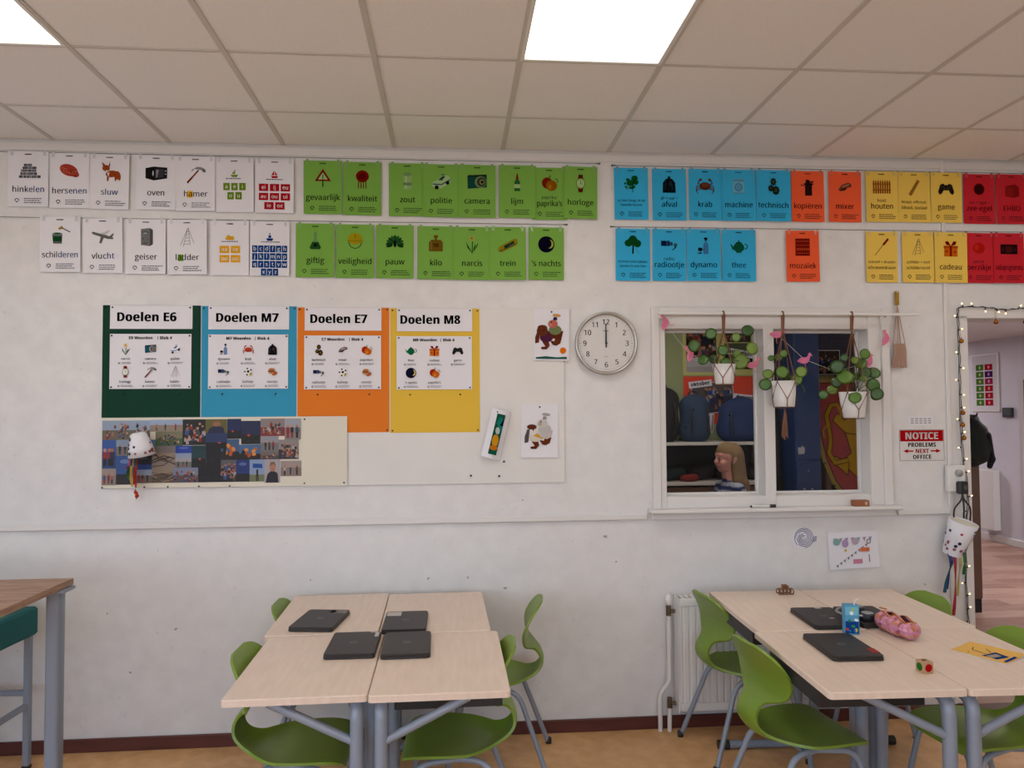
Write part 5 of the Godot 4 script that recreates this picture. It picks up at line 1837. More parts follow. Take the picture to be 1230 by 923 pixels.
func drawing_sheets():
	var a := thing("colouring_sheet", "colouring sheet of a brown long-eared animal with an orange ball, top of the board", "drawing", Vector3(0.266, 2.186, 0.012), 0.0, "coloured animal drawings")
	a.rotation_degrees.z = -0.8
	part(a, "sheet", sheet_mesh(0.20, 0.287, 0.0004, 0.004), paper("paper_w", PAPER["w"]))
	var p := Print.new(self)
	p.z0 = 0.0045
	p.at(-0.005, 0.01, 0.21)
	animal_drawing(p, true)
	p.at(0, 0, 1)
	p.ell(0.065, -0.088, 0.018, 0.018, Color(0.82, 0.42, 0.07), 0.0, 14)
	p.f([-0.088, -0.136, 0.088, -0.136, 0.085, -0.122, 0.03, -0.126, -0.03, -0.120, -0.086, -0.126], Color(0.13, 0.32, 0.30))
	part(a, "picture", p.mb, print_mat)
	pin(a, 0.0, 0.128, 0.0)
	var b := thing("colouring_sheet", "half coloured animal drawing, mostly white, on the lower right of the board", "drawing", Vector3(0.196, 1.652, 0.012), 0.0, "coloured animal drawings")
	b.rotation_degrees.z = -0.6
	part(b, "sheet", sheet_mesh(0.205, 0.296, 0.0004, 0.004), paper("paper_w", PAPER["w"]))
	var q := Print.new(self)
	q.z0 = 0.0045
	q.at(0.002, -0.008, 0.21)
	animal_drawing(q, false)
	part(b, "picture", q.mb, print_mat)
	pin(b, 0.0, 0.132, 0.0)
	# folded sheet with a strip of green drawing
	var c := thing("folded_drawing", "crooked rolled paper with a green and yellow drawing, left of the white animal drawing", "drawing", Vector3(-0.048, 1.637, 0.012))
	c.rotation_degrees.z = -14.0
	var g := []
	for i in 13:
		var row := []
		var s := -1.0 + i / 6.0
		for k in 5:
			var v := -1.0 + k / 2.0
			row.append(Vector3(s * 0.052, v * 0.135, 0.012 + 0.024 * cos(s * 1.5) + 0.002 * v))
		g.append(row)
	var m := MB.new()
	m.shell(g, 0.0006)
	part(c, "sheet", m, paper("paper_w", PAPER["w"]))
	var gp := Print.new(self)
	gp.z0 = 0.0392
	gp.rect(0.004, 0.0, 0.046, 0.225, Color(0.07, 0.30, 0.22))
	gp.f([-0.012, 0.06, 0.026, 0.02, 0.026, 0.085, 0.0, 0.1], Color(0.10, 0.42, 0.40))
	gp.ell(0.004, 0.02, 0.012, 0.02, Color(0.65, 0.70, 0.66), 0.2, 10)
	gp.ell(0.004, -0.035, 0.018, 0.034, Color(0.75, 0.52, 0.10), 0.1, 12)
	gp.ell(0.004, -0.075, 0.022, 0.014, Color(0.70, 0.40, 0.08), 0.1, 10)
	gp.f([0.008, 0.05, 0.024, 0.10, 0.026, 0.05], Color(0.04, 0.05, 0.06))
	part(c, "picture", gp.mb, print_mat)
	pin(c, -0.02, 0.12, 0.03)
	for s in [[-0.003, 1.485, "lying just under the crooked green drawing"], [-0.03, 1.405, "near the bottom edge of the board, right of centre"], [-0.185, 1.41, "near the bottom edge of the board under the yellow poster"]]:
		var t := thing("push_pin", "tiny dark push pin " + s[2], "pin", Vector3(s[0], s[1], 0.009), 0.0, "loose push pins")
		var pm := MB.new()
		pm.lathe([Vector2(0, 0), Vector2(0.006, 0), Vector2(0.006, 0.004), Vector2(0.003, 0.007), Vector2(0.005, 0.014), Vector2(0, 0.015)], 8, Transform3D(rot_x(PI / 2), Vector3.ZERO))
		part(t, "head", pm, mat("pin_black"))

func ribbon(parent: Node, pts: Array, w: float, c: Color, key: String, twist := 0.6):
	var path := smooth_path(pts, 5)
	var g := []
	for i in path.size():
		var a := twist * sin(i * 0.55)
		var side := Vector3(cos(a), 0, sin(a)) * w * 0.5
		g.append([path[i] - side, path[i] + side])
	var m := MB.new()
	m.shell(g, 0.0004)
	part(parent, "ribbon", m, mat("ribbon_" + key, c, 0.55))

func dots_on_cone(parent: Node, r0: float, r1: float, h: float, n: int, seed_: int, xf: Transform3D):
	var r := RandomNumberGenerator.new()
	r.seed = seed_
	for k in n:
		var a := r.randf() * TAU
		var v := r.randf_range(0.1, 0.9)
		var rad: float = lerp(r0, r1, v) + 0.0012
		var m := MB.new()
		var s := r.randf_range(0.006, 0.0105)
		var nrm := Vector3(cos(a), (r0 - r1) / h, sin(a)).normalized()
		var c := Vector3(cos(a) * rad, v * h, sin(a) * rad)
		var u := nrm.cross(Vector3.UP).normalized()
		var w := nrm.cross(u)
		var ring := []
		for q in 8:
			ring.append(xf * (c + (u * cos(q * TAU / 8) + w * sin(q * TAU / 8)) * s))
		m.flat()
		m.face(ring, xf.basis * nrm)
		var ci := r.randi() % 5
		part(parent, "paper_dot", m, mat("dot_%d" % ci, [Color(0.06, 0.06, 0.14), Color(0.62, 0.10, 0.18), Color(0.55, 0.32, 0.36), Color(0.08, 0.10, 0.24), Color(0.10, 0.38, 0.20)][ci], 0.6))

# ---------------------------------------------------------------- clock, signs, paper cones and the rest of the wall
func build_wall_things():
	var t := thing("wall_clock", "round white wall clock with silver rim showing twelve o'clock", "clock", Vector3(0.572, 2.138, 0.0))
	var rim := MB.new()
	rim.lathe([Vector2(0.158, 0.026), Vector2(0.162, 0.04), Vector2(0.170, 0.044), Vector2(0.1755, 0.040), Vector2(0.177, 0.025), Vector2(0.172, 0.004), Vector2(0.158, 0.002), Vector2(0.158, 0.026)], 56, Transform3D(rot_x(PI / 2), Vector3.ZERO))
	part(t, "rim", rim, mat("clock_rim", Color(0.72, 0.71, 0.69), 0.28, 0.75))
	var face := MB.new()
	face.lathe([Vector2(0, 0.002), Vector2(0.160, 0.002), Vector2(0.160, 0.024), Vector2(0.0, 0.024)], 48, Transform3D(rot_x(PI / 2), Vector3.ZERO), true)
	part(t, "dial", face, mat("clock_face", Color(0.80, 0.79, 0.78), 0.5))
	var p := Print.new(self)
	p.z0 = 0.0246
	var ink := Color(0.10, 0.10, 0.11)
	for k in 12:
		var a := PI / 2 - (k + 1) * TAU / 12
		p.text(str(k + 1), cos(a) * 0.120, sin(a) * 0.120 - 0.0145, 0.029, ink)
	for k in 60:
		var a := k * TAU / 60
		p.rect(cos(a) * 0.147, sin(a) * 0.147, 0.008 if k % 5 == 0 else 0.004, 0.0018, ink, a)
	p.small(0, 0.070, 0.035, 1, 0.01, 0.004, Color(0.3, 0.3, 0.32), 5)
	p.small(0, -0.075, 0.02, 1, 0.01, 0.002, Color(0.35, 0.35, 0.36), 6)
	part(t, "numerals", p.mb, print_mat)
	for q in [["hour_hand", 0.068, 0.0085, 0.027, 0.0], ["minute_hand", 0.108, 0.0055, 0.030, 0.02], ["second_hand", 0.105, 0.002, 0.033, 0.0]]:
		var hm := MB.new()
		hm.box(Vector3(0, q[1] * 0.5 - 0.012, 0), Vector3(q[2], q[1] + 0.024, 0.0015))
		var o := part(t, q[0], hm, mat("clock_hand", Color(0.16, 0.20, 0.24), 0.4))
		o.transform = Transform3D(rot_z(q[4]), Vector3(0, 0, q[3]))
	var hub := MB.new()
	hub.lathe([Vector2(0, 0), Vector2(0.006, 0), Vector2(0.006, 0.012), Vector2(0, 0.012)], 12, Transform3D(rot_x(PI / 2), Vector3(0, 0, 0.024)))
	part(t, "hub", hub, mat("clock_hand"))
	# notice sign
	var n := thing("notice_sign", "white sign with red header reading NOTICE PROBLEMS NEXT OFFICE", "sign", Vector3(2.422, 1.550, 0.0))
	var plate := MB.new()
	plate.prism(rounded_rect(0.274, 0.184, 0.008), 0.0, 0.003, Transform3D.IDENTITY, true)
	part(n, "plate", plate, mat("sign_white", Color(0.82, 0.81, 0.80), 0.4))
	var s := Print.new(self)
	s.z0 = 0.0032
	var red := Color(0.62, 0.045, 0.06)
	var blk := Color(0.05, 0.05, 0.055)
	for q in [[0, 0.089, 0.268, 0.002], [0, -0.089, 0.268, 0.002], [-0.134, 0, 0.002, 0.178], [0.134, 0, 0.002, 0.178]]:
		s.rect(q[0], q[1], q[2], q[3], Color(0.25, 0.24, 0.24))
	s.rect(0, 0.054, 0.262, 0.064, red)
	s.text("NOTICE", 0, 0.034, 0.040, Color(0.88, 0.87, 0.86), true, 0.215)
	s.text("PROBLEMS", 0, -0.010, 0.024, blk, true, 0.19)
	s.text("NEXT", 0, -0.046, 0.024, red, true, 0.09)
	s.text("OFFICE", 0, -0.080, 0.024, blk, true, 0.12)
	for sd in [-1.0, 1.0]:
		s.f([sd * 0.052, -0.030, sd * 0.085, -0.030, sd * 0.085, -0.022, sd * 0.115, -0.034, sd * 0.085, -0.046, sd * 0.085, -0.038, sd * 0.052, -0.038], red)
	part(n, "lettering", s.mb, print_mat)
	# pale paper strip above it
	var st := thing("paper_strip", "small pale paper strip with faint print above the notice sign", "paper", Vector3(2.420, 1.690, 0.002))
	part(st, "sheet", sheet_mesh(0.150, 0.052), paper("paper_w", PAPER["w"]))
	var sp := Print.new(self)
	sp.z0 = 0.0004
	for k in 5:
		for r in 3:
			sp.rect(-0.052 + k * 0.026, 0.012 - r * 0.012, 0.018, 0.006, Color(0.55, 0.54, 0.54))
	part(st, "printing", sp.mb, print_mat)
	# control box, plug and its cables
	var bxn := thing("control_box", "white wall box with round knob beside the doorway", "switch box", Vector3(2.605, 1.358, 0.022))
	part(bxn, "housing", bx(Vector3(-0.056, -0.076, -0.010), Vector3(0.050, 0.076, 0.024), 0.005), mat("white_metal"))
	var kb := MB.new()
	kb.lathe([Vector2(0, 0), Vector2(0.021, 0), Vector2(0.019, 0.016), Vector2(0, 0.018)], 20, Transform3D(rot_x(PI / 2), Vector3(0.004, 0.032, 0.024)))
	part(bxn, "knob", kb, mat("knob_grey", Color(0.62, 0.62, 0.62), 0.4))
	var pl := thing("plug_adapter", "black plug adapter with three hanging cables on the white wall box", "plug", Vector3(2.617, 1.308, 0.046))
	part(pl, "housing", bx(Vector3(-0.028, -0.036, 0.0), Vector3(0.028, 0.036, 0.038), 0.007), mats.black_plastic)
	part(pl, "indicator", bx(Vector3(-0.003, -0.010, 0.038), Vector3(0.016, 0.014, 0.0392)), mat("indicator_grey", Color(0.3, 0.3, 0.3), 0.5))
	for q in [[-0.045, -0.185], [0.012, -0.20], [0.05, -0.205]]:
		var cb := MB.new()
		cb.tube(smooth_path([Vector3(0, -0.034, 0.018), Vector3(q[0] * 0.2, -0.07, 0.02), Vector3(q[0], -0.12, 0.012), Vector3(q[0] * 1.02, q[1], 0.004)], 4), 0.005, 8)
		part(pl, "cable", cb, mats.black_plastic)
	# child's drawings under the window
	var sc := thing("scribble_cutout", "small blue scribbled paper fish taped under the window", "drawing", Vector3(1.708, 1.026, 0.003))
	var ol := []
	for k in 22:
		var a := TAU * k / 22.0
		ol.append(Vector2(cos(a) * 0.066 - 0.012, sin(a) * 0.058 + 0.004 + 0.006 * sin(k * 2.3)))
	ol[0] = Vector2(0.078, 0.0); ol[1] = Vector2(0.06, 0.02); ol[21] = Vector2(0.075, -0.018)
	var so := MB.new()
	so.prism(ol, 0.0, 0.0005)
	part(sc, "sheet", so, paper("paper_w", PAPER["w"]))
	var sp2 := Print.new(self)
	sp2.z0 = 0.0007
	for k in 7:
		sp2.ring(-0.010 + 0.001 * k, 0.004, 0.008 + k * 0.0078, 0.0032, Color(0.10, 0.12, 0.42), k * 0.8, k * 0.8 + 5.4, 22)
	for k in 6:
		sp2.ln([0.045 + 0.002 * k, -0.02 + 0.006 * k, 0.07, -0.012 + 0.005 * k], 0.0025, Color(0.12, 0.14, 0.44))
	part(sc, "scribble", sp2.mb, print_mat)
	var dr := thing("bunting_drawing", "white paper with faint pink and orange bunting drawing under the window", "drawing", Vector3(1.995, 0.957, 0.004))
	dr.rotation_degrees.z = 2.0
	part(dr, "sheet", sheet_mesh(0.297, 0.208, 0.0004, 0.005), paper("paper_w", PAPER["w"]))
	var dp := Print.new(self)
	dp.z0 = 0.0055
	var soft := [Color(0.62, 0.50, 0.58), Color(0.50, 0.60, 0.60), Color(0.66, 0.55, 0.60), Color(0.58, 0.54, 0.68)]
	for k in 9:
		var x := -0.11 + k * 0.022
		dp.f([x, -0.085 + k * 0.014, x + 0.016, -0.076 + k * 0.014, x + 0.012, -0.096 + k * 0.014], soft[k % 4].darkened(0.15))
	for k in 7:
		dp.f([-0.12 + k * 0.035, 0.07, -0.10 + k * 0.035, 0.072, -0.11 + k * 0.035, 0.045], soft[(k + 1) % 4])
	dp.ell(-0.10, 0.05, 0.022, 0.02, Color(0.48, 0.62, 0.60), 0.0, 12)
	dp.ell(-0.05, 0.04, 0.02, 0.024, Color(0.64, 0.56, 0.70), 0.0, 12)
	dp.ell(0.01, 0.05, 0.02, 0.02, Color(0.66, 0.60, 0.66), 0.0, 12)
	dp.rect(0.065, 0.0, 0.055, 0.022, Color(0.78, 0.42, 0.24))
	dp.rect(0.02, -0.065, 0.055, 0.026, Color(0.76, 0.50, 0.58))
	dp.ring(0.09, 0.045, 0.012, 0.004, Color(0.3, 0.36, 0.36), 0, TAU, 10)
	dp.ln([0.088, -0.03, 0.09, -0.07], 0.006, Color(0.62, 0.45, 0.58))
	dp.ell(-0.05, 0.0, 0.008, 0.008, Color(0.75, 0.65, 0.25), 0.0, 8)
	part(dr, "picture", dp.mb, print_mat)
	# paper cone lanterns with ribbons
	var a1 := thing("paper_lantern", "white dotted paper lantern with long ribbons pinned over the photo collage", "lantern", Vector3(-1.897, 1.545, 0.085))
	var tilt := Transform3D(rot_z(0.13) * rot_x(0.15), Vector3.ZERO)
	var cone := MB.new()
	cone.lathe([Vector2(0.0, 0.122), Vector2(0.030, 0.120), Vector2(0.040, 0.112), Vector2(0.058, 0.05), Vector2(0.068, 0.0), Vector2(0.065, 0.0), Vector2(0.054, 0.05), Vector2(0.036, 0.11), Vector2(0.0, 0.117)], 24, tilt)
	part(a1, "cone", cone, paper("paper_w", PAPER["w"]))
	dots_on_cone(a1, 0.069, 0.042, 0.11, 34, 8, tilt)
	for q in [[-0.058, Color(0.58, 0.22, 0.42), "pink", -0.075, -0.09], [-0.050, Color(0.07, 0.30, 0.14), "green", -0.075, -0.13], [-0.044, Color(0.70, 0.58, 0.28), "yellow", -0.058, -0.165], [-0.034, Color(0.05, 0.30, 0.40), "teal", -0.042, -0.16], [-0.026, Color(0.55, 0.07, 0.08), "red", -0.040, -0.17]]:
		ribbon(a1, [Vector3(q[0], 0.01, 0.0), Vector3(q[0] * 1.05, -0.05, 0.01), Vector3(q[3], q[4] * 0.7, -0.01), Vector3(q[3] * 1.05, q[4], -0.03)], 0.016, q[1], q[2])
	ribbon(a1, [Vector3(-0.038, -0.15, -0.02), Vector3(-0.044, -0.19, -0.03), Vector3(-0.036, -0.21, -0.03), Vector3(-0.044, -0.235, -0.035)], 0.020, Color(0.72, 0.20, 0.06), "orange", 1.2)
	var hk := MB.new()
	hk.tube([Vector3(0, 0.116, 0.0), Vector3(0.0, 0.13, -0.07)], 0.002, 6)
	part(a1, "hanger", hk, mat("straw_white"))
	var a2 := thing("paper_lantern", "open dotted paper cone with ribbons hanging beside the doorway", "lantern", Vector3(2.558, 1.035, 0.10))
	var t2 := Transform3D(rot_z(-0.20) * rot_x(0.26), Vector3.ZERO)
	var c2 := MB.new()
	c2.lathe([Vector2(0.050, -0.105), Vector2(0.066, 0.0), Vector2(0.078, 0.095), Vector2(0.075, 0.095), Vector2(0.063, 0.0), Vector2(0.047, -0.105)], 24, t2)
	part(a2, "cone", c2, paper("paper_w", PAPER["w"]))
	var lidm := MB.new()
	lidm.lathe([Vector2(0, 0.088), Vector2(0.075, 0.088)], 24, t2, true)
	part(a2, "paper_top", lidm, paper("paper_cream", Color(0.83, 0.81, 0.75)))
	dots_on_cone(a2, 0.052, 0.078, 0.2, 46, 15, t2 * Transform3D(Basis.IDENTITY, Vector3(0, -0.105, 0)))
	for q in [[-0.058, Color(0.06, 0.10, 0.36), "blue", -0.045, -0.30], [-0.052, Color(0.04, 0.30, 0.40), "teal", -0.055, -0.32], [-0.03, Color(0.60, 0.10, 0.22), "cerise", -0.01, -0.45], [0.005, Color(0.66, 0.62, 0.38), "lemon", 0.012, -0.34], [0.035, Color(0.10, 0.36, 0.14), "leaf", 0.052, -0.22]]:
		ribbon(a2, [Vector3(q[0], -0.09, 0.0), Vector3(q[0] * 0.9, -0.14, 0.01), Vector3(q[3], q[4] * 0.7, -0.02), Vector3(q[3] * 1.1, q[4], -0.04)], 0.017, q[1], q[2])
	var h2 := MB.new()
	h2.tube([t2 * Vector3(0, 0.09, -0.07), Vector3(0.0, 0.10, -0.088)], 0.002, 6)
	part(a2, "hanger", h2, mat("straw_white"))

# ---------------------------------------------------------------- things hung in front of the window
const LEAVES := [
	[[1.148,2.185,0.095,0.029],[1.352,2.201,0.111,0.031],[1.302,2.167,0.069,0.024],[1.051,2.117,0.091,0.031],[1.368,2.100,0.129,0.033],[1.203,2.089,0.130,0.027],[1.328,2.034,0.053,0.043],[1.114,2.043,0.061,0.028],[1.177,2.048,0.045,0.023],[1.217,2.021,0.134,0.026],[1.316,2.074,0.043,0.024]],
	[[1.491,2.049,0.095,0.017],[1.556,2.073,0.111,0.019],[1.482,1.961,0.069,0.026],[1.456,1.902,0.091,0.031],[1.538,1.968,0.129,0.032],[1.646,1.970,0.130,0.028],[1.653,1.929,0.053,0.030],[1.691,1.879,0.061,0.023],[1.556,2.058,0.045,0.019],[1.565,1.936,0.084,0.023],[1.608,1.937,0.043,0.014]],
	[[2.038,2.072,0.095,0.027],[1.907,2.050,0.111,0.020],[2.026,2.020,0.069,0.031],[1.980,2.037,0.091,0.020],[1.854,1.997,0.129,0.035],[1.898,1.943,0.130,0.041],[1.891,1.914,0.053,0.028],[2.054,1.967,0.061,0.033],[2.117,1.967,0.045,0.033],[2.089,1.896,0.084,0.036],[1.869,1.871,0.043,0.026],[1.792,1.842,0.086,0.024],[1.932,1.825,0.168,0.031],[2.060,1.844,0.168,0.031],[2.085,1.833,0.108,0.023],[2.025,1.933,0.099,0.020],[2.013,1.946,0.042,0.021]]]

func build_plants():
	var rod := thing("curtain_rod", "thin white curtain rod across the top of the window", "rod", Vector3(1.608, 2.298, 0.09))
	var rm := MB.new()
	rm.tube([Vector3(-0.756, 0, 0), Vector3(0.757, 0, 0)], 0.0085, 10)
	part(rod, "pole", rm, mat("white_metal"))
	for s in [-0.72, 0.58]:
		var b := MB.new()
		b.tube([Vector3(s, 0, 0), Vector3(s, 0, -0.066)], 0.006, 8)
		b.box(Vector3(s, 0, -0.064), Vector3(0.03, 0.04, 0.004), 0.001)
		part(rod, "bracket", b, mat("white_metal"))
	# one shared leaf: a thin domed disc facing +z
	var lm := MB.new()
	lm.lathe([Vector2(0.0, 0.10), Vector2(0.35, 0.13), Vector2(0.7, 0.09), Vector2(1.0, 0.0), Vector2(0.7, 0.05), Vector2(0.35, 0.09), Vector2(0, 0.06)], 16, Transform3D(rot_x(PI / 2), Vector3.ZERO))
	var leaf := lm.done()
	var greens := []
	for k in 4:
		var m := mat("leaf_%d" % k, [Color(0.19, 0.32, 0.12), Color(0.24, 0.39, 0.13), Color(0.32, 0.46, 0.16), Color(0.42, 0.53, 0.20)][k], 0.4)
		m.backlight_enabled = true
		m.backlight = Color(0.06, 0.12, 0.02)
		greens.append(m)
	var pots := [
		["pilea in a white pot hung left, leaves hiding the pot rim", 1.222, 1.905, 0.110, 0.063, 0.050],
		["pilea in a white pot hung in the middle of the window", 1.563, 1.776, 0.145, 0.068, 0.056],
		["bushy pilea in a white pot hung right of the window, lowest of the three", 1.966, 1.712, 0.146, 0.076, 0.058]]
	var rng := RandomNumberGenerator.new()
	rng.seed = 12
	var cord := mat("jute_cord", Color(0.46, 0.31, 0.22), 0.85)
	var white := mat("pot_white", Color(0.83, 0.82, 0.81), 0.3)
	for i in 3:
		var q = pots[i]
		var base := Vector3(q[1], q[2], 0.09)
		var t := thing("hanging_plant", q[0], "plant", base, 0.0, "pilea plants hung before the window")
		var h: float = q[3]
		var rt: float = q[4]
		var rb: float = q[5]
		var pm := MB.new()
		pm.lathe([Vector2(0, 0), Vector2(rb * 0.94, 0.0), Vector2(rb, 0.006), Vector2(rt, h), Vector2(rt - 0.005, h), Vector2(rb - 0.004, 0.012), Vector2(0, 0.012)], 28)
		part(t, "pot", pm, white)
		var so := MB.new()
		so.lathe([Vector2(0, h - 0.012), Vector2(rt - 0.006, h - 0.016)], 20, Transform3D.IDENTITY, true)
		part(t, "soil", so, mat("soil", Color(0.06, 0.04, 0.03), 0.95))
		# macrame: four cords from the rod to the rim, then crossing down to the bottom
		var top := Vector3(0.0, 2.298 - q[2], 0)
		var knot := top - Vector3(0, 0.09, 0)
		var loop := MB.new()
		var lp := []
		for k in 13:
			var a := TAU * k / 12
			lp.append(top + Vector3(0.0, cos(a) * 0.013, sin(a) * 0.013))
		loop.tube(lp, 0.0045, 6, false)
		loop.tube([top + Vector3(-0.006, -0.01, 0.006), knot], [0.006, 0.009], 6)
		loop.tube([top + Vector3(0.006, -0.01, 0.004), knot], [0.006, 0.007], 6)
		part(t, "cord_loop", loop, cord)
		for k in 4:
			var a: float = PI / 4 + k * PI / 2 + [0.5, 0.15, 0.1][i]
			var b: float = a + PI / 4
			var c2: float = a - PI / 4
			var cm := MB.new()
			var rim := Vector3(cos(a) * (rt + 0.003), h * 0.98, sin(a) * (rt + 0.003))
			cm.tube([knot, rim], 0.0028, 6)
			cm.tube([rim, Vector3(cos(b) * (rb + (rt - rb) * 0.3 + 0.004), h * 0.30, sin(b) * (rb + (rt - rb) * 0.3 + 0.004)), Vector3(cos(b) * rb, -0.003, sin(b) * rb), Vector3(0, -0.006, 0)], 0.0024, 6)
			cm.tube([rim, Vector3(cos(c2) * (rb + (rt - rb) * 0.3 + 0.004), h * 0.30, sin(c2) * (rb + (rt - rb) * 0.3 + 0.004)), Vector3(cos(c2) * rb, -0.003, sin(c2) * rb), Vector3(0, -0.006, 0)], 0.0024, 6)
			part(t, "cord", cm, cord)
		if i == 1:
			for k in 5:
				var tl := MB.new()
				tl.tube([Vector3(0, -0.004, 0), Vector3(-0.004 + k * 0.002, -0.03, 0.01), Vector3(-0.014 + k * 0.006, -0.10, 0.008), Vector3(-0.018 + k * 0.008, -0.165 - 0.01 * (k % 3), 0.004)], 0.003, 6)
				part(t, "tassel_cord", tl, cord)
		var stem := MB.new()
		stem.tube([Vector3(0, h - 0.02, 0), Vector3(0.01, h + 0.05, 0.0)], [0.007, 0.004], 8)
		part(t, "main_stem", stem, mat("stem_brown", Color(0.09, 0.06, 0.04), 0.8))
		for lf in LEAVES[i]:
			var c := Vector3(lf[0], lf[1], lf[2]) - base
			var o := mesh_node(t, "leaf", leaf, greens[rng.randi() % 4])
			var dirn := Vector3(c.x * 1.0 - 0.20 + rng.randf_range(-0.15, 0.15), 0.06 + rng.randf_range(-0.10, 0.22), 0.55)
			if lf[3] == 0.023 and i == 1: dirn = Vector3(0.3, 0.1, 0.1)
			var bs := Basis.looking_at(-dirn.normalized(), Vector3.UP)
			o.transform = Transform3D(bs * Basis.from_scale(Vector3.ONE * lf[3] * 1.12), c)
			var sm := MB.new()
			var st := Vector3(c.x * 0.15, h - 0.01, 0.0)
			sm.tube(smooth_path([st, st.lerp(c, 0.5) + Vector3(0, 0.02 + 0.1 * max(0.0, h - c.y), -0.005), c + Vector3(0, 0, -0.001)], 4), 0.0016, 5)
			part(t, "leaf_stalk", sm, mat("stalk_green", Color(0.20, 0.25, 0.08), 0.6))
	# empty macrame hanger
	var hn := thing("macrame_hanger", "empty knotted beige plant hanger at the right end of the rod", "plant hanger", Vector3(2.282, 2.436, 0.02))
	var bei := mat("cotton_beige", Color(0.66, 0.53, 0.46), 0.9)
	var hk := MB.new()
	hk.tube([Vector3(0, 0, -0.02), Vector3(0, 0, 0.008)], 0.004, 8)
	part(hn, "hook", hk, mat("white_metal"))
	var yl := MB.new()
	yl.tube([Vector3(-0.005, 0.005, 0.0), Vector3(-0.006, -0.075, 0.0)], 0.007, 6)
	yl.tube([Vector3(0.005, 0.005, 0.0), Vector3(0.005, -0.075, 0.0)], 0.007, 6)
	part(hn, "cord_loop", yl, mat("cord_yellow", Color(0.62, 0.48, 0.14), 0.9))
	for k in 4:
		var cm := MB.new()
		var x := -0.033 + k * 0.022
		cm.tube([Vector3(0, -0.075, 0), Vector3(x, -0.305, 0.006 + 0.01 * (k % 2))], 0.0028, 6)
		part(hn, "cord", cm, bei)
	var net := MB.new()
	for k in 7:
		var x := -0.030 + k * 0.010
		net.tube([Vector3(x, -0.30, 0.012), Vector3(x + 0.006, -0.34, 0.014), Vector3(x * 1.25, -0.40, 0.012), Vector3(x * 1.35, -0.44, 0.010)], 0.0052, 6)
	for k in 5:
		net.tube([Vector3(-0.034, -0.31 - k * 0.028, 0.012), Vector3(0.036, -0.315 - k * 0.028, 0.012)], 0.004, 6)
	part(hn, "knotted_net", net, bei)
	# flamingo garland
	var pts := [Vector3(0.895, 2.285, 0.04), Vector3(0.901, 2.252, 0.04), Vector3(1.042, 2.075, 0.036), Vector3(1.23, 2.01, 0.034), Vector3(1.411, 2.020, 0.036), Vector3(1.551, 2.19, 0.04), Vector3(1.712, 2.045, 0.036), Vector3(1.90, 1.975, 0.034), Vector3(2.089, 2.030, 0.036), Vector3(2.192, 2.165, 0.04), Vector3(2.20, 2.29, 0.04)]
	var gs := thing("garland_string", "thin white string of the flamingo garland across the window", "string", Vector3(1.55, 2.29, 0.04))
	var gm := MB.new()
	var rel := []
	for p in pts: rel.append(p - gs.position)
	gm.tube(rel, 0.0012, 5)
	part(gs, "thread", gm, mat("straw_white"))
	for s in [[0, -0.012], [10, -0.012]]:
		var nm := MB.new()
		nm.tube([rel[s[0]], rel[s[0]] + Vector3(0, 0, -0.028)], 0.0025, 6)
		part(gs, "nail", nm, mat("wire"))
	var pink := [mat("flamingo_pink", Color(0.82, 0.46, 0.53), 0.7), mat("flamingo_rose", Color(0.78, 0.42, 0.60), 0.7)]
	var whr := ["at the top left corner of the window", "over the left pane, left of the left plant", "between left and middle plant", "behind the cords of the middle plant", "over the dark blue panel of the right pane", "half behind the right plant", "at the top right corner of the window"]
	var k := 0
	for pi in [1, 2, 4, 5, 6, 8, 9]:
		var f := thing("paper_flamingo", "small pink paper flamingo " + whr[k], "garland", pts[pi] + Vector3(0, 0, 0.004), 0.0, "pink paper flamingos on the string")
		f.rotation_degrees.z = [70, 78, 10, -8, 4, 30, 60][k]
		var b := MB.new()
		b.prism([Vector2(-0.045, -0.005), Vector2(-0.02, 0.012), Vector2(0.012, 0.012), Vector2(0.022, 0.02), Vector2(0.024, 0.032), Vector2(0.034, 0.036), Vector2(0.042, 0.026), Vector2(0.046, 0.014), Vector2(0.036, 0.020), Vector2(0.032, 0.012), Vector2(0.026, -0.006), Vector2(0.012, -0.022), Vector2(-0.014, -0.024), Vector2(-0.034, -0.014)], -0.002, 0.002)
		part(f, "body", b, pink[0 if k != 4 else 1])
		var wg := MB.new()
		wg.prism([Vector2(-0.03, -0.004), Vector2(-0.006, 0.004), Vector2(0.012, -0.004), Vector2(0.0, -0.016), Vector2(-0.02, -0.014)], 0.002, 0.004)
		part(f, "wing", wg, pink[1 if k != 4 else 0])
		var lg := MB.new()
		lg.tube([Vector3(-0.002, -0.022, 0), Vector3(0.002, -0.05, 0), Vector3(0.012, -0.052, 0)], 0.0016, 5)
		part(f, "leg", lg, pink[0])
		k += 1
	# marker and eraser on the sill
	var mk := thing("marker", "white marker pen with black cap lying on the window sill", "marker", Vector3(1.448, 1.212, 0.052), deg_to_rad(2))
	var mb := MB.new()
	mb.tube([Vector3(-0.068, 0.0085, 0), Vector3(0.036, 0.0085, 0)], 0.0085, 12)
	part(mk, "barrel", mb, mat("marker_white", Color(0.80, 0.80, 0.80), 0.35))
	var mc := MB.new()
	mc.tube([Vector3(0.036, 0.009, 0), Vector3(0.072, 0.009, 0)], 0.009, 12)
	mc.tube([Vector3(-0.076, 0.0085, 0), Vector3(-0.068, 0.0085, 0)], [0.004, 0.0075], 10)
	part(mk, "cap", mc, mats.black_plastic)
	var er := thing("board_eraser", "small brown wooden block with a pale spot on the window sill", "eraser", Vector3(2.014, 1.212, 0.052), deg_to_rad(-3))
	part(er, "block", bx(Vector3(-0.044, 0, -0.022), Vector3(0.044, 0.034, 0.022), 0.003), mat("eraser_wood", Color(0.55, 0.33, 0.21), 0.6))
	var ep := Print.new(self)
	ep.z0 = 0.0222
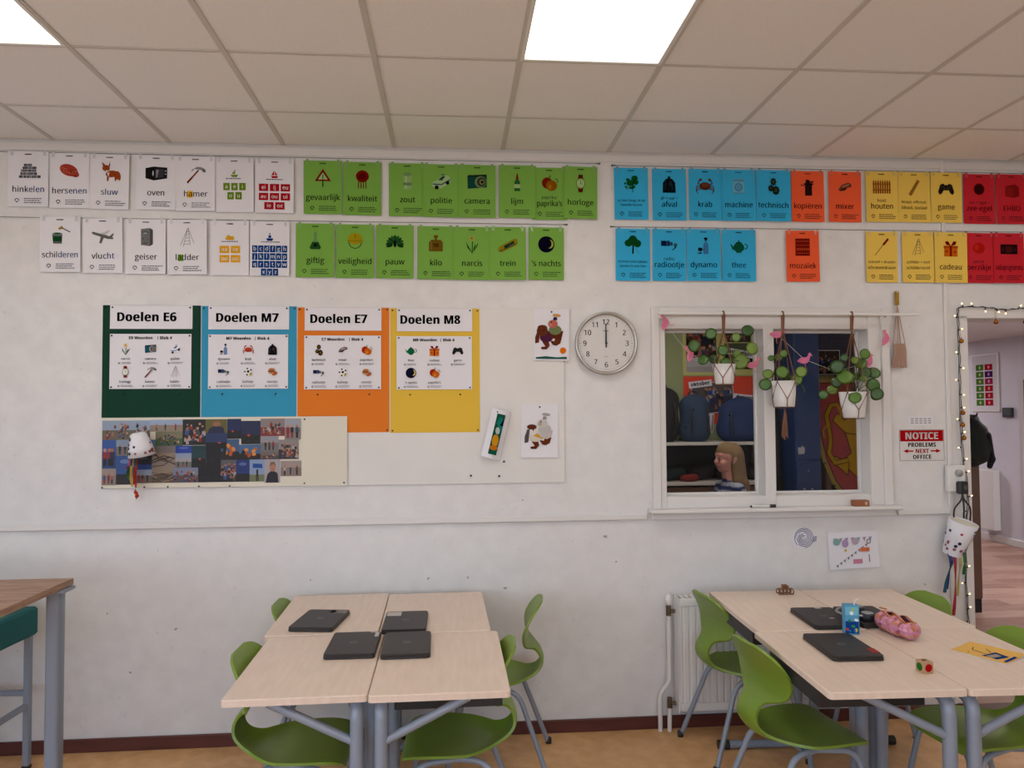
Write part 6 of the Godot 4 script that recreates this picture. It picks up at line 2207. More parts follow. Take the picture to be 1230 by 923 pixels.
	ep.ell(0.024, 0.018, 0.008, 0.010, Color(0.75, 0.70, 0.62), 0.0, 12)
	part(er, "label_spot", ep.mb, print_mat)

# ---------------------------------------------------------------- fairy lights round the doorway
func build_lights_string():
	var t := thing("fairy_lights", "string of small warm fairy lights on black wire round the door frame", "string lights", Vector3(2.65, 2.34, 0.0))
	var base := t.position
	var left := [Vector3(2.655, 0.42, 0.032), Vector3(2.651, 0.525, 0.034), Vector3(2.643, 0.762, 0.033), Vector3(2.648, 1.047, 0.034), Vector3(2.668, 1.25, 0.034), Vector3(2.645, 1.477, 0.034), Vector3(2.637, 1.669, 0.033), Vector3(2.637, 1.861, 0.033), Vector3(2.639, 2.055, 0.033), Vector3(2.637, 2.200, 0.033), Vector3(2.637, 2.325, 0.033)]
	var top := [Vector3(2.637, 2.325, 0.033), Vector3(2.655, 2.347, 0.033), Vector3(2.797, 2.348, 0.034), Vector3(2.925, 2.334, 0.033), Vector3(3.054, 2.342, 0.034), Vector3(3.25, 2.336, 0.033), Vector3(3.45, 2.346, 0.034), Vector3(3.645, 2.335, 0.033)]
	var bulbm := mat("bulb_glow", Color(0.95, 0.85, 0.7), 0.3)
	bulbm.emission_enabled = true
	bulbm.emission = Color(1.0, 0.88, 0.70)
	bulbm.emission_energy_multiplier = 2.2
	var bm := MB.new()
	bm.sphere(Vector3.ZERO, Vector3(0.0045, 0.0068, 0.0045), 8, 6)
	var bulb := bm.done()
	var sm := MB.new()
	sm.tube([Vector3(0, -0.024, 0), Vector3(0, -0.006, 0)], 0.0036, 6)
	var sock := sm.done()
	var rng := RandomNumberGenerator.new()
	rng.seed = 31
	for seg in [left, top]:
		var rel := []
		for p in seg: rel.append(p - base)
		var path := smooth_path(rel, 10)
		for off in [Vector3.ZERO, Vector3(0.006, 0.002, 0.003)]:
			var m := MB.new()
			var wob := []
			for i in path.size():
				wob.append(path[i] + off + Vector3(sin(i * 0.9 + off.x * 900.0), cos(i * 1.3), 0) * (0.003 if off.x > 0.0 else 0.001))
			m.tube(wob, 0.0022, 5)
			part(t, "wire", m, mats.black_plastic)
		var acc := 0.0
		var k := 0
		for i in path.size() - 1:
			acc += path[i].distance_to(path[i + 1])
			if acc > 0.062:
				acc = 0.0
				var side := -1.0 if (k * 7 + 3) % 5 < 2 else 1.0
				var ang := side * rng.randf_range(0.7, 1.9)
				if seg == top: ang = rng.randf_range(-0.7, 0.7) + (PI if rng.randf() < 0.45 else 0.0)
				var bs := rot_z(-ang) * rot_x(0.3)
				var so := mesh_node(t, "socket", sock, mats.black_plastic)
				so.transform = Transform3D(bs, path[i] + bs * Vector3(0, 0.024, 0))
				var bo := mesh_node(so, "bulb", bulb, bulbm)
				k += 1
	for q in [[2.652, 2.150, "upper"], [2.650, 1.735, "middle"], [2.647, 1.665, "second"], [2.652, 1.590, "third"], [2.868, 2.262, "hung from the door head"], [3.05, 2.262, "at the right of the door head"]]:
		var d := q[2] as String
		var lb: String = {"upper": "small gold bauble highest on the left door post", "middle": "small gold bauble halfway down the left door post", "second": "small gold bauble just under the halfway one on the left door post", "third": "small gold bauble lowest on the left door post"}.get(d, "small gold bauble " + d)
		var g := thing("bauble", lb, "bauble", Vector3(q[0], q[1], 0.042), 0.0, "gold baubles on the door frame")
		var gm := MB.new()
		gm.sphere(Vector3.ZERO, Vector3(0.013, 0.013, 0.013), 14, 10)
		part(g, "ball", gm, mat("gold", Color(0.62, 0.38, 0.12), 0.25, 0.85))
		var cm := MB.new()
		cm.tube([Vector3(0, 0.012, 0), Vector3(0, 0.019, 0)], 0.004, 8)
		cm.tube([Vector3(0, 0.019, 0), Vector3(0, 0.045 if q[1] < 2.2 else 0.078, -0.008)], 0.001, 5)
		part(g, "cap", cm, mat("gold"))

# ---------------------------------------------------------------- smooth bodies from capsules (surface nets)
# bones: [a, b, radius a, radius b]; a dressed body takes its colours from person_tone
func nets(mb: MB, bones: Array, cell: float, k: float, dressed := false):
	var lo := Vector3(1e9, 1e9, 1e9)
	var hi := -lo
	for b in bones:
		var r: float = max(b[2], b[3]) + cell * 3.0
		for p in [b[0], b[1]]:
			lo = lo.min(p - Vector3.ONE * r)
			hi = hi.max(p + Vector3.ONE * r)
	var nx := int((hi.x - lo.x) / cell) + 2
	var ny := int((hi.y - lo.y) / cell) + 2
	var nz := int((hi.z - lo.z) / cell) + 2
	var f := PackedFloat32Array()
	f.resize(nx * ny * nz)
	f.fill(1.0)
	for b in bones:
		var a: Vector3 = b[0]
		var ab: Vector3 = b[1] - b[0]
		var l2: float = max(ab.length_squared(), 1e-9)
		var r0: float = b[2]
		var dr: float = b[3] - b[2]
		var mg: float = max(b[2], b[3]) + k + cell * 2.0
		var p0: Vector3 = (a.min(b[1]) - Vector3.ONE * mg - lo) / cell
		var p1: Vector3 = (a.max(b[1]) + Vector3.ONE * mg - lo) / cell
		for z in range(max(0, int(p0.z)), min(nz, int(p1.z) + 2)):
			for y in range(max(0, int(p0.y)), min(ny, int(p1.y) + 2)):
				var row := (z * ny + y) * nx
				for x in range(max(0, int(p0.x)), min(nx, int(p1.x) + 2)):
					var p := lo + Vector3(x, y, z) * cell
					var t: float = clamp((p - a).dot(ab) / l2, 0.0, 1.0)
					var d := (p - a - ab * t).length() - r0 - dr * t
					var o := f[row + x]
					var h: float = clamp(0.5 + 0.5 * (o - d) / k, 0.0, 1.0)
					f[row + x] = lerpf(o, d, h) - k * h * (1.0 - h)
	var vid := {}
	var offs := [0, 1, nx, nx + 1, nx * ny, nx * ny + 1, nx * ny + nx, nx * ny + nx + 1]
	var cor := [Vector3(0, 0, 0), Vector3(1, 0, 0), Vector3(0, 1, 0), Vector3(1, 1, 0), Vector3(0, 0, 1), Vector3(1, 0, 1), Vector3(0, 1, 1), Vector3(1, 1, 1)]
	var edges := [[0, 1], [2, 3], [4, 5], [6, 7], [0, 2], [1, 3], [4, 6], [5, 7], [0, 4], [1, 5], [2, 6], [3, 7]]
	for z in nz - 1:
		for y in ny - 1:
			for x in nx - 1:
				var i := (z * ny + y) * nx + x
				if absf(f[i]) > cell * 2.5: continue
				var neg := 0
				for o in offs:
					if f[i + o] < 0.0: neg += 1
				if neg == 0 or neg == 8: continue
				var s := Vector3.ZERO
				var n := 0
				for e in edges:
					var v0 := f[i + offs[e[0]]]
					var v1 := f[i + offs[e[1]]]
					if (v0 < 0.0) != (v1 < 0.0):
						s += (cor[e[0]] as Vector3).lerp(cor[e[1]], v0 / (v0 - v1))
						n += 1
				vid[i] = lo + (Vector3(x, y, z) + s / n) * cell
	mb.smooth()
	var step := [1, nx, nx * ny]
	for i in vid:
		for ax in 3:
			# edge starting at the low corner of this cell
			var v0 := f[i]
			var v1: float = f[i + step[ax]]
			if (v0 < 0.0) == (v1 < 0.0): continue
			var u: int = step[(ax + 1) % 3]
			var w: int = step[(ax + 2) % 3]
			if not (vid.has(i - u) and vid.has(i - w) and vid.has(i - u - w)): continue
			var q := [vid[i], vid[i - u], vid[i - u - w], vid[i - w]]
			var out := Vector3.ZERO
			out[ax] = 1.0 if v0 < 0.0 else -1.0
			if (q[1] - q[0]).cross(q[2] - q[0]).dot(out) > 0.0: q.reverse()
			for m in [0, 1, 2, 0, 2, 3]:
				if dressed: mb.col(person_tone(q[m]))
				mb.st.add_vertex(q[m])

# ---------------------------------------------------------------- cloakroom seen through the window, hall seen through the door
func paper_on(parent_called: String, label: String, cat: String, c: Vector3, w: float, h: float, m: Material, deg := 0.0) -> Node3D:
	var t := thing(parent_called, label, cat, c)
	t.rotation_degrees.z = deg
	part(t, "sheet", sheet_mesh(w, h, 0.0004, 0.001), m)
	return t

func bag(called: String, label: String, at: Vector3, w: float, h: float, d: float, m: Material, pocket: Material, turn := 0.0):
	var t := thing(called, label, "bag", at, turn, "bags on the cloakroom shelf")
	var b := MB.new()
	var r := d * 0.42
	var bones := []
	for s in [-1.0, 1.0]:
		bones.append([Vector3(s * (w * 0.5 - r), r, 0), Vector3(s * (w * 0.5 - r * 1.15), h * 0.70, 0), r, r * 0.9])
		bones.append([Vector3(s * (w * 0.5 - r), r, 0), Vector3(0, h * 0.5, 0.01), r, r])
	bones.append([Vector3(-w * 0.2, h - r, 0), Vector3(w * 0.2, h - r, 0), r * 0.92, r * 0.92])
	bones.append([Vector3(0, r, 0.01), Vector3(0, h * 0.8, 0), r, r])
	nets(b, bones, 0.018, 0.05)
	part(t, "body", b, m)
	var p := MB.new()
	nets(p, [[Vector3(-w * 0.22, h * 0.2, d * 0.36), Vector3(w * 0.22, h * 0.2, d * 0.36), d * 0.16, d * 0.16], [Vector3(-w * 0.2, h * 0.38, d * 0.34), Vector3(w * 0.2, h * 0.38, d * 0.34), d * 0.14, d * 0.14]], 0.015, 0.05)
	part(t, "pocket", p, pocket)
	var hd := MB.new()
	hd.tube(smooth_path([Vector3(-0.04, h - 0.02, -0.02), Vector3(-0.03, h + 0.03, -0.02), Vector3(0.03, h + 0.03, -0.02), Vector3(0.04, h - 0.02, -0.02)], 4), 0.007, 6)
	part(t, "handle", hd, mats.black_plastic)
	for s in [-1.0, 1.0]:
		var st := MB.new()
		st.tube(smooth_path([Vector3(s * w * 0.25, h * 0.85, d * 0.32), Vector3(s * w * 0.3, h * 0.5, d * 0.55), Vector3(s * w * 0.28, h * 0.15, d * 0.45)], 4), 0.008, 6)
		part(t, "strap", st, mats.black_plastic)

func build_corridor_things():
	var wood := mat("rack_wood", Color(0.46, 0.35, 0.27), 0.7)
	var edge := mat("shelf_white", Color(0.78, 0.76, 0.73), 0.45)
	# cloakroom rack
	var t := thing("cloakroom_rack", "cloakroom rack with two white shelves on the corridor wall behind the window", "rack", Vector3(1.55, 0, -1.82))
	for y in [1.490, 1.175]:
		part(t, "shelf", bx(Vector3(-0.95, y - 0.012, -0.165), Vector3(0.70, y + 0.012, 0.20), 0.003), edge)
	for x in [-0.95, -0.3, 0.675]:
		part(t, "upright", bx(Vector3(x, 0.42, -0.165), Vector3(x + 0.025, 1.478, -0.12), 0.002), wood)
	part(t, "back_panel", bx(Vector3(-0.92, 0.42, -0.172), Vector3(0.675, 1.478, -0.166)), mat("rack_navy", Color(0.045, 0.055, 0.10), 0.7))
	part(t, "bench_board", bx(Vector3(-0.95, 0.40, -0.165), Vector3(0.70, 0.44, 0.20), 0.004), wood)
	for x in [-0.9, 0.66]:
		part(t, "leg", bx(Vector3(x - 0.02, 0, 0.12), Vector3(x + 0.02, 0.40, 0.16), 0.003), frame_grey)
		part(t, "leg", bx(Vector3(x - 0.02, 0, -0.15), Vector3(x + 0.02, 0.40, -0.11), 0.003), frame_grey)
	var black := mat("cloth_black", Color(0.09, 0.09, 0.10), 0.9)
	var navy := mat("cloth_navy", Color(0.11, 0.19, 0.36), 0.9)
	var slate := mat("cloth_slate", Color(0.15, 0.23, 0.33), 0.9)
	bag("backpack", "black backpack at the left end of the cloakroom shelf", Vector3(1.405, 1.502, -1.77), 0.25, 0.43, 0.22, black, mat("cloth_grey", Color(0.07, 0.07, 0.08), 0.85))
	bag("backpack", "slate blue backpack in the middle of the cloakroom shelf", Vector3(1.675, 1.502, -1.80), 0.24, 0.37, 0.20, slate, slate, 0.15)
	bag("backpack", "wide navy blue backpack under the december label", Vector3(2.06, 1.502, -1.78), 0.38, 0.325, 0.24, navy, navy, -0.1)
	# things between the shelves and under them
	var rng := RandomNumberGenerator.new()
	rng.seed = 66
	var kit := [
		["folded_coat", "dark teal coat heap on the lower cloakroom shelf", Vector3(1.47, 1.187, -1.80), 0.26, 0.13, Color(0.04, 0.12, 0.15)],
		["folded_coat", "bright red scarf bundle on the lower cloakroom shelf", Vector3(1.60, 1.187, -1.72), 0.16, 0.06, Color(0.45, 0.04, 0.03)],
		["folded_coat", "purple grey coat heap on the lower cloakroom shelf", Vector3(1.75, 1.187, -1.84), 0.24, 0.16, Color(0.09, 0.05, 0.10)],
		["folded_coat", "black coat heap on the lower cloakroom shelf behind the child", Vector3(1.98, 1.187, -1.82), 0.26, 0.17, Color(0.03, 0.03, 0.035)],
		["folded_coat", "olive coat heap at the right end of the lower cloakroom shelf", Vector3(2.2, 1.187, -1.82), 0.22, 0.15, Color(0.07, 0.06, 0.03)]]
	for q in kit:
		var c := thing(q[0], q[1], "clothes", q[2], 0.0, "coats heaped on the lower shelf")
		var b := MB.new()
		var bones := []
		for j in 5:
			var r: float = q[4] * rng.randf_range(0.26, 0.36)
			bones.append([Vector3(rng.randf_range(-0.4, -0.1) * q[3], r + 0.004, rng.randf_range(-0.03, 0.04)), Vector3(rng.randf_range(0.1, 0.4) * q[3], rng.randf_range(0.35, 0.7) * q[4], rng.randf_range(-0.03, 0.04)), r, r * 0.8])
		nets(b, bones, 0.013, 0.03)
		part(c, "cloth", b, mat("heap_%d" % int(q[2].x * 100), q[5], 0.85))
	for x in [1.38, 1.86]:
		var cr := thing("storage_crate", "brown wooden crate hung under the lower shelf, %s" % ("left" if x < 1.5 else "right"), "crate", Vector3(x + 0.2, 0.88, -1.80), 0.0, "crates under the lower shelf")
		for k in 3:
			part(cr, "slat", bx(Vector3(-0.21, 0.01 + k * 0.09, 0.13), Vector3(0.21, 0.085 + k * 0.09, 0.145), 0.002), wood)
		for s in [-1.0, 1.0]:
			part(cr, "side", bx(Vector3(s * 0.21 - 0.008, 0, -0.145), Vector3(s * 0.21 + 0.008, 0.283, 0.145), 0.002), wood)
		part(cr, "bottom", bx(Vector3(-0.20, 0, -0.145), Vector3(0.20, 0.01, 0.13)), wood)
	# posters above the shelf
	var up := paper_on("month_poster", "pale yellow corridor poster with photographs behind the left plant", "poster", Vector3(1.97, 2.31, -1.996), 0.64, 0.52, mat("poster_pale", Color(0.76, 0.75, 0.45), 0.8))
	var k := 0
	for q in [[-0.16, 0.05, 0.26, 0.32, "crowd", Color(0.30, 0.27, 0.28), Color(0.14, 0.12, 0.13)], [-0.16, -0.17, 0.26, 0.13, "sky", Color(0.68, 0.68, 0.68), Color(0.62, 0.60, 0.60)], [0.16, 0.12, 0.22, 0.2, "crowd", Color(0.36, 0.34, 0.24), Color(0.2, 0.2, 0.18)], [0.17, -0.10, 0.26, 0.22, "people", Color(0.3, 0.32, 0.25), Color(0.16, 0.14, 0.13)]]:
		var p := Print.new(self)
		p.z0 = 0.001
		photo_print(p, q[2], q[3], q[4], q[5], q[6], 500 + k)
		var o := part(up, "photo", p.mb, print_mat)
		o.position = Vector3(q[0], q[1], 0.002)
		k += 1
	var orp := paper_on("month_poster", "bright orange corridor poster below the yellow one", "poster", Vector3(1.97, 1.84, -1.996), 0.64, 0.40, mat("poster_scarlet", Color(0.86, 0.27, 0.17), 0.8))
	var cphoto := thing("group_photo", "tilted group photograph under the oktober label", "photograph", Vector3(1.905, 1.86, -1.985))
	cphoto.rotation_degrees.z = 7
	part(cphoto, "sheet", sheet_mesh(0.36, 0.26, 0.0004, 0.001), paper("paper_w", PAPER["w"]))
	var pp := Print.new(self)
	pp.z0 = 0.001
	photo_print(pp, 0.35, 0.25, "crowd", Color(0.34, 0.32, 0.32), Color(0.22, 0.22, 0.30), 520)
	part(cphoto, "picture", pp.mb, print_mat)
	for q in [["oktober", 1.79, 1.975, 7.0, 0.20], ["december", 2.20, 1.855, -6.0, 0.26], ["november", 2.14, 2.235, -10.0, 0.24]]:
		var s := paper_on("month_label", "white paper label reading %s on the corridor wall" % q[0], "label", Vector3(q[1], q[2], -1.975), q[4], 0.055, paper("paper_w", PAPER["w"]), q[3])
		var tp := Print.new(self)
		tp.z0 = 0.0015
		tp.text(q[0], 0, -0.012, 0.031, Color(0.04, 0.04, 0.05), true, q[4] * 0.92)
		part(s, "lettering", tp.mb, print_mat)
	var note := paper_on("note_sheet", "white notice paper between the backpacks on the corridor wall", "paper", Vector3(1.85, 1.65, -1.99), 0.11, 0.16, paper("paper_w", PAPER["w"]), -6)
	var np := Print.new(self)
	np.z0 = 0.0015
	np.small(-0.01, 0.05, 0.06, 6, 0.018, 0.006, Color(0.35, 0.33, 0.33), 4)
	np.rect(0.044, 0.0, 0.008, 0.14, Color(0.55, 0.12, 0.10))
	part(note, "printing", np.mb, print_mat)
	# tall blue locker and navy boards
	var nb := thing("navy_board", "dark navy board on the corridor wall behind the right plants", "board", Vector3(2.83, 2.15, -1.99))
	part(nb, "panel", bx(Vector3(-0.53, -0.62, -0.008), Vector3(0.49, 0.48, 0.006), 0.002), mat("board_navy", Color(0.12, 0.14, 0.24), 0.8))
	var lk := thing("locker", "tall dark blue locker with a white tag and small knobs", "locker", Vector3(2.535, 0.0, -1.70))
	var bl := mat("locker_blue", Color(0.06, 0.20, 0.40), 0.5)
	part(lk, "body", bx(Vector3(-0.105, 0, -0.22), Vector3(0.105, 2.46, 0.09), 0.004), bl)
	part(lk, "door", bx(Vector3(-0.10, 1.36, 0.091), Vector3(0.10, 2.44, 0.103), 0.003), bl)
	var ld := part(lk, "door", bx(Vector3(-0.10, 0.06, 0.091), Vector3(0.10, 1.345, 0.103), 0.003), bl)
	for x in [-0.045, 0.02]:
		var kn := MB.new()
		kn.sphere(Vector3(x, 1.125, 0.11), Vector3(0.011, 0.008, 0.008), 8, 6)
		part(ld, "knob", kn, mat("silver"))
	var lp := Print.new(self)
	lp.z0 = 0.104
	lp.f([-0.085, 1.40, -0.035, 1.405, -0.03, 1.45, -0.045, 1.46, -0.05, 1.475, -0.06, 1.455, -0.088, 1.455], Color(0.68, 0.68, 0.68))
	lp.ring(-0.01, 1.26, 0.075, 0.004, Color(0.12, 0.20, 0.34), 0.3, 3.0, 14)
	lp.ell(-0.005, 1.27, 0.006, 0.006, Color(0.6, 0.62, 0.66), 0.0, 8)
	part(lk, "sticker", lp.mb, print_mat)
	var dc := thing("long_coat", "dark coat hanging in the gap left of the blue locker", "coat", Vector3(2.36, 1.02, -1.86))
	var cb := MB.new()
	nets(cb, [[Vector3(0, 0.05, 0), Vector3(0, 0.75, -0.02), 0.055, 0.045], [Vector3(-0.03, 0.05, 0.02), Vector3(-0.02, 0.7, 0), 0.04, 0.03], [Vector3(0.03, 0.1, 0.03), Vector3(0.02, 0.72, 0), 0.035, 0.03]], 0.014, 0.03)
	part(dc, "cloth", cb, mat("cloth_black"))
	var pc := thing("photo_sheet", "brown photo sheet on the navy board between the plants", "photograph", Vector3(2.885, 2.155, -1.975))
	part(pc, "sheet", sheet_mesh(0.26, 0.21), paper("paper_w", PAPER["w"]))
	var p3 := Print.new(self)
	p3.z0 = 0.001
	photo_print(p3, 0.25, 0.20, "crowd", Color(0.22, 0.17, 0.16), Color(0.13, 0.10, 0.10), 541)
	part(pc, "picture", p3.mb, print_mat)
	var yp := paper_on("yellow_sheet", "plain pale yellow sheet under the photo sheet on the navy board", "paper", Vector3(2.85, 1.945, -1.975), 0.23, 0.20, mat("paper_yellowish", Color(0.50, 0.44, 0.19), 0.7))
	# low bookcase that carries the shield
	var bc := thing("low_bookcase", "pale wooden shelf unit under the painted shield", "bookcase", Vector3(3.02, 0.0, -1.80))
	var beech2 := mat("case_wood", Color(0.48, 0.37, 0.27), 0.55)
	for x in [-0.27, 0.33]:
		part(bc, "side", bx(Vector3(x - 0.02, 0, -0.165), Vector3(x + 0.02, 1.48, 0.10), 0.002), beech2)
	for y in [0.04, 0.55, 0.95, 1.15]:
		part(bc, "shelf", bx(Vector3(-0.25, y, -0.165), Vector3(0.31, y + 0.022, 0.10), 0.002), beech2)
	part(bc, "back_panel", bx(Vector3(-0.25, 0.02, -0.175), Vector3(0.31, 1.48, -0.166)), mat("case_back", Color(0.14, 0.115, 0.10), 0.8))
	part(bc, "front_ledge", bx(Vector3(-0.29, 0.90, 0.101), Vector3(0.35, 0.925, 0.30), 0.003), beech2)
	shield()
	# coat on the end of the partition
	var ct := thing("hanging_coat", "dark green and black padded coat on the partition end, seen through the doorway", "coat", Vector3(4.17, 1.265, -1.91))
	var cm := MB.new()
	nets(cm, [[Vector3(0.0, 0.10, 0.03), Vector3(-0.02, 0.32, 0.02), 0.085, 0.07], [Vector3(0.06, 0.16, 0.05), Vector3(0.03, 0.30, 0.04), 0.05, 0.045], [Vector3(-0.03, 0.37, 0.02), Vector3(0.0, 0.40, 0.0), 0.045, 0.03], [Vector3(-0.06, 0.05, 0.04), Vector3(-0.06, 0.3, 0.02), 0.06, 0.06]], 0.014, 0.03)
	part(ct, "body", cm, mat("coat_dark", Color(0.13, 0.15, 0.13), 0.9))
	var sl := MB.new()
	nets(sl, [[Vector3(0.05, 0.26, 0.07), Vector3(0.085, 0.06, 0.07), 0.035, 0.028], [Vector3(0.085, 0.06, 0.07), Vector3(0.065, 0.0, 0.075), 0.028, 0.022]], 0.012, 0.02)
	part(ct, "sleeve", sl, mat("cloth_black"))
	var ck := MB.new()
	ck.tube([Vector3(0.0, 0.43, -0.07), Vector3(0.0, 0.43, 0.02), Vector3(0.0, 0.45, 0.03)], 0.007, 8)
	part(ct, "hook", ck, mat("wire"))
	# hall side wall: framed chart, thermostat, convector, door
	var fc := thing("framed_chart", "white framed chart of green and red squares on the hall wall", "chart", Vector3(6.794, 2.085, -5.23))
	fc.rotation.y = -PI / 2
	part(fc, "frame", bx(Vector3(-0.255, -0.385, 0.0), Vector3(0.255, 0.385, 0.016), 0.004), mat("white_metal"))
	var fp := Print.new(self)
	fp.z0 = 0.0165
	fp.rect(0, 0, 0.47, 0.73, Color(0.84, 0.84, 0.86))
	for r in 6:
		for c in 2:
			var col: Color = Color(0.30, 0.45, 0.12) if c == 0 else [Color(0.65, 0.07, 0.16), Color(0.30, 0.08, 0.36), Color(0.60, 0.12, 0.30), Color(0.66, 0.06, 0.14), Color(0.64, 0.06, 0.16), Color(0.66, 0.06, 0.14)][r]
			var x := -0.08 + c * 0.165
			var y := 0.205 - r * 0.094
			fp.rect(x, y, 0.145, 0.080, col)
			fp.ell(x, y, 0.018, 0.022, col.lightened(0.55), 0.0, 10)
	part(fc, "chart_print", fp.mb, print_mat)
	var th := thing("thermostat", "small dark wall thermostat beside the hall chart", "thermostat", Vector3(6.794, 1.69, -4.825))
	th.rotation.y = -PI / 2
	part(th, "housing", bx(Vector3(-0.085, -0.062, 0), Vector3(0.085, 0.062, 0.03), 0.006), mat("dark_grey", Color(0.08, 0.09, 0.09), 0.4))
	part(th, "display", bx(Vector3(-0.06, -0.035, 0.03), Vector3(0.06, 0.045, 0.032)), mat("display_grey", Color(0.26, 0.29, 0.28), 0.3))
	var cv := thing("convector", "flat white convector heater low on the hall wall", "heater", Vector3(6.79, 0.55, -5.15))
	cv.rotation.y = -PI / 2
	part(cv, "cover", bx(Vector3(-0.14, -0.39, 0.0), Vector3(0.14, 0.39, 0.10), 0.006), mat("white_metal"))
	part(cv, "top_grille", bx(Vector3(-0.12, 0.391, 0.02), Vector3(0.12, 0.396, 0.08)), mat("knob_grey"))
	var dn := struct_node("door_2", Vector3(6.795, 0, -4.1))
	dn.rotation.y = -PI / 2
	part(dn, "door_frame", bx(Vector3(-0.50, 0, 0.0), Vector3(0.50, 2.16, 0.022), 0.004), mat("white_paint"))
	part(dn, "door_leaf", bx(Vector3(-0.44, 0.01, 0.022), Vector3(0.44, 2.10, 0.034), 0.003), mat("door_grey", Color(0.42, 0.36, 0.36), 0.5))
	var hd := MB.new()
	hd.tube(bent([Vector3(0.36, 1.03, 0.034), Vector3(0.36, 1.03, 0.08), Vector3(0.25, 1.03, 0.08)], 0.012), 0.009, 8)
	part(dn, "door_handle", hd, mat("silver"))

func shield():
	var t := thing("painted_shield", "large red and yellow painted shield with a lion, behind the right pane", "shield", Vector3(2.965, 0.927, -1.60))
	t.rotation_degrees.x = -4
	var half := [Vector2(0.36, 1.08), Vector2(0.355, 0.80), Vector2(0.34, 0.62), Vector2(0.30, 0.42), Vector2(0.23, 0.24), Vector2(0.13, 0.10), Vector2(0.0, 0.0)]
	var ol := []
	var inn := []
	for p in half: ol.append(p)
	for i in range(half.size() - 2, -1, -1): ol.append(Vector2(-half[i].x, half[i].y))
	var off := Geometry2D.offset_polygon(PackedVector2Array(ol), -0.036)
	for p in off[0]: inn.append(p)
	var b := MB.new()
	b.prism(ol, -0.012, 0.0)
	part(t, "board", b, mat("shield_yellow", Color(0.52, 0.42, 0.10), 0.6))
	var f := MB.new()
	f.prism(inn, 0.0, 0.003)
	part(t, "field", f, mat("shield_red", Color(0.52, 0.12, 0.085), 0.6))
	var p := Print.new(self)
	p.z0 = 0.0036
	var y := Color(0.60, 0.46, 0.07)
	var dk := Color(0.16, 0.06, 0.03)
	# outline of the field, then the lion: tail, body, mane, legs
	for i in inn.size():
		p.line([inn[i], inn[(i + 1) % inn.size()]], 0.006, dk)
	var lion := [
		[0.02, 0.60, 0.10, 0.66, 0.16, 0.80, 0.12, 0.92, 0.0, 0.96, -0.06, 0.88, -0.02, 0.80, -0.10, 0.74, -0.16, 0.80, -0.20, 0.74, -0.10, 0.64],
		[-0.10, 0.64, 0.02, 0.62, 0.10, 0.44, 0.12, 0.30, 0.02, 0.24, -0.08, 0.34, -0.16, 0.40, -0.06, 0.48],
		[0.02, 0.26, 0.12, 0.32, 0.16, 0.22, 0.10, 0.12, 0.02, 0.08, -0.04, 0.14, 0.04, 0.18],
		[-0.08, 0.40, -0.22, 0.46, -0.24, 0.42, -0.14, 0.34, -0.10, 0.30]]
	for q in lion:
		var o := []
		for i in range(0, q.size(), 2): o.append(Vector2(q[i], q[i + 1]))
		p.poly(o, y)
		o.append(o[0])
		p.line(o, 0.007, dk)
	var tail := [Vector2(-0.10, 0.42), Vector2(-0.20, 0.40), Vector2(-0.245, 0.48), Vector2(-0.225, 0.58), Vector2(-0.235, 0.68), Vector2(-0.25, 0.78), Vector2(-0.21, 0.86), Vector2(-0.16, 0.87)]
	p.line(tail, 0.042, dk)
	p.line(tail, 0.030, y)
	p.line([Vector2(-0.25, 0.70), Vector2(-0.285, 0.66), Vector2(-0.275, 0.60)], 0.012, y)
	p.line([Vector2(-0.16, 0.87), Vector2(-0.12, 0.80), Vector2(-0.15, 0.74)], 0.024, y)
	p.ell(0.03, 0.88, 0.012, 0.012, dk, 0.0, 8)
	p.ell(0.05, 0.30, 0.03, 0.035, Color(0.42, 0.12, 0.16), 0.3, 10)
	part(t, "lion_painting", p.mb, print_mat)
	for i in range(0, half.size()):
		for s in [-1.0, 1.0]:
			if half[i].x < 0.05: continue
			var rv := MB.new()
			rv.sphere(Vector3(s * (half[i].x - 0.018), half[i].y - 0.02, 0.001), Vector3(0.009, 0.009, 0.004), 8, 6)
			part(t, "rivet", rv, mat("rivet_dark", Color(0.16, 0.14, 0.10), 0.5))

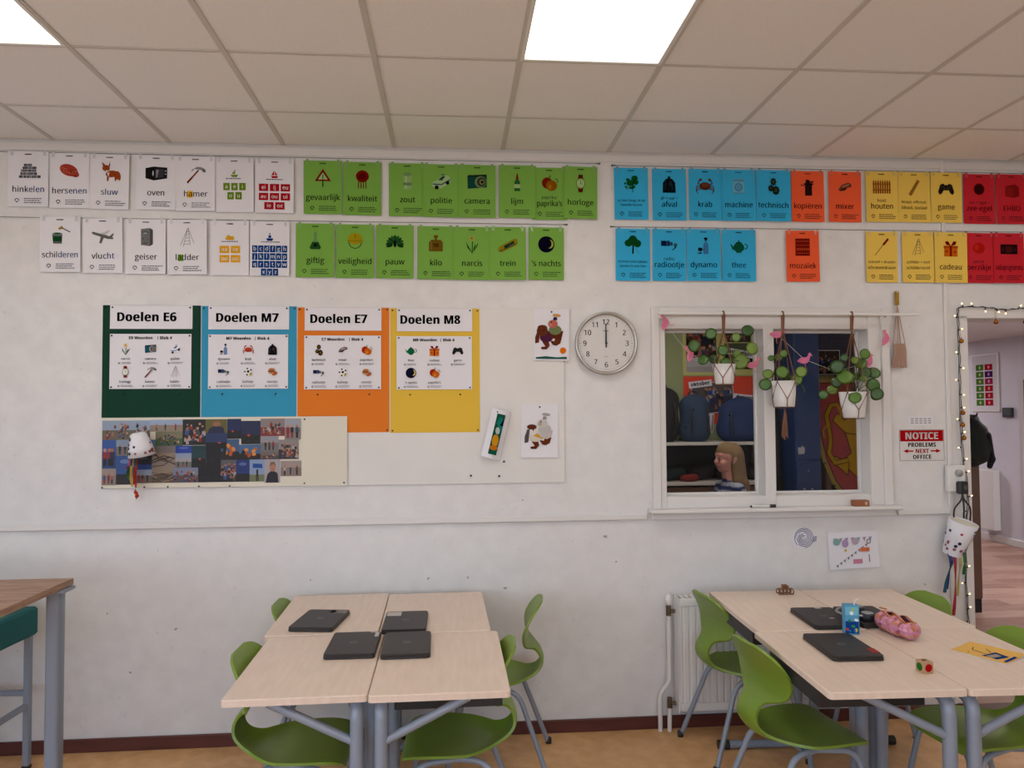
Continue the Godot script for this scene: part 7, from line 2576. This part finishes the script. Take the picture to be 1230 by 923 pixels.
# ---------------------------------------------------------------- the child walking past in the corridor
func build_person():
	var t := thing("person", "child with long light brown hair and striped blue top walking past behind the window", "person", Vector3(1.735, 0.0, -1.22), deg_to_rad(-84))
	var m := MB.new()
	var b := []
	# trunk
	b.append([Vector3(-0.055, 0.80, 0.0), Vector3(0.055, 0.80, 0.0), 0.095, 0.095])
	b.append([Vector3(0, 0.82, 0.0), Vector3(0, 0.98, 0.0), 0.095, 0.088])
	b.append([Vector3(-0.05, 1.08, 0.0), Vector3(0.05, 1.08, 0.0), 0.088, 0.088])
	b.append([Vector3(0, 0.98, 0.0), Vector3(0, 1.12, 0.0), 0.088, 0.092])
	b.append([Vector3(-0.11, 1.185, -0.01), Vector3(0.11, 1.185, -0.01), 0.048, 0.048])
	b.append([Vector3(0, 1.18, -0.01), Vector3(0, 1.30, 0.01), 0.048, 0.042])
	# legs, mid-stride
	for s in [-1.0, 1.0]:
		var st: float = 0.13 * s
		b.append([Vector3(s * 0.075, 0.78, 0.0), Vector3(s * 0.075, 0.42, st * 0.8 + 0.02), 0.078, 0.050])
		b.append([Vector3(s * 0.075, 0.42, st * 0.8 + 0.02), Vector3(s * 0.07, 0.10 + (0.03 if s < 0 else 0.0), st - (0.06 if s < 0 else -0.03)), 0.050, 0.034])
		b.append([Vector3(s * 0.07, 0.048 + (0.03 if s < 0 else 0.0), st - (0.08 if s < 0 else -0.01)), Vector3(s * 0.075, 0.036, st + 0.11 - (0.06 if s < 0 else 0.0)), 0.040, 0.034])
		# arms
		b.append([Vector3(s * 0.145, 1.18, -0.01), Vector3(s * 0.185, 0.97, -0.02 - st * 0.5), 0.042, 0.033])
		b.append([Vector3(s * 0.185, 0.97, -0.02 - st * 0.5), Vector3(s * 0.19, 0.79, 0.05 - st * 0.9), 0.033, 0.023])
	nets(m, b, 0.013, 0.035, true)
	# head on its own finer grid
	var h := []
	h.append([Vector3(0, 1.415, -0.012), Vector3(0, 1.425, 0.012), 0.082, 0.080])
	h.append([Vector3(0, 1.36, 0.03), Vector3(0, 1.335, 0.055), 0.055, 0.030])
	h.append([Vector3(-0.02, 1.33, 0.045), Vector3(0.02, 1.33, 0.045), 0.028, 0.028])
	h.append([Vector3(0, 1.25, -0.01), Vector3(0, 1.34, 0.0), 0.044, 0.046])
	h.append([Vector3(0, 1.405, 0.088), Vector3(0, 1.378, 0.103), 0.007, 0.011])
	h.append([Vector3(-0.009, 1.374, 0.094), Vector3(0.009, 1.374, 0.094), 0.008, 0.008])
	h.append([Vector3(-0.035, 1.428, 0.070), Vector3(0.035, 1.428, 0.070), 0.016, 0.016])
	h.append([Vector3(-0.016, 1.346, 0.080), Vector3(0.016, 1.346, 0.080), 0.0085, 0.0085])
	for s in [-1.0, 1.0]:
		h.append([Vector3(s * 0.084, 1.375, -0.004), Vector3(s * 0.090, 1.405, -0.012), 0.010, 0.014])
		h.append([Vector3(s * 0.045, 1.37, 0.06), Vector3(s * 0.03, 1.35, 0.065), 0.024, 0.02])
	nets(m, h, 0.0065, 0.012, true)
	# hands: palm, four fingers and a thumb, slightly curled
	for s in [-1.0, 1.0]:
		var st: float = 0.13 * s
		var w: Vector3 = Vector3(s * 0.19, 0.79, 0.05 - st * 0.9)
		var hb := []
		var pe := w + Vector3(0, -0.062, 0.008)
		for k in 4:
			var zz := -0.021 + k * 0.014
			hb.append([w + Vector3(0, -0.012, zz * 0.5), pe + Vector3(0, 0.0, zz), 0.015, 0.0105])
			var l: float = [0.042, 0.052, 0.055, 0.048][k]
			var kn := pe + Vector3(0, 0, zz * 1.1)
			var k2 := kn + Vector3(-s * 0.006, -l * 0.55, 0.002)
			hb.append([kn, k2, 0.0085, 0.0078])
			hb.append([k2, k2 + Vector3(-s * 0.018, -l * 0.42, 0.002), 0.0078, 0.0066])
		var tb := w + Vector3(0, -0.022, 0.018)
		hb.append([tb, tb + Vector3(-s * 0.008, -0.03, 0.024), 0.0105, 0.009])
		hb.append([tb + Vector3(-s * 0.008, -0.03, 0.024), tb + Vector3(-s * 0.014, -0.056, 0.026), 0.009, 0.0072])
		nets(m, hb, 0.004, 0.005, true)
	part(t, "body", m, mat_cloth())
	# hair: cap and long back lengths
	var hm := MB.new()
	var hb := []
	hb.append([Vector3(0, 1.432, -0.024), Vector3(0, 1.444, 0.010), 0.086, 0.080])
	hb.append([Vector3(0, 1.40, -0.045), Vector3(0, 1.20, -0.085), 0.075, 0.060])
	for s in [-1.0, 1.0]:
		hb.append([Vector3(s * 0.055, 1.42, -0.03), Vector3(s * 0.075, 1.25, -0.035), 0.045, 0.034])
		hb.append([Vector3(s * 0.075, 1.25, -0.035), Vector3(s * 0.07, 1.10, -0.05), 0.034, 0.020])
		hb.append([Vector3(s * 0.05, 1.22, -0.09), Vector3(s * 0.055, 1.04, -0.115), 0.045, 0.022])
	hb.append([Vector3(0, 1.20, -0.09), Vector3(0, 1.02, -0.12), 0.05, 0.022])
	nets(hm, hb, 0.010, 0.02)
	part(t, "hair", hm, mat("hair_brown", Color(0.50, 0.40, 0.27), 0.8))
	for s in [-1.0, 1.0]:
		var e := MB.new()
		e.sphere(Vector3(s * 0.031, 1.408, 0.0795), Vector3(0.0115, 0.008, 0.007), 10, 8)
		var eo := part(t, "eye", e, mat("eye_white", Color(0.75, 0.74, 0.72), 0.3))
		var ir := MB.new()
		ir.sphere(Vector3(s * 0.031, 1.408, 0.0855), Vector3(0.005, 0.005, 0.0025), 8, 6)
		part(eo, "iris", ir, mat("iris", Color(0.07, 0.05, 0.04), 0.2))
		var br := MB.new()
		br.tube([Vector3(s * 0.018, 1.424, 0.0875), Vector3(s * 0.045, 1.424, 0.080)], 0.0028, 6)
		part(t, "eyebrow", br, mat("brow", Color(0.30, 0.21, 0.14), 0.8))
	var mo := MB.new()
	mo.tube([Vector3(-0.018, 1.3455, 0.0865), Vector3(0, 1.344, 0.0895), Vector3(0.018, 1.3455, 0.0865)], 0.0038, 6)
	part(t, "mouth", mo, mat("lips", Color(0.46, 0.17, 0.16), 0.5))

func mat_cloth() -> StandardMaterial3D:
	var m := mat("body_tones", Color.WHITE, 0.7)
	m.vertex_color_use_as_albedo = true
	return m

# colours of the child's skin and clothes by place on the body
func person_tone(p: Vector3) -> Color:
	var skin := Color(0.80, 0.56, 0.49)
	if p.y < 0.085: return Color(0.55, 0.55, 0.57)
	if p.y < 0.80 and abs(p.x) < 0.165: return Color(0.06, 0.09, 0.18)
	if p.y > 1.242 + p.z * 0.25: return skin
	if abs(p.x) > 0.150 and p.y < 0.83: return skin
	return Color(0.60, 0.62, 0.68) if int(floor(p.y * 38.0 + p.z * 6.0)) % 2 == 0 else Color(0.08, 0.16, 0.34)
